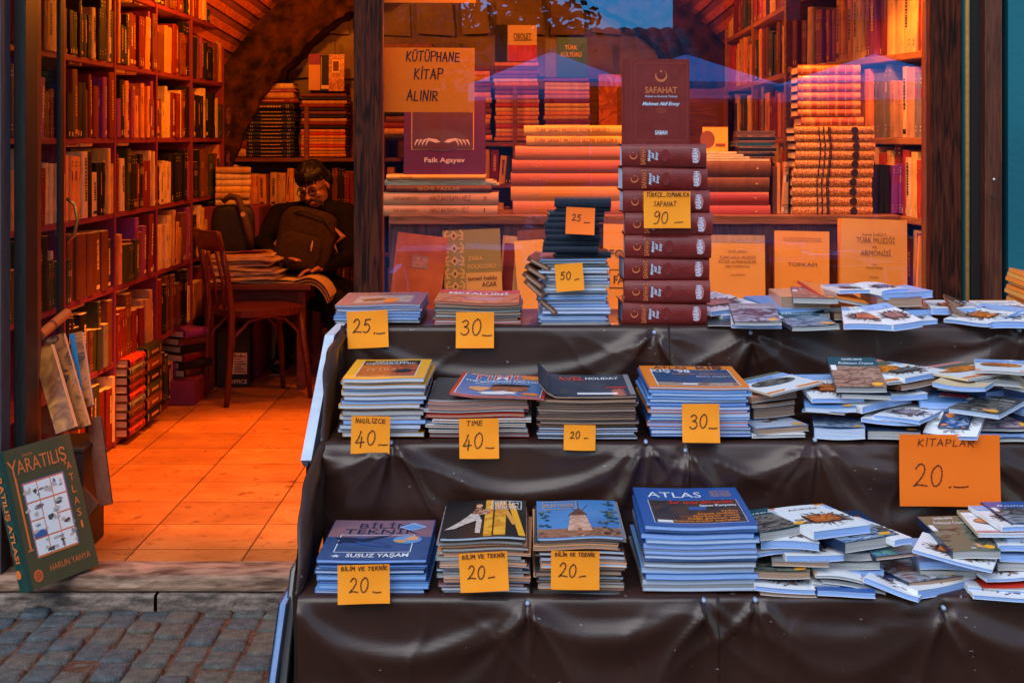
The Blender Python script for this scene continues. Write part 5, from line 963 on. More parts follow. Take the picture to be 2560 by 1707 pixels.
def bookcase(name, label, o, ex, ein, L, zs, ups, dep, m, group=None, back=True, th=.022):
    o, ex, ein = Vector(o), Vector(ex).normalized(), Vector(ein).normalized(); M = Matrix((ex, ein, Z3)).transposed().to_4x4(); M.translation = o
    root = thing(name, label, 'bookcase', M, group)
    for z in zs: mb = MB(); mb.box(.0, .0, z - th, L, dep, z, m); mb.build('shelf', root, bevel=.002)
    for u in ups: mb = MB(); mb.box(u - .012, -.004, .0, u + .012, dep + .002, zs[-1] + .3, m); mb.build('upright', root, bevel=.002)
    if back: mb = MB(); mb.box(.0, dep + .003, 0, L, dep + .012, zs[-1] + .3, m); mb.build('back_panel', root)
    return root
plum = mat('plum_painted_shelf', (.25, .030, .075), .55, .3, (.19, .026, .085), 6, bump=.1, bscale=60)
# left wall: four bays running into the shop
LX = -1.73; bays = [4.50, 5.24, 5.885, 6.55, 7.24, 8.0]
zs = [.03, .36, .675, .985, 1.30, 1.615, 1.93, 2.2]
bookcase('bookcase', 'tall plum painted bookcase filling the left wall of the shop', (LX, 4.50, FL), (0, 1, 0), (-1, 0, 0), 3.5, zs, [b - 4.50 for b in bays], .24, plum)
rown = ['floor', 'lowest', 'second lowest', 'middle', 'eye level', 'upper', 'top']
bayn = ['doorway', 'nearest', 'second', 'third', 'farthest']
vivid = [['cream', 'tan', 'orange', 'brown', 'yellow', 'dark red', 'black'], ['purple', 'black', 'dark red', 'dark green', 'orange', 'brown'], ['black', 'dark green', 'dark red', 'brown', 'cream', 'black'], ['cream', 'orange', 'tan', 'purple', 'brown', 'dark red', 'black'], ['brown', 'dark red', 'black', 'orange', 'purple', 'navy', 'cream']]
for b in range(5):
    for r in range(7):
        if b == 0 and r < 2: continue
        if b == 2 and r == 0: continue
        seed = b * 17 + r * 5 + 3; L = bays[b + 1] - bays[b] - .026
        pal = vivid[(b * 2 + r) % 5]; far = b == 4
        if b == 1 and r == 4: pal = ['purple', 'black', 'brown', 'dark red', 'cream']
        if b == 1 and r == 1: pal = ['dark green', 'brown', 'black', 'grey']
        if b == 1 and r == 2: pal = ['black', 'dark green', 'brown', 'purple']
        mass = None
        if b == 0 or far or (b == 3 and r != 5) or (b == 2 and r in (6,)): mass = MASS.setdefault('deep_books_left', MB())
        wr = (.026, .075) if b < 3 else (.035, .08)
        shelf_row((LX + .012, bays[b] + .014, FL + zs[r] + .001), (0, 1, 0), (-1, 0, 0), L, .29, f'{rown[r]} row, {bayn[b]} bay, left bookcase', wr, (.56, .96), pal, seed, (.14, .2), .55, 'books in the left bookcase', mass)
def lying(name, label, M, W, D, t, col, rnd, group, cat='book', pg=None, deco=True):
    """a book lying flat with its spine to the viewer; M at its lower left front corner"""
    root = thing(name, label, cat, M, group); c = CL[col] if isinstance(col, str) else col
    mb = MB(); n = 7; e = min(.004, t * .2); pts = [(.005 - .007 * math.sin(math.pi * k / n) ** .7, t * k / n) for k in range(n + 1)] + [(D, t), (D, t - e), (.012, t - e), (.012, e), (D, e), (D, 0)]
    k = len(pts); vs = [(0, y, z) for y, z in pts] + [(W, y, z) for y, z in pts]; mb.add(vs, [(i, (i + 1) % k, k + (i + 1) % k, k + i) for i in range(k)], c)
    f = -.0028
    if deco:
        ink = LABELM[0] if deco != 'dark' else LABELM[2]
        for a in (.06, .10, .86, .90): mb.box(a * W, f, t * .22, a * W + .0025, f + .001, t * .78, ink)
        a = .3
        while a < .72:
            q_ = rnd.uniform(.015, .05); mb.box(a * W, f, t * .38, (a + q_) * W, f + .0008, t * .60, ink); a += q_ + .012
    mb.build('cover', root); mb = MB(); mb.box(.003, .013, e, W - .003, D - .005, t - e, pg or P_CREAM); mb.build('page_block', root)
    return root
def column(px0, px1, rows, Y, D, cols, name, where, group, jit=.006, deco=True, seed=0, pg=None, rot=1.5):
    rnd = random.Random(seed); n = len(rows)
    for i, (y0, y1) in enumerate(rows):
        a, b, z0, z1 = xat(px0, Y), xat(px1, Y), zat(y1, Y), zat(y0, Y); col = cols[i % len(cols)]
        lying(name, f'{(col if isinstance(col, str) else "ornate gilt")} book, {ORD[i]} {where}', Matrix.Translation((a + rnd.uniform(-jit, jit), Y + rnd.uniform(0, .008), z0)) @ Matrix.Rotation(R(rnd.uniform(-rot, rot)), 4, 'Z'), b - a, D, z1 - z0, col, rnd, group, pg=pg, deco=deco)
def even(y0, y1, n): return [(y0 + (y1 - y0) * i / n, y0 + (y1 - y0) * (i + 1) / n) for i in range(n)]
# floor of the second bay: a column of cream books and a column of dark ones beside it, spines to the aisle
rnd = random.Random(21)
def lx(px, py, Y): return at(px, py, Y)
for i in range(9):
    y0 = 5.93; h = .036; z = FL + .031 + i * .0365
    lying('lying_book', f'cream edged book, {first(i) if i else "lowest"} from the floor in the column at the second bay', Matrix.Translation((LX + .05, y0 + rnd.uniform(0, .012), z)) @ Matrix.Rotation(R(90), 4, 'Z'), .24, .17, h, ['bright red', 'dark red', 'brown', 'grey'][i % 4], rnd, 'books lying on the floor shelf', deco='dark')
for i in range(6):
    lying('lying_book', f'dark thick book, {first(i) if i else "lowest"} from the floor in the second column at the second bay', Matrix.Translation((LX + .05, 6.20 + rnd.uniform(0, .012), FL + .031 + i * .056)) @ Matrix.Rotation(R(90), 4, 'Z'), .26, .17, .055, ['black', 'brown', 'dark green'][i % 3], rnd, 'books lying on the floor shelf')
# a loose pile on the floor further in
for i in range(6):
    lying('lying_book', f'worn dark book, {first(i) if i else "lowest"} from the floor in the loose pile behind the chair', Matrix.Translation((LX + .04 + rnd.uniform(-.01, .02), 6.86 + rnd.uniform(0, .04), FL + .12 + i * .039)) @ Matrix.Rotation(R(62 + rnd.uniform(-16, 16)), 4, 'Z'), .19, .15, .037, ['brown', 'black', 'dark red', 'black', 'brown', 'purple'][i % 6], rnd, 'books piled behind the chair', deco=False)
mb = MB(); mb.box(LX - .02, 6.80, FL, LX + .12, 7.14, FL + .119, plum); tag(mb.build('plinth', bevel=.004), 'low plum plinth under the loose dark pile behind the chair', 'plinth')
# back wall
bookcase('bookcase', 'low dark bookcase along the back wall behind the reading boy', (-1.72, 8.03, FL), (1, 0, 0), (0, 1, 0), 1.36, [.03, .36, .64, .91, 1.185], [.012, .46, .90, 1.348], .25, wood('back_shelf_wood', (.10, .025, .012), (.20, .06, .025), .5, 'x'))
root = None
for r, z in enumerate([.03, .36, .64, .91]):
    for b, (a, e) in enumerate(((.03, .44), (.48, .88), (.92, 1.33))):
        mass = None if r == 3 else MASS.setdefault('deep_books_back', MB())
        shelf_row((-1.72 + a, 8.03, FL + z + .001), (1, 0, 0), (0, 1, 0), e - a, .25, f'top row, {["left", "middle", "right"][b]} part, back bookcase', (.022, .045), (.7, .95), [['tan', 'orange', 'brown', 'cream'], ['dark red', 'brown', 'orange', 'black'], ['purple', 'black', 'orange', 'dark red']][b], 90 + r * 7 + b, (.14, .19), 0, 'books in the back bookcase', mass)
YB = 8.06
column(617, 735, even(276, 394, 13), YB, .20, ['black', 'navy', 'black', 'dark green', 'black'], 'lying_book', 'in the dark stack on the back bookcase', 'books stacked on the back bookcase', .004, 'dark' and True, 31)
column(610, 740, [(209, 222), (222, 232), (232, 246), (246, 258), (258, 275)], YB + .01, .19, ['cream', 'purple', 'tan', 'dark red', 'black'], 'lying_book', 'laid across the dark stack', 'books stacked on the back bookcase', .02, True, 32)
column(752, 862, even(324, 393, 9), YB, .2, ['orange', 'bright red', 'orange', 'tan'], 'lying_book', 'in the lower half of the orange stack at the back', 'books stacked on the back bookcase', .006, False, 33)
column(752, 864, even(234, 323, 10), YB, .2, ['brown', 'black', 'tan', 'dark red', 'black'], 'lying_book', 'in the upper half of the orange stack at the back', 'books stacked on the back bookcase', .008, False, 34)
column(575, 612, even(292, 392, 5), YB, .15, ['dark red', 'cream', 'brown', 'dark red', 'tan'], 'lying_book', 'in the small pile left of the dark stack', 'books stacked on the back bookcase', .01, False, 35)
def standing(name, label, px0, px1, py0, py1, Y, mfront, mspine=None, D=.03, tilt=-6, design=None, rz=0, roll=0, group=None, cat='book', pgs=None):
    """a book standing with its front cover to the viewer, leaning back a little"""
    x0, x1, z0, z1 = xat(px0, Y), xat(px1, Y), zat(py1, Y), zat(py0, Y); W, H = x1 - x0, z1 - z0
    M = Matrix.Translation(((x0 + x1) / 2, Y, z0)) @ Matrix.Rotation(R(rz), 4, 'Z') @ Matrix.Rotation(R(tilt), 4, 'X') @ Matrix.Rotation(R(roll), 4, 'Y') @ Matrix.Translation((-W / 2, 0, 0))
    root = thing(name, label, cat, M, group); mb = MB(); e = .0016
    mb.box(0, 0, 0, W, e, H, mfront); mb.box(0, D - e, 0, W, D, H, mspine or mfront); mb.box(-.0012, 0, 0, 0, D, H, mspine or mfront)
    if design: design(mb, W, H)
    mb.build('cover', root); mb = MB(); mb.box(.0003, e, .002, W - .002, D - e, H - .002, pgs or P_CREAM); mb.build('page_block', root)
    return root
def r_(mb, W, H, x0, z0, x1, z1, m, k=1): mb.box(x0 * W, -.0004 * k, z0 * H, x1 * W, -.0004 * (k - 1) - .00005, z1 * H, m)
def t_(mb, W, H, s, cx, z, h, m, width, k=3, **kw): mb.text(s, (cx * W, -.0004 * k, z * H), X3, Z3, h * H, m, width * W, **kw)
AMB = mat('amber_book_cover', (.90, .36, .055), .65, .2, (.84, .31, .04), 8); AMB2 = mat('yellowed_book_cover', (.92, .42, .085), .65, .2, (.86, .34, .055), 6); UM = mat('umber_print', (.16, .045, .012), .6)
BW = 'books standing on the back bookcase'
standing('standing_book', 'pale book with narrow stripe standing left on the orange stack', 772, 806, 135, 226, YB + .03, mat('pale_rose_cover', (.62, .32, .16), .5), D=.03, tilt=-3, group=BW, design=lambda mb, W, H: r_(mb, W, H, .0, .7, 1, 1, CL['purple']))
standing('standing_book', 'black book with thin frame standing middle on the orange stack', 801, 826, 138, 227, YB + .02, CL['black'], D=.03, tilt=-3, group=BW, design=lambda mb, W, H: (r_(mb, W, H, .1, .05, .9, .15, LABELM[1]), r_(mb, W, H, .05, .05, .09, .95, LABELM[1])))
standing('standing_book', 'red blotched book standing right on the orange stack', 822, 860, 136, 228, YB + .01, pic('print_red_blotches', [(.5, .12, .06), (.25, .04, .03), (.7, .3, .15), (.12, .03, .02)], 40), D=.03, tilt=-4, group=BW, design=lambda mb, W, H: (r_(mb, W, H, .2, .5, .7, .85, LABELM[1]), r_(mb, W, H, .26, .54, .64, .81, CL['brown'], 2)))
# column of books on the inner end of the left wall, leaning papers
for i in range(6): lying('lying_book', f'pale worn book, {first(i) if i else "lowest"} of the stack by the farthest left bay', Matrix.Translation((-1.70, 7.66 + rnd.uniform(0, .02), FL + .93 + i * .035)) @ Matrix.Rotation(R(20 + rnd.uniform(-5, 5)), 4, 'Z'), .19, .15, .033, ['cream', 'tan', 'yellow', 'cream'][i % 4], rnd, 'pale books stacked by the farthest bay', deco=False)
mb = MB(); mb.box(-1.75, 7.60, FL, -1.45, 7.98, FL + .925, plum); tag(mb.build('cabinet', bevel=.004), 'plain plum cabinet under the pale stack at the farthest left bay', 'cabinet')
# behind the window: bookcase in the depth of the shop
YD = 7.62
deep = wood('deep_shelf_wood', (.16, .05, .018), (.30, .11, .04), .5, 'x')
bookcase('bookcase', 'deep set bookcase seen through the shop window behind the display', (-.62, YD, FL), (1, 0, 0), (0, 1, 0), 1.72, [.03, .42, .76, 1.05, 1.275], [.012, .56, 1.13, 1.708], .26, deep)
for r, z in enumerate([.42, .76, 1.05]):
    for b, (a, e) in enumerate(((.03, .54), (.58, 1.11), (1.15, 1.69))):
        shelf_row((-.62 + a, YD, FL + z + .001), (1, 0, 0), (0, 1, 0), e - a, .20, '', (.022, .045), (.7, .95), None, 190 + r * 7 + b, (.14, .19), 0, '', MASS.setdefault('deep_books_window', MB()))
GD = 'books stacked deep behind the window'
column(1238, 1346, even(238, 354, 11), YD + .03, .2, ['orange', 'tan', 'bright red', 'cream', 'orange'], 'lying_book', 'in the stack below the white and orange book', GD, .006, False, 41)
column(1236, 1345, even(157, 237, 8), YD + .03, .2, ['orange', 'brown', 'purple', 'dark red', 'cream'], 'lying_book', 'in the upper stack below the white and orange book', GD, .006, False, 42)
column(1362, 1474, even(196, 353, 15), YD + .03, .2, ['dark red', 'cream', 'cream', 'orange', 'tan'], 'lying_book', 'in the stack below the blue book', GD, .007, False, 43)
column(1110, 1228, even(165, 352, 14), YD + .03, .2, ['brown', 'orange', 'tan', 'dark red'], 'lying_book', 'in the brown stack behind the hand lettered card', GD, .01, False, 44)
column(962, 1080, even(110, 352, 16), YD + .02, .2, ['brown', 'dark red', 'tan', 'black'], 'lying_book', 'in the stack hidden behind the hand lettered card', GD, .01, False, 45)
def d_obolet(mb, W, H): r_(mb, W, H, 0, 0, 1, .45, CL['bright red']); t_(mb, W, H, 'OBOLET', .5, .62, .16, K['navy'], .62, bold=True); r_(mb, W, H, .2, .57, .84, .60, K['navy'], 2)
standing('standing_book', 'white book with orange lower half standing on a stack deep in the shop', 1270, 1342, 63, 154, YD + .04, mat('mauve_white_cover', (.62, .46, .50), .5), D=.025, tilt=-4, design=d_obolet, group=GD)
standing('standing_book', 'dark narrow book beside the white and orange one deep in the shop', 1238, 1267, 62, 154, YD + .05, CL['black'], D=.03, tilt=-3, group=GD)
def d_kult(mb, W, H): t_(mb, W, H, 'TÜRK', .46, .70, .11, LABELM[1], .42, bold=True); t_(mb, W, H, 'KÜLTÜRÜ', .46, .52, .11, LABELM[1], .70, bold=True)
standing('standing_book', 'bright blue book with pale title standing on a stack deep in the shop', 1394, 1468, 94, 194, YD + .04, mat('bright_blue_cover', (.015, .16, .52), .4), D=.025, tilt=-4, design=d_kult, group=GD)
standing('standing_book', 'pale mauve card book beside the bright blue one', 1364, 1391, 98, 194, YD + .05, CL['grey'], D=.02, tilt=-3, group=GD)
standing('standing_book', 'orange red book with blurred portrait standing deep behind the pillar', 1498, 1562, 186, 352, YD + .03, pic('print_orange_portrait', [(.55, .10, .03), (.7, .2, .06), (.3, .05, .02), (.8, .35, .12)], 12), D=.03, tilt=-4, group=GD)
# right wall: a near slanted bookcase and a deeper one
amberw = wood('honey_shelf_wood', (.30, .11, .035), (.46, .19, .06), .45, 'x')
RX0, RX1 = Vector((1.02, 5.52, 0)), Vector((1.262, 4.36, 0)); ev = (RX1 - RX0); LR = ev.length; ev.normalize(); iv = Vector((-ev.y, ev.x, 0)); iv = iv if iv.x > 0 else -iv
zr = [.03, .50, .78, 1.045, 1.30, 1.575, 1.86, 2.15]
bookcase('bookcase', 'honey brown bookcase on the right wall close behind the window', (RX0.x, RX0.y, FL), ev, iv, LR, zr, [.012, LR - .012], .22, amberw)
for r in range(1, 7):
    shelf_row(RX0 + Z3 * (FL + zr[r] + .001) + ev * .03, ev, iv, LR - .06, .265, f'{["", "lowest", "second", "third", "middle", "high", "top"][r]} row, near right bookcase', (.03, .055), (.68, .93), [['cream', 'orange', 'bright red', 'grey', 'yellow', 'navy', 'dark red'], ['orange', 'dark red', 'tan', 'grey', 'brown', 'cream'], ['dark red', 'purple', 'black', 'orange', 'cream']][r % 3], 300 + r * 3, (.13, .18), .3, 'books in the near right bookcase', None if r > 2 else MASS.setdefault('deep_books_right', MB()))
RY0, RY1 = Vector((1.14, 8.0, 0)), Vector((1.085, 5.75, 0)); ev2 = (RY1 - RY0); LR2 = ev2.length; ev2.normalize(); iv2 = Vector((-ev2.y, ev2.x, 0)); iv2 = iv2 if iv2.x > 0 else -iv2
bookcase('bookcase', 'deeper honey brown bookcase on the right wall of the shop', (RY0.x, RY0.y, FL), ev2, iv2, LR2, zr, [.012, LR2 / 2, LR2 - .012], .24, amberw)
for r in range(1, 7):
    for hlf in (0, 1):
        shelf_row(RY0 + Z3 * (FL + zr[r] + .001) + ev2 * (.03 + hlf * LR2 / 2), ev2, iv2, LR2 / 2 - .05, .265, f'the {["", "lowest", "second", "third", "middle", "high", "top"][r]} row of the {["far", "near"][hlf]} half of the deeper right bookcase', (.045, .08), (.68, .93), None, 340 + r * 3 + hlf, (.14, .19), 0, 'books in the deeper right bookcase', MASS.setdefault('deep_books_right', MB()))
nm = {'deep_books_left': 'far_left_books', 'deep_books_back': 'far_back_books', 'deep_books_window': 'books_behind_display', 'deep_books_right': 'low_right_books'}
allm = MB()
for k, mbb in MASS.items():
    base = len(allm.v); allm.v += mbb.v; allm.f += [tuple(base + i for i in f) for f in mbb.f]; allm.mi += [allm.m(mbb.mats[i]) for i in mbb.mi]
tag(allm.build('shelf_books_mass'), 'mass of small books filling the far and half hidden shelves of the shop', 'books', kind='stuff')
# ---------------------------------------------------------------- books on display behind the glass
YL, YU = 4.39, 4.52
GW = 'books standing on the lower window ledge'
def d_redold(mb, W, H): r_(mb, W, H, .34, .56, .66, .72, CL['grey']); r_(mb, W, H, .355, .57, .645, .71, mat('print_old_vignette', (.6, .22, .14), .5, .3, (.35, .1, .06), 90), 2)
standing('display_book', 'worn red cloth book with small vignette leaning in the lower window', 972, 1098, 586, 779, YL, mat('worn_red_cloth', (.58, .13, .035), .7, .2, (.42, .075, .02), 14, bump=.2, bscale=200), D=.035, tilt=-8, roll=7, design=d_redold, group=GW, rz=5)
def d_zara(mb, W, H):
    for i in range(6):
        z = .10 + i * .155
        for a, b in ((.02, .10), (.28, .36)): r_(mb, W, H, a, z, b, z + .018, K['gold'])
        r_(mb, W, H, .02, z + .05, .36, z + .066, K['gold'])
        mb.poly([(x * W, -.0006, (z + y) * H) for x, y in ((.19, -.005), (.26, .058), (.19, .12), (.12, .058))], K['gold']); mb.poly([(x * W, -.0008, (z + y) * H) for x, y in ((.19, .03), (.22, .058), (.19, .085), (.16, .058))], K['brown'])
        for s in (-1, 1): mb.poly([((.19 + s * x) * W, -.0006, (z + y) * H) for x, y in ((.10, .0), (.13, .0), (.17, .05), (.17, .09), (.12, .13), (.09, .12), (.14, .08), (.14, .05))][::s], K['gold'])
    r_(mb, W, H, .38, .0, 1, .47, K['gold']); t_(mb, W, H, 'ZARA', .55, .62, .055, K['gold'], .26, bold=True); t_(mb, W, H, 'FOLKLORU', .66, .52, .055, K['gold'], .48, bold=True); t_(mb, W, H, 'ismail hakkı', .66, .38, .05, UM, .50, 4, bold=True); t_(mb, W, H, 'ACAR', .78, .30, .055, UM, .26, 4, bold=True)
standing('display_book', 'olive folklore book with golden kilim motif strip in the lower window', 1114, 1258, 574, 779, YL + .02, mat('olive_gold_cover', (.33, .20, .045), .6), D=.02, tilt=-7, roll=-2.5, design=d_zara, group=GW, pgs=P_CREAM)
standing('display_book', 'brown framed card behind the folklore book in the lower window', 1245, 1290, 590, 779, YL + .06, CL['tan'], D=.012, tilt=-7, roll=4, group=GW, design=lambda mb, W, H: r_(mb, W, H, .1, .06, .7, .9, CL['dark red']))
standing('display_book', 'pale yellow book leaning beside the tall booklet stack in the window', 1298, 1372, 600, 779, YL + .01, AMB2, D=.02, tilt=-9, roll=-4, group=GW)
standing('display_book', 'brown book with pale letter behind the pale yellow one', 1304, 1380, 574, 779, YL + .05, CL['brown'], D=.02, tilt=-9, roll=-3, group=GW, design=lambda mb, W, H: t_(mb, W, H, 'T', .7, .78, .09, LABELM[0], .2))
def d_fol(mb, W, H): t_(mb, W, H, 'FOL', .55, .62, .09, UM, .7, bold=True); r_(mb, W, H, .2, .26, .9, .48, UM); r_(mb, W, H, .23, .275, .87, .465, AMB, 2); t_(mb, W, H, 'FA', .55, .32, .09, UM, .4, 4, bold=True)
standing('display_book', 'amber book with boxed lettering between the booklets and maroon pillar', 1508, 1580, 560, 779, YL + .02, AMB, D=.025, tilt=-8, roll=1, design=d_fol, group=GW)
def d_halk(mb, W, H):
    t_(mb, W, H, 'AÇIKLAMALI', .5, .77, .030, UM, .36); t_(mb, W, H, 'TÜRK HALK MÜZİĞİ', .5, .685, .040, UM, .66); t_(mb, W, H, 'KİTAP ve MAKALELER', .5, .63, .040, UM, .68); t_(mb, W, H, 'BİBLİYOGRAFYASI', .5, .575, .030, UM, .44); t_(mb, W, H, 'Yusuf ARSEVEN', .5, .47, .022, UM, .26); r_(mb, W, H, .0, .9, 1, 1, CL['tan'])
standing('display_book', 'amber folk music bibliography standing beside the maroon pillar', 1776, 1914, 588, 779, YL, AMB2, D=.02, tilt=-7, design=d_halk, group=GW, roll=.5)
def d_top(mb, W, H): t_(mb, W, H, 'TOPKAPI', .5, .56, .048, UM, .54); t_(mb, W, H, 'KÜLTÜR VE TURİZM BAKANLIĞI', .5, .90, .018, UM, .7); t_(mb, W, H, 'TARİHİ ESERLER DİZİSİ', .5, .87, .018, UM, .7); t_(mb, W, H, 'A. Tuğrul Ölçer', .5, .36, .022, UM, .34)
standing('display_book', 'amber palace book with one centred title word in the lower window', 1938, 2072, 578, 779, YL + .01, AMB, AMB2, D=.035, tilt=-7, design=d_top, group=GW, rz=-5, roll=1)
def d_arm(mb, W, H):
    t_(mb, W, H, 'TÜRK MÜZİĞİ', .52, .74, .062, UM, .58); t_(mb, W, H, 've', .5, .68, .045, UM, .07); t_(mb, W, H, 'ARMONİSİ', .52, .60, .062, UM, .46); t_(mb, W, H, 'Kemal İLERİCİ', .5, .82, .026, UM, .36); t_(mb, W, H, 'Yazan', .5, .50, .018, UM, .07); t_(mb, W, H, 'Kemal HARB', .5, .46, .024, UM, .24); t_(mb, W, H, 'İSTANBUL', .5, .36, .02, UM, .14)
    r_(mb, W, H, .42, .25, .58, .265, UM); r_(mb, W, H, .495, .24, .505, .31, UM); mb.disc((.5 * W, -.0009, .30 * H), X3, Z3, .02 * W, .02 * H, UM, 10)
standing('display_book', 'large amber music theory book with worn corners in the lower window', 2102, 2270, 548, 779, YL, AMB2, AMB, D=.04, tilt=-7, design=d_arm, group=GW, roll=2, rz=3)
standing('display_book', 'narrow yellow book edge against the right window post', 2292, 2322, 590, 779, YL - .02, AMB, D=.02, tilt=-5, roll=4, group=GW)
# upper ledge, left group
GU = 'books on the upper window ledge'
ros = mat('rose_grey_dust_jacket', (.66, .29, .13), .5, .3, (.56, .24, .11), 10)
def spine_txt(o, items):
    pass
rr = random.Random(5)
def jacket(label, px0, px1, y0, y1, col, texts, D=.16, Y=YU):
    root = lying('display_book', label, Matrix.Translation((xat(px0, Y), Y, zat(y1, Y))), xat(px1, Y) - xat(px0, Y), D, zat(y0, Y) - zat(y1, Y), col, rr, GU, deco=False)
    W, t = xat(px1, Y) - xat(px0, Y), zat(y0, Y) - zat(y1, Y); c = [o for o in root.children if o.name.startswith('cover')][0]
    mb = MB()
    for s, cx, h, wd, ink, sh in texts: mb.text(s, (cx * W, -.0036, t * (.5 - h * .36)), X3, Z3, h * t, ink, wd * W, shear=sh)
    mb.build('title', root)
jacket('rose grey second volume lying above its twin at the left window edge', 958, 1246, 482, 512, ros, (('FUAT BAYRAMOĞLU', .20, .30, .22, UM, 0), ('HACI BAYRAM-I VELİ', .58, .48, .36, UM, .3), ('II', .885, .4, .02, UM, 0)))
jacket('rose grey first volume lowest at the left window edge', 957, 1244, 513, 541, ros, (('FUAT BAYRAMOĞLU', .20, .30, .22, UM, 0), ('HACI BAYRAM-I VELİ', .58, .48, .34, UM, .3), ('I', .885, .4, .01, UM, 0)))
jacket('dark brown book third from below at the left window edge', 966, 1228, 464, 481, CL['brown'], (('SEÇME YAZILAR', .5, .5, .4, LABELM[0], 0),))
mb = None
for i in range(3):
    Y = YU + .01; root = thing('paper_sheaf', f'ragged yellow sheaf of papers, {["lowest", "middle", "upper"][i]} of three under the purple book', 'papers', (xat(962, Y), Y, zat(463 - i * 4.4, Y)), 'ragged sheaves in the window'); W = xat(1249 - i * 9, Y) - xat(962, Y); q_ = random.Random(i)
    pts = [(W * k / 14, q_.uniform(-.006, .002)) for k in range(15)] + [(W + q_.uniform(-.01, .004), .14), (0, .14)]
    mb = MB(); mb.prism(pts, 0, .0048, P_CREAM); mb.build('sheaf', root)
jacket('thin yellow paperback under the standing purple book', 966, 1214, 437, 450, AMB2, (('Faruk SÜLE', .2, .5, .12, UM, 0),))
def d_purple(mb, W, H):
    r_(mb, W, H, .09, .32, .86, 1.0, K['gold']); r_(mb, W, H, .10, .33, .85, .995, mat('print_dim_plum_photo', (.10, .025, .03), .4, .4, (.16, .05, .05), 5), 2)
    mb.disc((.47 * W, -.0012, .44 * H), X3, Z3, .30 * W, .14 * H, mat('print_grey_dome', (.14, .06, .06), .5), 30)
    r_(mb, W, H, .12, .33, .84, .40, mat('print_dim_plum_photo', (.1, .025, .03)), 4)
    wh = mat('print_pale_hands', (.80, .55, .48), .5)
    for s in (-1, 1):
        b = .47 + s * .02
        mb.poly([((b + s * x) * W, -.0022, (y) * H) for x, y in ((.0, .42), (.05, .455), (.14, .47), (.20, .455), (.14, .44), (.06, .41))][::s], wh)
        for k in range(4): x = .13 + k * .045; mb.poly([((b + s * a) * W, -.0022, c * H) for a, c in ((x, .45), (x + .03, .455), (x + .055, .40), (x + .05, .365), (x + .04, .40))][::s], wh)
    t_(mb, W, H, 'Faik Agayev', .5, .16, .062, mat('print_pale_hands', (.8, .55, .48)), .50, 4, bold=True)
standing('display_book', 'purple book with pale drawn hands standing above the ragged sheaves', 1010, 1213, 243, 437, YU + .015, mat('deep_purple_cover', (.135, .018, .055), .35, .5), CL['black'], D=.03, tilt=-2, design=d_purple, group=GU)
# the wide amber stack in the middle
rows = [(314, 339), (340, 365), (366, 400), (400, 433), (433, 466), (466, 502), (502, 541)]; xs0 = [1310, 1316, 1288, 1280, 1277, 1277, 1282]
for i, (y0, y1) in enumerate(rows):
    c = [AMB2, AMB, mat('rose_leather', (.58, .15, .035), .45, .4), mat('rust_cloth', (.46, .085, .018), .5, .35), mat('rust_cloth', (.48, .12, .05)), mat('apricot_cloth', (.72, .24, .045), .5, .3), mat('rose_leather', (.55, .2, .1))][i]
    txts = {0: (('TÜRK SANAT MÜZİĞİ SEÇME ESERLER I', .48, .46, .72, UM, 0),), 1: (('TÜRK SANAT MÜZİĞİ SEÇME ESERLER II', .50, .5, .84, UM, 0),)}.get(i, (('•  —  •', .22, .5, .08, LABELM[0], 0),))
    jacket(f'wide {["yellow", "amber", "rose", "rust", "darker rust", "apricot", "lowest rose"][i]} volume, {["topmost", "second", "third", "fourth", "fifth", "sixth", "seventh"][i]} in the middle window stack', xs0[i], 1562, y0, y1, c, txts, D=.18, Y=YU + .03)
# maroon stack, papers, disc cases, card, vertical books
rows = [(404, 442), (443, 479), (480, 513), (513, 547)]
mar = [CL['brown'], CL['brown'], mat('red_leather', (.36, .04, .025), .3, .5), mat('rose_red_cloth', (.42, .06, .05), .5, .3)]
for i, (y0, y1) in enumerate(rows): jacket(f'{["brown", "dark brown", "glossy red", "rose red"][i]} volume, {["topmost", "second", "third", "lowest"][i]} in the stack right of the pillar', [1758, 1760, 1752, 1748][i], [1927, 1924, 1922, 1926][i], y0, y1, mar[i], (('•', .8, .4, .04, LABELM[0], 0),), D=.2, Y=YU + .02)
for i in range(4):
    Y = YU + .03; root = thing('paper_sheaf', f'loose amber paper bundle, {["lowest", "second", "third", "topmost"][i]} on the brown stack right of the pillar', 'papers', Matrix.Translation((xat(1752, Y), Y + .01 * i, zat(403 - i * 6, Y))) @ Matrix.Rotation(R(3 - i * 3), 4, 'Z'), 'paper bundles in the window'); W = (.225, .16, .14, .12)[i]; q_ = random.Random(i + 9)
    mb = MB(); mb.prism([(W * k / 10, q_.uniform(-.005, .003)) for k in range(11)] + [(W, .15), (0, .15)], 0, .0065, P_CREAM); mb.build('sheaf', root)
for i in range(5):
    Y = YU + .06; root = thing('disc_case', f'clear edged dark disc case, {["lowest", "second", "third", "fourth", "topmost"][i]} of the pile on the paper bundles', 'disc case', Matrix.Translation((xat(1843 + (i % 2) * 4, Y), Y + .004 * i, zat(394 - i * 13.6, Y))) @ Matrix.Rotation(R((2, -2, 3, 0, -3)[i]), 4, 'Z'), 'disc cases in the window')
    mb = MB(); mb.box(0, 0, 0, .125, .12, .0022, mat('grey_clear_plastic', (.20, .15, .14), .15, .6)); mb.box(0, 0, .0128, .125, .12, .015, mat('grey_clear_plastic', (.2, .15, .14))); mb.build('case', root); mb = MB(); mb.box(.002, .001, .0023, .123, .118, .0127, K[('black', 'black', 'teal', 'black', 'brown')[i]]); mb.build('insert', root)
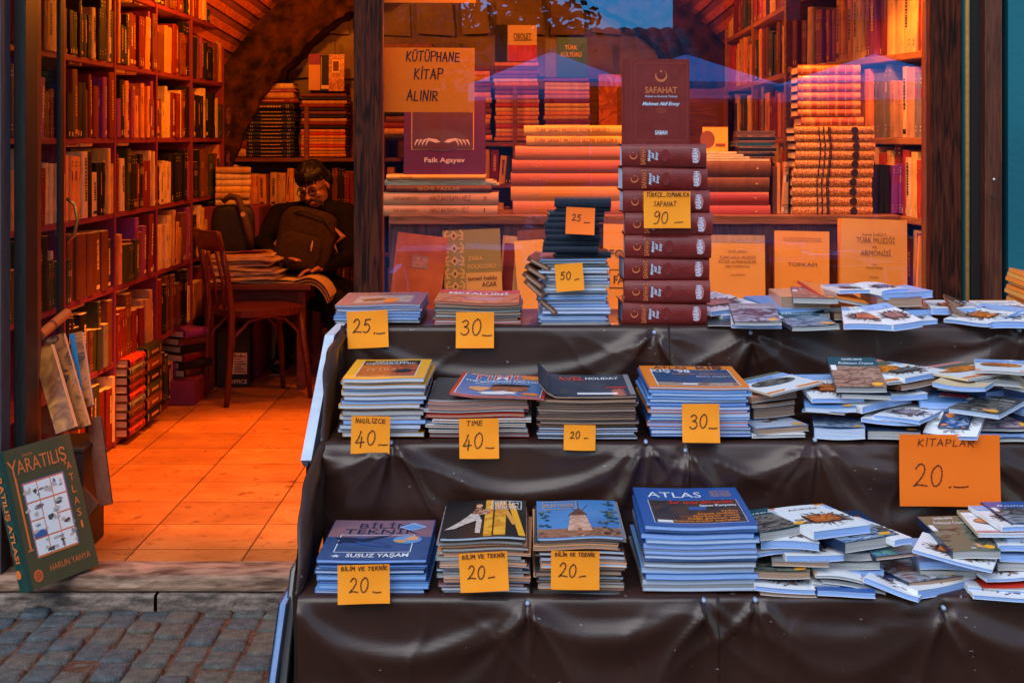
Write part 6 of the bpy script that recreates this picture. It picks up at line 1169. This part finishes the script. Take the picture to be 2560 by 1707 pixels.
standing('display_card', 'orange card with dark disc standing beside the disc cases', 1758, 1820, 318, 380, YU + .14, AMB, D=.004, tilt=-5, group=None, cat='card', design=lambda mb, W, H: (mb.disc((.18 * W, -.0006, .5 * H), X3, Z3, .3 * W, .36 * H, UM, 18), r_(mb, W, H, .5, .2, .9, .34, UM)))
shelf_row((xat(1928, 4.56), 4.56, UZ + .001), (1, 0, 0), (0, 1, 0), xat(1980, 4.56) - xat(1928, 4.56), .175, 'the short upright row left of the ornate gilt stack', (.010, .018), (.88, .98), ['tan', 'brown', 'navy', 'orange'], 71, (.1, .12), 0, 'slim upright books in the window', off=.004)
# ornate gilt stack
gilt = mat('ornate_gilt_binding', (.34, .06, .010), .32, .6, (.88, .33, .04), 260, (1, 1, 1), 2, .47, .53, bump=.3, bscale=260); gilt2 = mat('gilt_red_binding', (.52, .07, .010), .3, .6, (.85, .26, .03), 46, (1, 1, .15), 3, .45, .6)
rows = [(163, 187), (188, 209), (209, 231), (231, 252), (252, 273), (273, 293), (293, 316)]
for i, (y0, y1) in enumerate(rows):
    rt = lying('gilt_volume', f'smooth gilt red volume, {ORD[i]} of seven in the upper half of the gilt tower', Matrix.Translation((xat(1996 if i < 6 else 2004, YU), YU + .005, zat(y1, YU))), xat(2153, YU) - xat(1997, YU), .14, zat(y0, YU) - zat(y1, YU), gilt2, rr, 'gilt volumes in the tower', deco=False)
    t = zat(y0, YU) - zat(y1, YU); W = xat(2153, YU) - xat(1997, YU); mb = MB()
    for a in (.06, .2, .34, .48, .62, .76, .90): mb.tube([(a * W, -.0012, t * .1), (a * W, -.0035, t * .5), (a * W, -.0012, t * .9)], .0016, LABELM[0], 6)
    mb.build('raised_bands', rt)
rows = [(316, 336), (336, 356), (356, 377), (377, 400), (400, 421), (421, 444), (444, 468), (468, 492), (492, 516), (516, 541)]
for i, (y0, y1) in enumerate(rows):
    a, b = [(1986, 2184), (1987, 2186), (1990, 2188), (1990, 2186), (1988, 2184), (1984, 2184), (1981, 2180), (1981, 2180), (1982, 2181), (1982, 2182)][i]
    rt = lying('gilt_volume', f'ornately patterned gilt volume, {ORD[i]} of ten in the lower half of the gilt tower', Matrix.Translation((xat(a, YU), YU, zat(y1, YU))), xat(b, YU) - xat(a, YU), .16, zat(y0, YU) - zat(y1, YU), gilt, rr, 'gilt volumes in the tower', deco=False)
    t = zat(y0, YU) - zat(y1, YU); W = xat(b, YU) - xat(a, YU); mb = MB()
    for e in (.30, .36, .42, .44): mb.box(e * W, -.0031, t * .05, e * W + .004, -.0021, t * .95, LABELM[2])
    mb.disc((.76 * W, -.0032, t * .5), X3, Z3, .012, t * .42, LABELM[2], 14); mb.build('spine_ornament', rt)
def d_se(mb, W, H): mb.disc((.55 * W, -.0008, .70 * H), X3, Z3, .48 * W, .2 * H, CL['navy'], 22); t_(mb, W, H, 'SE', .62, .67, .09, LABELM[0], .5, 4, bold=True); mb.disc((.5 * W, -.0008, .28 * H), X3, Z3, .42 * W, .2 * H, CL['dark red'], 18, .3, 4)
standing('display_book', 'orange book with navy roundel cut by the right window moulding', 2282, 2316, 402, 560, YU + .02, AMB, D=.03, tilt=-4, design=d_se, group=GU)
shelf_row((xat(2194, 4.58), 4.58, UZ + .001), (1, 0, 0), (0, 1, 0), xat(2284, 4.58) - xat(2194, 4.58), .185, 'the upright row right of the gilt tower', (.014, .026), (.85, .98), ['purple', 'brown', 'dark red', 'black'], 75, (.1, .12), 0, 'upright books beside the gilt tower', off=.004)
# ---------------------------------------------------------------- chair, table, reading boy and the things round them
chw = wood('red_brown_bentwood', (.075, .012, .006), (.15, .028, .012), .32)
ch = thing('bentwood_chair', 'old red brown bentwood cafe chair with curved braces on the tiled floor', 'chair', Matrix.Translation((-1.348, 7.02, FL)) @ Matrix.Rotation(R(34), 4, 'Z'))
SP = []
for s in (-1, 1):
    mb = MB(); mb.tube([(-.225, s * .155, 0), (-.205, s * .15, .22), (-.195, s * .148, .44), (-.215, s * .145, .62), (-.262, s * .14, .845)], [.014, .017, .018, .016, .014], chw, 10); mb.build('leg', ch, smooth=True)
    mb = MB(); mb.tube([(.215, s * .165, 0), (.195, s * .15, .22), (.165, s * .135, .425)], [.012, .016, .020], chw, 10); mb.build('leg', ch, smooth=True)
    mb = MB(); mb.tube([(-.20, s * .146, .20), (-.18, s * .140, .33), (-.10, s * .136, .405), (.0, s * .135, .422), (.09, s * .136, .405), (.165, s * .14, .33), (.192, s * .147, .20)], .009, chw, 8); mb.build('brace', ch, smooth=True)
    mb = MB(); mb.tube([(-.19, s * .05, .45), (-.205, s * .052, .6), (-.245, s * .055, .77)], .009, chw, 8); SP.append(mb.build('spindle', None, smooth=True))
mb = MB(); mb.tube([(.19, -.146, .20), (.175, -.12, .33), (.165, -.05, .40), (.165, .05, .40), (.175, .12, .33), (.19, .146, .20)], .009, chw, 8); mb.build('brace', ch, smooth=True)
mb = MB(); pts = []
for i in range(36):
    a = 2 * math.pi * i / 36; ca, sa = math.cos(a), math.sin(a); r = (abs(ca) ** 3 + abs(sa) ** 3) ** (-1 / 3); pts.append((.205 * r * ca, .190 * r * sa * (1.0 + .08 * ca)))
mb.prism(pts, .425, .458, chw); mb.build('seat', ch, bevel=.008)
def rail(u, v):
    y = -.165 + .33 * u; return Vector((-.243 - .035 * (1 - (y / .165) ** 2) - .03 * v, y, .755 + .095 * v))
mb = MB(); mb.grid(rail, 16, 4, chw); o = mb.build('backrest', ch, smooth=True)
for s_ in SP: s_.parent = o
m_ = o.modifiers.new('thickness', 'SOLIDIFY'); m_.thickness = .016; m_.offset = 0
tw = wood('old_table_wood', (.09, .017, .008), (.17, .038, .016), .45, 'x')
tb = thing('table', 'small low wooden reading table piled with old papers', 'table', (-1.40, 7.5, FL))
mb = MB(); mb.box(-.27, -.30, .515, .29, .33, .545, tw); mb.build('tabletop', tb, bevel=.005)
mb = MB(); mb.box(-.23, -.25, .44, .25, -.23, .513, tw); mb.box(-.23, .28, .44, .25, .30, .513, tw); mb.box(.228, -.228, .44, .248, .278, .513, tw); mb.build('apron', tb)
for a in (-.24, .235):
    for b in (-.24, .285): mb = MB(); mb.box(a - .022, b - .022, 0, a + .022, b + .022, .513, tw); mb.build('leg', tb, bevel=.003)
TZ = FL + .546; rnd = random.Random(77)
for i in range(9):
    w_ = rnd.uniform(.30, .36); root = thing('old_newspaper', f'yellowed folded newspaper, {first(i) if i else "lowest"} from below in the pile on the table', 'newspaper', Matrix.Translation((-1.64 + rnd.uniform(0, .03), 7.215 + rnd.uniform(0, .02), TZ + i * .0165)) @ Matrix.Rotation(R(rnd.uniform(-6, 6)), 4, 'Z'), 'newspapers piled on the table')
    ph = rnd.uniform(0, 6); mb = MB(); mb.fn = lambda p: Vector((p.x, p.y + .004 * math.sin(p.x * 60 + ph), p.z + .005 * math.sin(p.x * 14 + ph) + .004))
    mb.slab(0, 0, 0, w_, .26, .009, P_CREAM, 16); mb.slab(.01, .004, .0092, w_ - .02, .25, .0145, mat('yellowed_newsprint', (.62, .36, .17), .9, .1, (.45, .22, .10), 50), 16); mb.build('newspaper', root)
for i, (dx, dy, rz, w_, c) in enumerate(((.04, .06, 12, .16, 'tan'), (.14, .08, -20, .13, 'bright red'), (.22, .04, 25, .10, 'tan'))):
    root = thing('torn_sheet', f'{["tan sheet", "red folder", "small tan sheet"][i]} lying askew on the newspaper pile', 'paper', Matrix.Translation((-1.64 + dx, 7.23 + dy, TZ + .157 + i * .006)) @ Matrix.Rotation(R(rz), 4, 'Z') @ Matrix.Rotation(R(-6), 4, 'X')); mb = MB(); mb.slab(0, 0, 0, w_, .15, .003, CL[c], 8); mb.build('sheet', root)
# what the boy reads: an open journal at the table corner, one half hanging over the edge
root = thing('open_journal', 'open journal on the table corner with pages drooping over the edge', 'journal', (-1.20, 7.24, TZ + .002))
mb = MB(); mb.grid(lambda u, v: Vector((-.16 + .16 * u, .24 * v, .008 + .010 * math.sin(u * 2.6))), 10, 3, P_CREAM); mb.box(-.16, .0, .0, 0, .24, .006, P_CREAM); mb.build('left_pages', root, smooth=False)
mb = MB()
for k in range(5): mb.grid(lambda u, v: Vector((.20 * math.sin(u * 1.25) * (1 - .03 * k) + .002 * k, .24 * v, .014 + .035 * math.sin(u * 2.2) - .17 * max(0, u - .25) ** 1.4 - .008 * k)), 14, 3, P_CREAM if k % 2 == 0 else K['brown'])
o = mb.build('drooping_pages', root); m_ = o.modifiers.new('thickness', 'SOLIDIFY'); m_.thickness = .003
# stool under the boy
st = thing('stool', 'low plain stool the reading boy sits on', 'stool', (-1.13, 7.93, FL))
mb = MB(); mb.prism([(.15 * math.cos(2 * math.pi * i / 20), .12 * math.sin(2 * math.pi * i / 20)) for i in range(20)], .35, .38, tw); mb.build('seat', st)
for a, b in ((-.1, -.07), (.1, -.07), (-.1, .07), (.1, .07)): mb = MB(); mb.tube([(a * 1.15, b * 1.15, 0), (a, b, .352)], .014, tw, 8); mb.build('leg', st)
# ---- the boy: one remeshed body, hair, glasses and clothes as parts
skin = mat('skin', (.58, .27, .16), .5, .35, (.50, .22, .125), 12); cloth = mat('black_wool_coat', (.006, .005, .0055), .85, .15, (.012, .009, .009), 60, bump=.3, bscale=300); trou = mat('black_trousers', (.010, .009, .011), .85, .2)
boy = thing('person', 'person in glasses and black coat reading, backpack held to the chest', 'person', (-1.13, 7.9, FL))
BI = boy.matrix_world.inverted() if False else Matrix.Translation((1.13, -7.9, -FL))
def ball(mb, c, r, m, sx=1, sy=1, sz=1, nu=16, nv=12, M=None):
    c = Vector(c); g = lambda u, v: c + ((M or Matrix()).to_3x3() @ Vector((r * sx * math.sin(v * math.pi) * math.cos(u * 2 * math.pi), r * sy * math.sin(v * math.pi) * math.sin(u * 2 * math.pi), r * sz * math.cos(v * math.pi))))
    mb.grid(g, nu, nv, m, True)
def limb(mb, pts, rad, m, n=12):
    mb.tube(pts, rad, m, n)
    for p_, r in zip(pts, rad): ball(mb, p_, r * .995, m)
def W_(px, py, Y): return BI @ at(px, py, Y)
hip = W_(766, 690, 7.88); hip.z = .47
neck = W_(800, 512, 7.74); chest = W_(785, 570, 7.76)
HC = W_(783, 464, 7.66)                                   # head centre
Rh = Matrix.Rotation(R(-14), 4, 'Z') @ Matrix.Rotation(R(24), 4, 'X') @ Matrix.Rotation(R(-7), 4, 'Y')   # face down to the table, turned left
hd = lambda x, y, z: HC + Rh.to_3x3() @ Vector((x, y, z)) # head frame: -y is the face
SL, SR = W_(700, 538, 7.74), W_(862, 535, 7.74); EL, ER = W_(655, 610, 7.62), W_(868, 645, 7.64)
WL, WR = W_(705, 655, 7.42), W_(800, 668, 7.42)
KL, KR = BI @ Vector((-1.26, 7.52, .52)), BI @ Vector((-1.02, 7.50, .52)); AL, AR = BI @ Vector((-1.36, 7.83, .16)), BI @ Vector((-1.02, 7.68, .16))
HL, HR = hip + Vector((-.08, 0, 0)), hip + Vector((.08, 0, 0))
def fingers(mb, wrist, fdir, side, m, curl=.5, thumb=1):
    f = Vector(fdir).normalized(); s = Vector(side); s = (s - f * s.dot(f)).normalized(); up = s.cross(f); up = up if up.z > 0 else -up
    pal = wrist + f * .045; limb(mb, [wrist, wrist + f * .03 + s * .012, wrist + f * .068 + s * .022], [.019, .017, .010], m, 10); limb(mb, [wrist, wrist + f * .03 - s * .012, wrist + f * .068 - s * .022], [.019, .017, .010], m, 10); limb(mb, [wrist, pal, wrist + f * .07], [.019, .018, .011], m, 10)
    for k, (o_, ln) in enumerate(((-.027, .052), (-.009, .062), (.009, .066), (.027, .058))):
        b = wrist + f * .068 + s * o_; d1 = (f - up * curl * .5).normalized(); d2 = (f - up * curl * 1.3).normalized()
        limb(mb, [b, b + d1 * ln * .5, b + d1 * ln * .5 + d2 * ln * .5], [.0085, .0078, .0062], m, 8)
    b = wrist + f * .02 + s * thumb * .02; d1 = (f * .6 + s * thumb * .8 - up * .2).normalized(); limb(mb, [b, b + d1 * .03, b + d1 * .03 + (f * .9 + s * thumb * .25 - up * .4).normalized() * .026], [.012, .0095, .0075], m, 8)
mb = MB()
ball(mb, hd(0, .01, .028), .096, skin, .80, .98, 1.0, M=Rh); ball(mb, hd(0, -.018, -.045), .070, skin, .86, .95, 1.0, M=Rh); ball(mb, hd(0, -.045, -.094), .026, skin, 1.1, .8, .7, M=Rh)
limb(mb, [hd(0, -.082, .012), hd(0, -.104, -.028), hd(0, -.098, -.036)], [.008, .013, .012], skin, 10)            # nose
for s in (-1, 1):
    ball(mb, hd(s * .014, -.094, -.035), .0085, skin); ball(mb, hd(s * .080, .012, -.008), .021, skin, .35, .75, 1.25, M=Rh); ball(mb, hd(s * .042, -.060, -.030), .026, skin, 1, .6, .8, M=Rh); limb(mb, [hd(s * .016, -.088, .022), hd(s * .05, -.078, .024)], [.008, .007], skin, 8)
limb(mb, [hd(-.020, -.086, -.063), hd(0, -.093, -.062), hd(.020, -.086, -.063)], [.0055, .0075, .0055], skin, 8); limb(mb, [hd(-.016, -.084, -.072), hd(0, -.090, -.073), hd(.016, -.084, -.072)], [.006, .008, .006], skin, 8)
limb(mb, [hd(0, .03, -.05), neck], [.050, .054], skin)
limb(mb, [neck, chest, hip], [.060, .105, .110], skin, 16); limb(mb, [SL, neck + Vector((0, 0, -.03)), SR], [.048, .06, .048], skin)
for a, b, c in ((SL, EL, WL), (SR, ER, WR)): limb(mb, [a, b, c], [.045, .034, .022], skin)
for a, b, c in ((HL, KL, AL), (HR, KR, AR)): limb(mb, [a, b, c], [.075, .052, .035], skin)
for a in (AL, AR): limb(mb, [a, a + Vector((-.02, -.10, -.045))], [.032, .026], skin)
fingers(mb, WR, (W_(762, 672, 7.40) - WR) + Vector((-.01, -.02, -.01)), (0, -1, .1), skin, .55, 1); fingers(mb, WL, (W_(735, 640, 7.38) - WL), (0, -1, .1), skin, .9, -1)
o = mb.build('body', boy, smooth=True); rm = o.modifiers.new('skin_surface', 'REMESH'); rm.mode = 'VOXEL'; rm.voxel_size = .0042; rm.use_smooth_shade = True; sm = o.modifiers.new('smooth', 'SMOOTH'); sm.factor = .5; sm.iterations = 3
mb = MB(); rnd = random.Random(6)                         # hair: cap plus short locks over the forehead
hairm = mat('black_hair', (.007, .006, .006), .5, .4)
def cap(u, v):
    a = u * 2 * math.pi; lim = .40 + .22 * (math.sin(a) * .5 + .5) + .015 * math.sin(a * 9); th = v * math.pi * lim
    r = .107 * (1 + .025 * math.sin(a * 11 + v * 6) + .02 * math.sin(a * 5 + v * 9)); return hd(r * .82 * math.sin(th) * math.cos(a), .012 + r * 1.02 * math.sin(th) * math.sin(a), .032 + r * 1.02 * math.cos(th))
mb.grid(cap, 40, 12, hairm, True)
for i in range(34):
    a = math.pi * (1.08 + .84 * i / 33); x, y = .082 * math.cos(a), .012 + .100 * math.sin(a); l_ = rnd.uniform(.02, .04)
    mb.tube([hd(x * .80, y * .80, .108), hd(x * .97, y * .97, .078), hd(x * .98 + rnd.uniform(-.012, .012), y * .99, .070 - l_)], [.013, .010, .002], hairm, 5)
for s in (-1, 1):
    for k in range(5): mb.tube([hd(s * .078, .01 + k * .014, .05), hd(s * .084, .012 + k * .014, .01), hd(s * .081, .014 + k * .014, -.012 - .006 * k)], [.010, .009, .003], hairm, 5)
o = mb.build('hair', boy, smooth=True)
gm = mat('black_glasses_frame', (.006, .006, .007), .3, .5); mb = MB()
for s in (-1, 1):
    mb.tube([hd(s * .033 + .024 * math.cos(t), -.103 + .006 * abs(math.cos(t)), .002 + .019 * math.sin(t)) for t in [2 * math.pi * k / 20 for k in range(21)]], .0026, gm, 6); mb.tube([hd(s * .056, -.098, .004), hd(s * .074, -.05, .004), hd(s * .079, .01, .0)], .0022, gm, 6)
mb.tube([hd(-.010, -.105, .006), hd(0, -.107, .009), hd(.010, -.105, .006)], .0024, gm, 6); mb.build('glasses', boy, smooth=True)
for s in (-1, 1):
    mb = MB(); ball(mb, hd(s * .033, -.083, .0), .0095, mat('eye_dark', (.02, .012, .01), .2, .6), 1.3, .6, .55, 10, 8, Rh); mb.tube([hd(s * .016, -.093, .026), hd(s * .034, -.094, .031), hd(s * .052, -.084, .027)], [.003, .004, .002], hairm, 6)
    mb.build('eye', boy, smooth=True)
mb = MB()
limb(mb, [neck + Vector((0, .005, .0)), chest, hip], [.072, .128, .135], cloth, 18); limb(mb, [SL, neck + Vector((0, .01, -.04)), SR], [.066, .075, .066], cloth, 14)
limb(mb, [SL, EL, WL + (EL - WL) * .12], [.068, .054, .038], cloth, 14); limb(mb, [SR, ER, WR + (ER - WR) * .12], [.068, .054, .038], cloth, 14); limb(mb, [hip, (HR + KR) / 2 + Vector((.05, 0, -.02))], [.13, .11], cloth, 14)
o = mb.build('coat', boy, smooth=True); rm = o.modifiers.new('cloth_surface', 'REMESH'); rm.mode = 'VOXEL'; rm.voxel_size = .008; rm.use_smooth_shade = True; sm = o.modifiers.new('smooth', 'SMOOTH'); sm.factor = .5; sm.iterations = 6
mb = MB()
for a, b, c in ((HL, KL, AL), (HR, KR, AR)): limb(mb, [a, b, c + Vector((0, 0, -.02))], [.088, .064, .048], trou, 14)
o = mb.build('trousers', boy, smooth=True); rm = o.modifiers.new('cloth_surface', 'REMESH'); rm.mode = 'VOXEL'; rm.voxel_size = .008; rm.use_smooth_shade = True
for a in (AL, AR):
    mb = MB(); f = a + Vector((-.01, -.06, -.045)); ball(mb, f, .05, mat('dark_trainer', (.03, .025, .025), .6), .8, 1.9, .62); mb.box(f.x - .04, f.y - .095, f.z - .042, f.x + .04, f.y + .085, f.z - .018, mat('trainer_sole', (.35, .22, .15), .7)); mb.build('shoe', boy, smooth=False, bevel=.006)
# backpack held upright in front of the chest
bpm = mat('olive_brown_canvas', (.034, .020, .010), .85, .2, (.052, .031, .016), 50, bump=.4, bscale=350); Bc = at(765, 600, 7.47)
bp_ = thing('backpack', 'olive brown canvas backpack clutched on the lap of the reading person', 'backpack', Matrix.Translation(Bc) @ Matrix.Rotation(R(14), 4, 'Y') @ Matrix.Rotation(R(-8), 4, 'X'))
def sq(a, b, c, e, nu, nv):
    def f(u, v):
        t, p_ = u * 2 * math.pi, (v - .5) * math.pi; S = lambda x: math.copysign(abs(x) ** e, x)
        return Vector((a * S(math.cos(p_)) * S(math.cos(t)), b * S(math.cos(p_)) * S(math.sin(t)), c * S(math.sin(p_)) * (1 - .0)))
    return f
mb = MB(); fb = sq(.150, .070, .170, .5, 0, 0); mb.grid(lambda u, v: fb(u, v) + Vector((.012 * noise.noise(fb(u, v) * 14), .01 * noise.noise(fb(u, v) * 11 + Vector((5, 0, 0))), 0)), 40, 24, bpm); mb.build('sack', bp_, smooth=True)
mb = MB(); fp = sq(.115, .032, .09, .5, 0, 0); mb.grid(lambda u, v: fp(u, v) + Vector((-.01, -.068, -.065)), 28, 14, bpm); fp_ = mb.build('front_pocket', bp_, smooth=True)
mb = MB(); mb.tube([(-.13, -.05, .10), (-.05, -.083, .14), (.06, -.083, .13), (.14, -.05, .06)], .004, INK, 6); mb.tube([(.05, -.106, .0), (.052, -.112, -.03), (.056, -.112, -.055)], [.003, .006, .003], mat('pale_zip_pull', (.6, .4, .28), .5), 6); mb.build('zip', fp_)
mb = MB(); mb.tube([(-.05, .02, .175), (-.03, .0, .215), (.03, .0, .215), (.05, .02, .175)], .009, bpm, 8); mb.build('handle', bp_, smooth=True)
mb = MB(); mb.poly([(.10, -.05, .12), (.175, -.02, .06), (.16, -.055, .0), (.185, -.02, -.03), (.16, -.02, .02), (.20, .0, .07)], mat('torn_tan_lining', (.45, .22, .10), .9)); mb.build('lining', bp_)
# dark shoulder bag behind the papers
sb_ = thing('shoulder_bag', 'dark leather bag with stiff strap standing behind the newspaper pile', 'bag', Matrix.Translation(at(585, 580, 7.62)))
bag_m = mat('dark_bag_leather', (.016, .013, .010), .5, .4, (.03, .022, .015), 30); strap_m = mat('brown_bag_strap', (.09, .045, .02), .6)
mb = MB(); fg = sq(.12, .05, .15, .45, 0, 0); mb.grid(fg, 32, 20, bag_m); mb.build('bag_body', sb_, smooth=True)
mb = MB(); mb.tube([(-.05, -.05, .165), (-.01, -.05, .20), (.03, -.055, .19), (.06, -.065, .12), (.09, -.07, .02), (.115, -.06, -.10)], [.014, .016, .018, .020, .022, .018], strap_m, 10); mb.build('strap', sb_, smooth=True)
mb = MB(); mb.tube([(.066, -.092, .10), (.066, -.082, .10)], .013, mat('pale_bag_button', (.65, .42, .28), .4), 14); mb.build('button', sb_)
# black carton under the table
bx = thing('carton', 'black carton with pale printed label under the table', 'carton', Matrix.Translation((-1.50, 7.30, FL)) @ Matrix.Rotation(R(6), 4, 'Z'))
mb = MB(); mb.box(-.11, 0, 0, .06, .20, .30, mat('black_carton_board', (.012, .010, .011), .5)); mb.box(-.115, -.004, .30, .065, .204, .312, mat('carton_lid', (.02, .016, .015), .5)); mb.build('box', bx, bevel=.003)
mb = MB(); mb.box(-.03, -.0015, .07, .045, -.0002, .18, LABELM[1])
for i in range(7): mb.box(-.022, -.0022, .08 + i * .013, .038 - (i % 3) * .012, -.0016, .085 + i * .013, LABELM[2])
mb.text('ELLA', (.0, -.0024, .16), X3, Z3, .016, LABELM[2], .045, bold=True); mb.build('label', bx); mb = MB(); mb.text('OFFICE', (.0, -.0015, .02), X3, Z3, .022, LABELM[1], .09, bold=True); mb.build('lettering', bx)
# ---------------------------------------------------------------- at the doorway on the left: big atlas and the books behind it
A = at(74, 1479, 4.03); D1 = at(248, 1412, 4.22) - A; UPV = at(28, 1122, 4.10) - A
M = frame(A, D1, UPV); W, H, t = D1.length, UPV.length * .99, .048
gr = mat('olive_green_atlas_board', (.075, .062, .022), .45, .4, (.06, .055, .02), 8); gs = mat('dark_teal_atlas_spine', (.004, .045, .036), .4, .45)
at_ = thing('atlas', 'huge olive atlas with picture grid and teal spine leaning at the doorway', 'book', M)
mb = MB(); mb.box(0, 0, -.003, W, H, 0, gr); mb.box(0, 0, -t, W, H, -t + .003, gr); mb.prism([(-.001, -t), (-.006, -t * .75), (-.007, -t / 2), (-.006, -t * .25), (-.001, 0), (.004, 0), (.004, -t)], 0, H, gs, 'y'); mb.box(0, 0, 0, .012, H, .0006, gs)
OR = mat('orange_foil_lettering', (.72, .16, .03), .45, .45)
def at_q(x0, y0, x1, y1, m, k=1): mb.box(x0 * W, y0 * H, 0, x1 * W, y1 * H, .0005 * k, m)
def at_t(s, x, y, h, w_, k=2, m=None, bold=True, V=None): mb.text(s, (x * W, y * H, .0005 * k + .0003), X3, Y3, h * H, m or OR, w_ * W, bold=bold)
at_t('YARATILIŞ', .48, .815, .105, .80, bold=False); mb.text('Y', (.13 * W, .80 * H, .0014), X3, Y3, .13 * H, OR, .13 * W)
for i, ch_ in enumerate('ATLASI'): at_t(ch_, .89, .745 - i * .088, .058, (.07, .065, .06, .07, .06, .03)[i], bold=False)
at_q(.125, .27, .15, .80, OR); at_q(.10, .265, .175, .275, OR)
at_q(.20, .205, .80, .745, mat('atlas_blue_edge', (.03, .16, .40), .5)); at_q(.21, .20, .785, .74, OR, 2); rnd = random.Random(15)
cells = []
xs_, ys_ = [.215, .40, .59, .78], [.21, .335, .465, .595, .735]
for r in range(4):
    for c in range(3):
        if c == 1 and r == 2: continue
        x0, x1, y0, y1 = xs_[c] + .006, xs_[c + 1] - .008, ys_[r] + .005, ys_[r + 1] - .006
        if c == 1 and r == 1: y1 = ys_[3] - .006
        mb.box(x0 * W, y0 * H, .0011, x1 * W, y1 * H, .0016, K['white']); cx, cy = (x0 + x1) / 2 * W, (y0 + y1) / 2 * H
        m_ = K[('dgrey', 'brown', 'mauve', 'blue')[(r * 3 + c) % 4]]
        if r == 1 and c == 0: mb.box(x0 * W, y0 * H, .0017, x1 * W, (y0 + .05) * H, .002, K['blue'])
        for k in range(4): mb.disc((cx + rnd.uniform(-.025, .025), cy + rnd.uniform(-.015, .015), .0021 + k * .0001), X3, Y3, rnd.uniform(.004, .013), rnd.uniform(.003, .008), (m_ if k % 2 else K['grey']) if k < 2 else mat('print_pale_smudge', (.55, .45, .40), .6), 12, .4, r * 9 + c + k)
at_t('HARUN YAHYA', .62, .085, .048, .58, bold=False); mb.disc((.16 * W, .085 * H, .0012), X3, Y3, .062 * W, .042 * H, OR, 26); mb.disc((.16 * W, .085 * H, .0016), X3, Y3, .05 * W, .034 * H, mat('atlas_seal_red', (.45, .08, .02), .5), 24, .1, 2); at_t('büyük', .36, .93, .02, .14, bold=False)
mb.text('YARATILIŞ ATLASI', (-.0078, .58 * H, -t * .5), -Y3, Z3 * -1 if False else Vector((0, 0, 1)), .022, OR, .74 * H, bold=True)
mb.disc((-.0078, .13 * H, -t / 2), Y3, Z3, .013, .013, OR, 16); mb.build('cover', at_)
mb = MB(); mb.box(.004, .004, -t + .003, W - .006, H - .008, -.003, P_PALE); mb.build('page_block', at_)
def leaner(name, label, tl, tr, bl, Yt, Yb, th, m, pg, group=None, cat='book', strip=None):
    a, b, c = at(*bl, Yb), at(*tl, Yt), at(*tr, Yt + .0); M = frame(a, (c - b), (b - a)); w_, h_ = (c - b).length, (b - a).length
    root = thing(name, label, cat, M, group); mb = MB(); mb.box(0, 0, -.0015, w_, h_, 0, m); mb.box(0, 0, -th, w_, h_, -th + .0015, strip or m); mb.box(-.0012, 0, -th, 0, h_, 0, strip or m)
    if strip and strip.name.startswith('bright'): mb.box(-.0005, .002, .0003, w_ * .42, h_ - .002, .0012, strip)
    mb.build('cover', root); mb = MB(); mb.box(.001, .002, -th + .0015, w_ - .001, h_ - .003, -.0015, pg); mb.build('page_block', root)
mapm = pic('print_old_map', [(.70, .22, .03), (.22, .05, .012), (.80, .30, .05), (.45, .12, .02)], 9, 1.2); phm = pic('print_warm_photo', [(.16, .045, .015), (.60, .20, .05), (.03, .010, .007), (.70, .34, .16)], 14, 1.4)
leaner('leaning_book', 'tall map covered book with slate spine leaning by the doorway', (103, 868), (150, 850), (140, 1085), 4.40, 4.34, .03, mapm, P_CREAM, 'books leaning by the doorway', strip=K['dgrey'])
leaner('leaning_book', 'book with photographic cover leaning behind the map covered one', (140, 840), (190, 822), (172, 1080), 4.46, 4.40, .02, phm, P_CREAM, 'books leaning by the doorway')
leaner('leaning_book', 'thin book with bright blue spine leaning by the doorway', (168, 836), (198, 829), (200, 1020), 4.52, 4.46, .022, phm, P_CREAM, 'books leaning by the doorway', strip=mat('bright_cyan_spine', (.02, .25, .55), .4))
leaner('leaning_board', 'narrow dark brown board leaning beside the atlas at the doorway', (188, 1040), (212, 1010), (222, 1290), 4.42, 4.33, .012, CL['brown'], CL['brown'], 'brown boards beside the atlas', 'board')
leaner('leaning_board', 'wider dark brown board leaning right of the narrow one', (221, 1046), (254, 1038), (246, 1266), 4.47, 4.38, .012, CL['brown'], CL['black'], 'brown boards beside the atlas', 'board')
mb = MB(); Pa, Pb = at(100, 838, 4.40), at(168, 782, 4.56)
root = thing('paper_roll', 'rolled up orange paper lying slanted above the leaning books', 'paper roll', Pa); mb.tube([(0, 0, 0), Pb - Pa], .016, mat('dull_orange_paper', (.45, .14, .035), .7), 14); mb.tube([(Pb - Pa) * .4 + Vector((0, -.001, 0)), (Pb - Pa) * .46 + Vector((0, -.001, 0))], .0166, CL['brown'], 14); mb.build('roll', root)
root = thing('wooden_crate', 'low dark crate under the leaning books by the doorway', 'crate', (-1.43, 4.46, FL)); mb = MB()
cr_m = wood('dark_crate_wood', (.014, .006, .004), (.03, .011, .006), .6, 'x'); mb.box(-.07, -.10, .0, .05, .12, .32, cr_m); mb.build('box', root, bevel=.004); mb = MB(); mb.box(-.075, -.105, .321, .055, .125, .335, cr_m); mb.build('lid', root, bevel=.003)
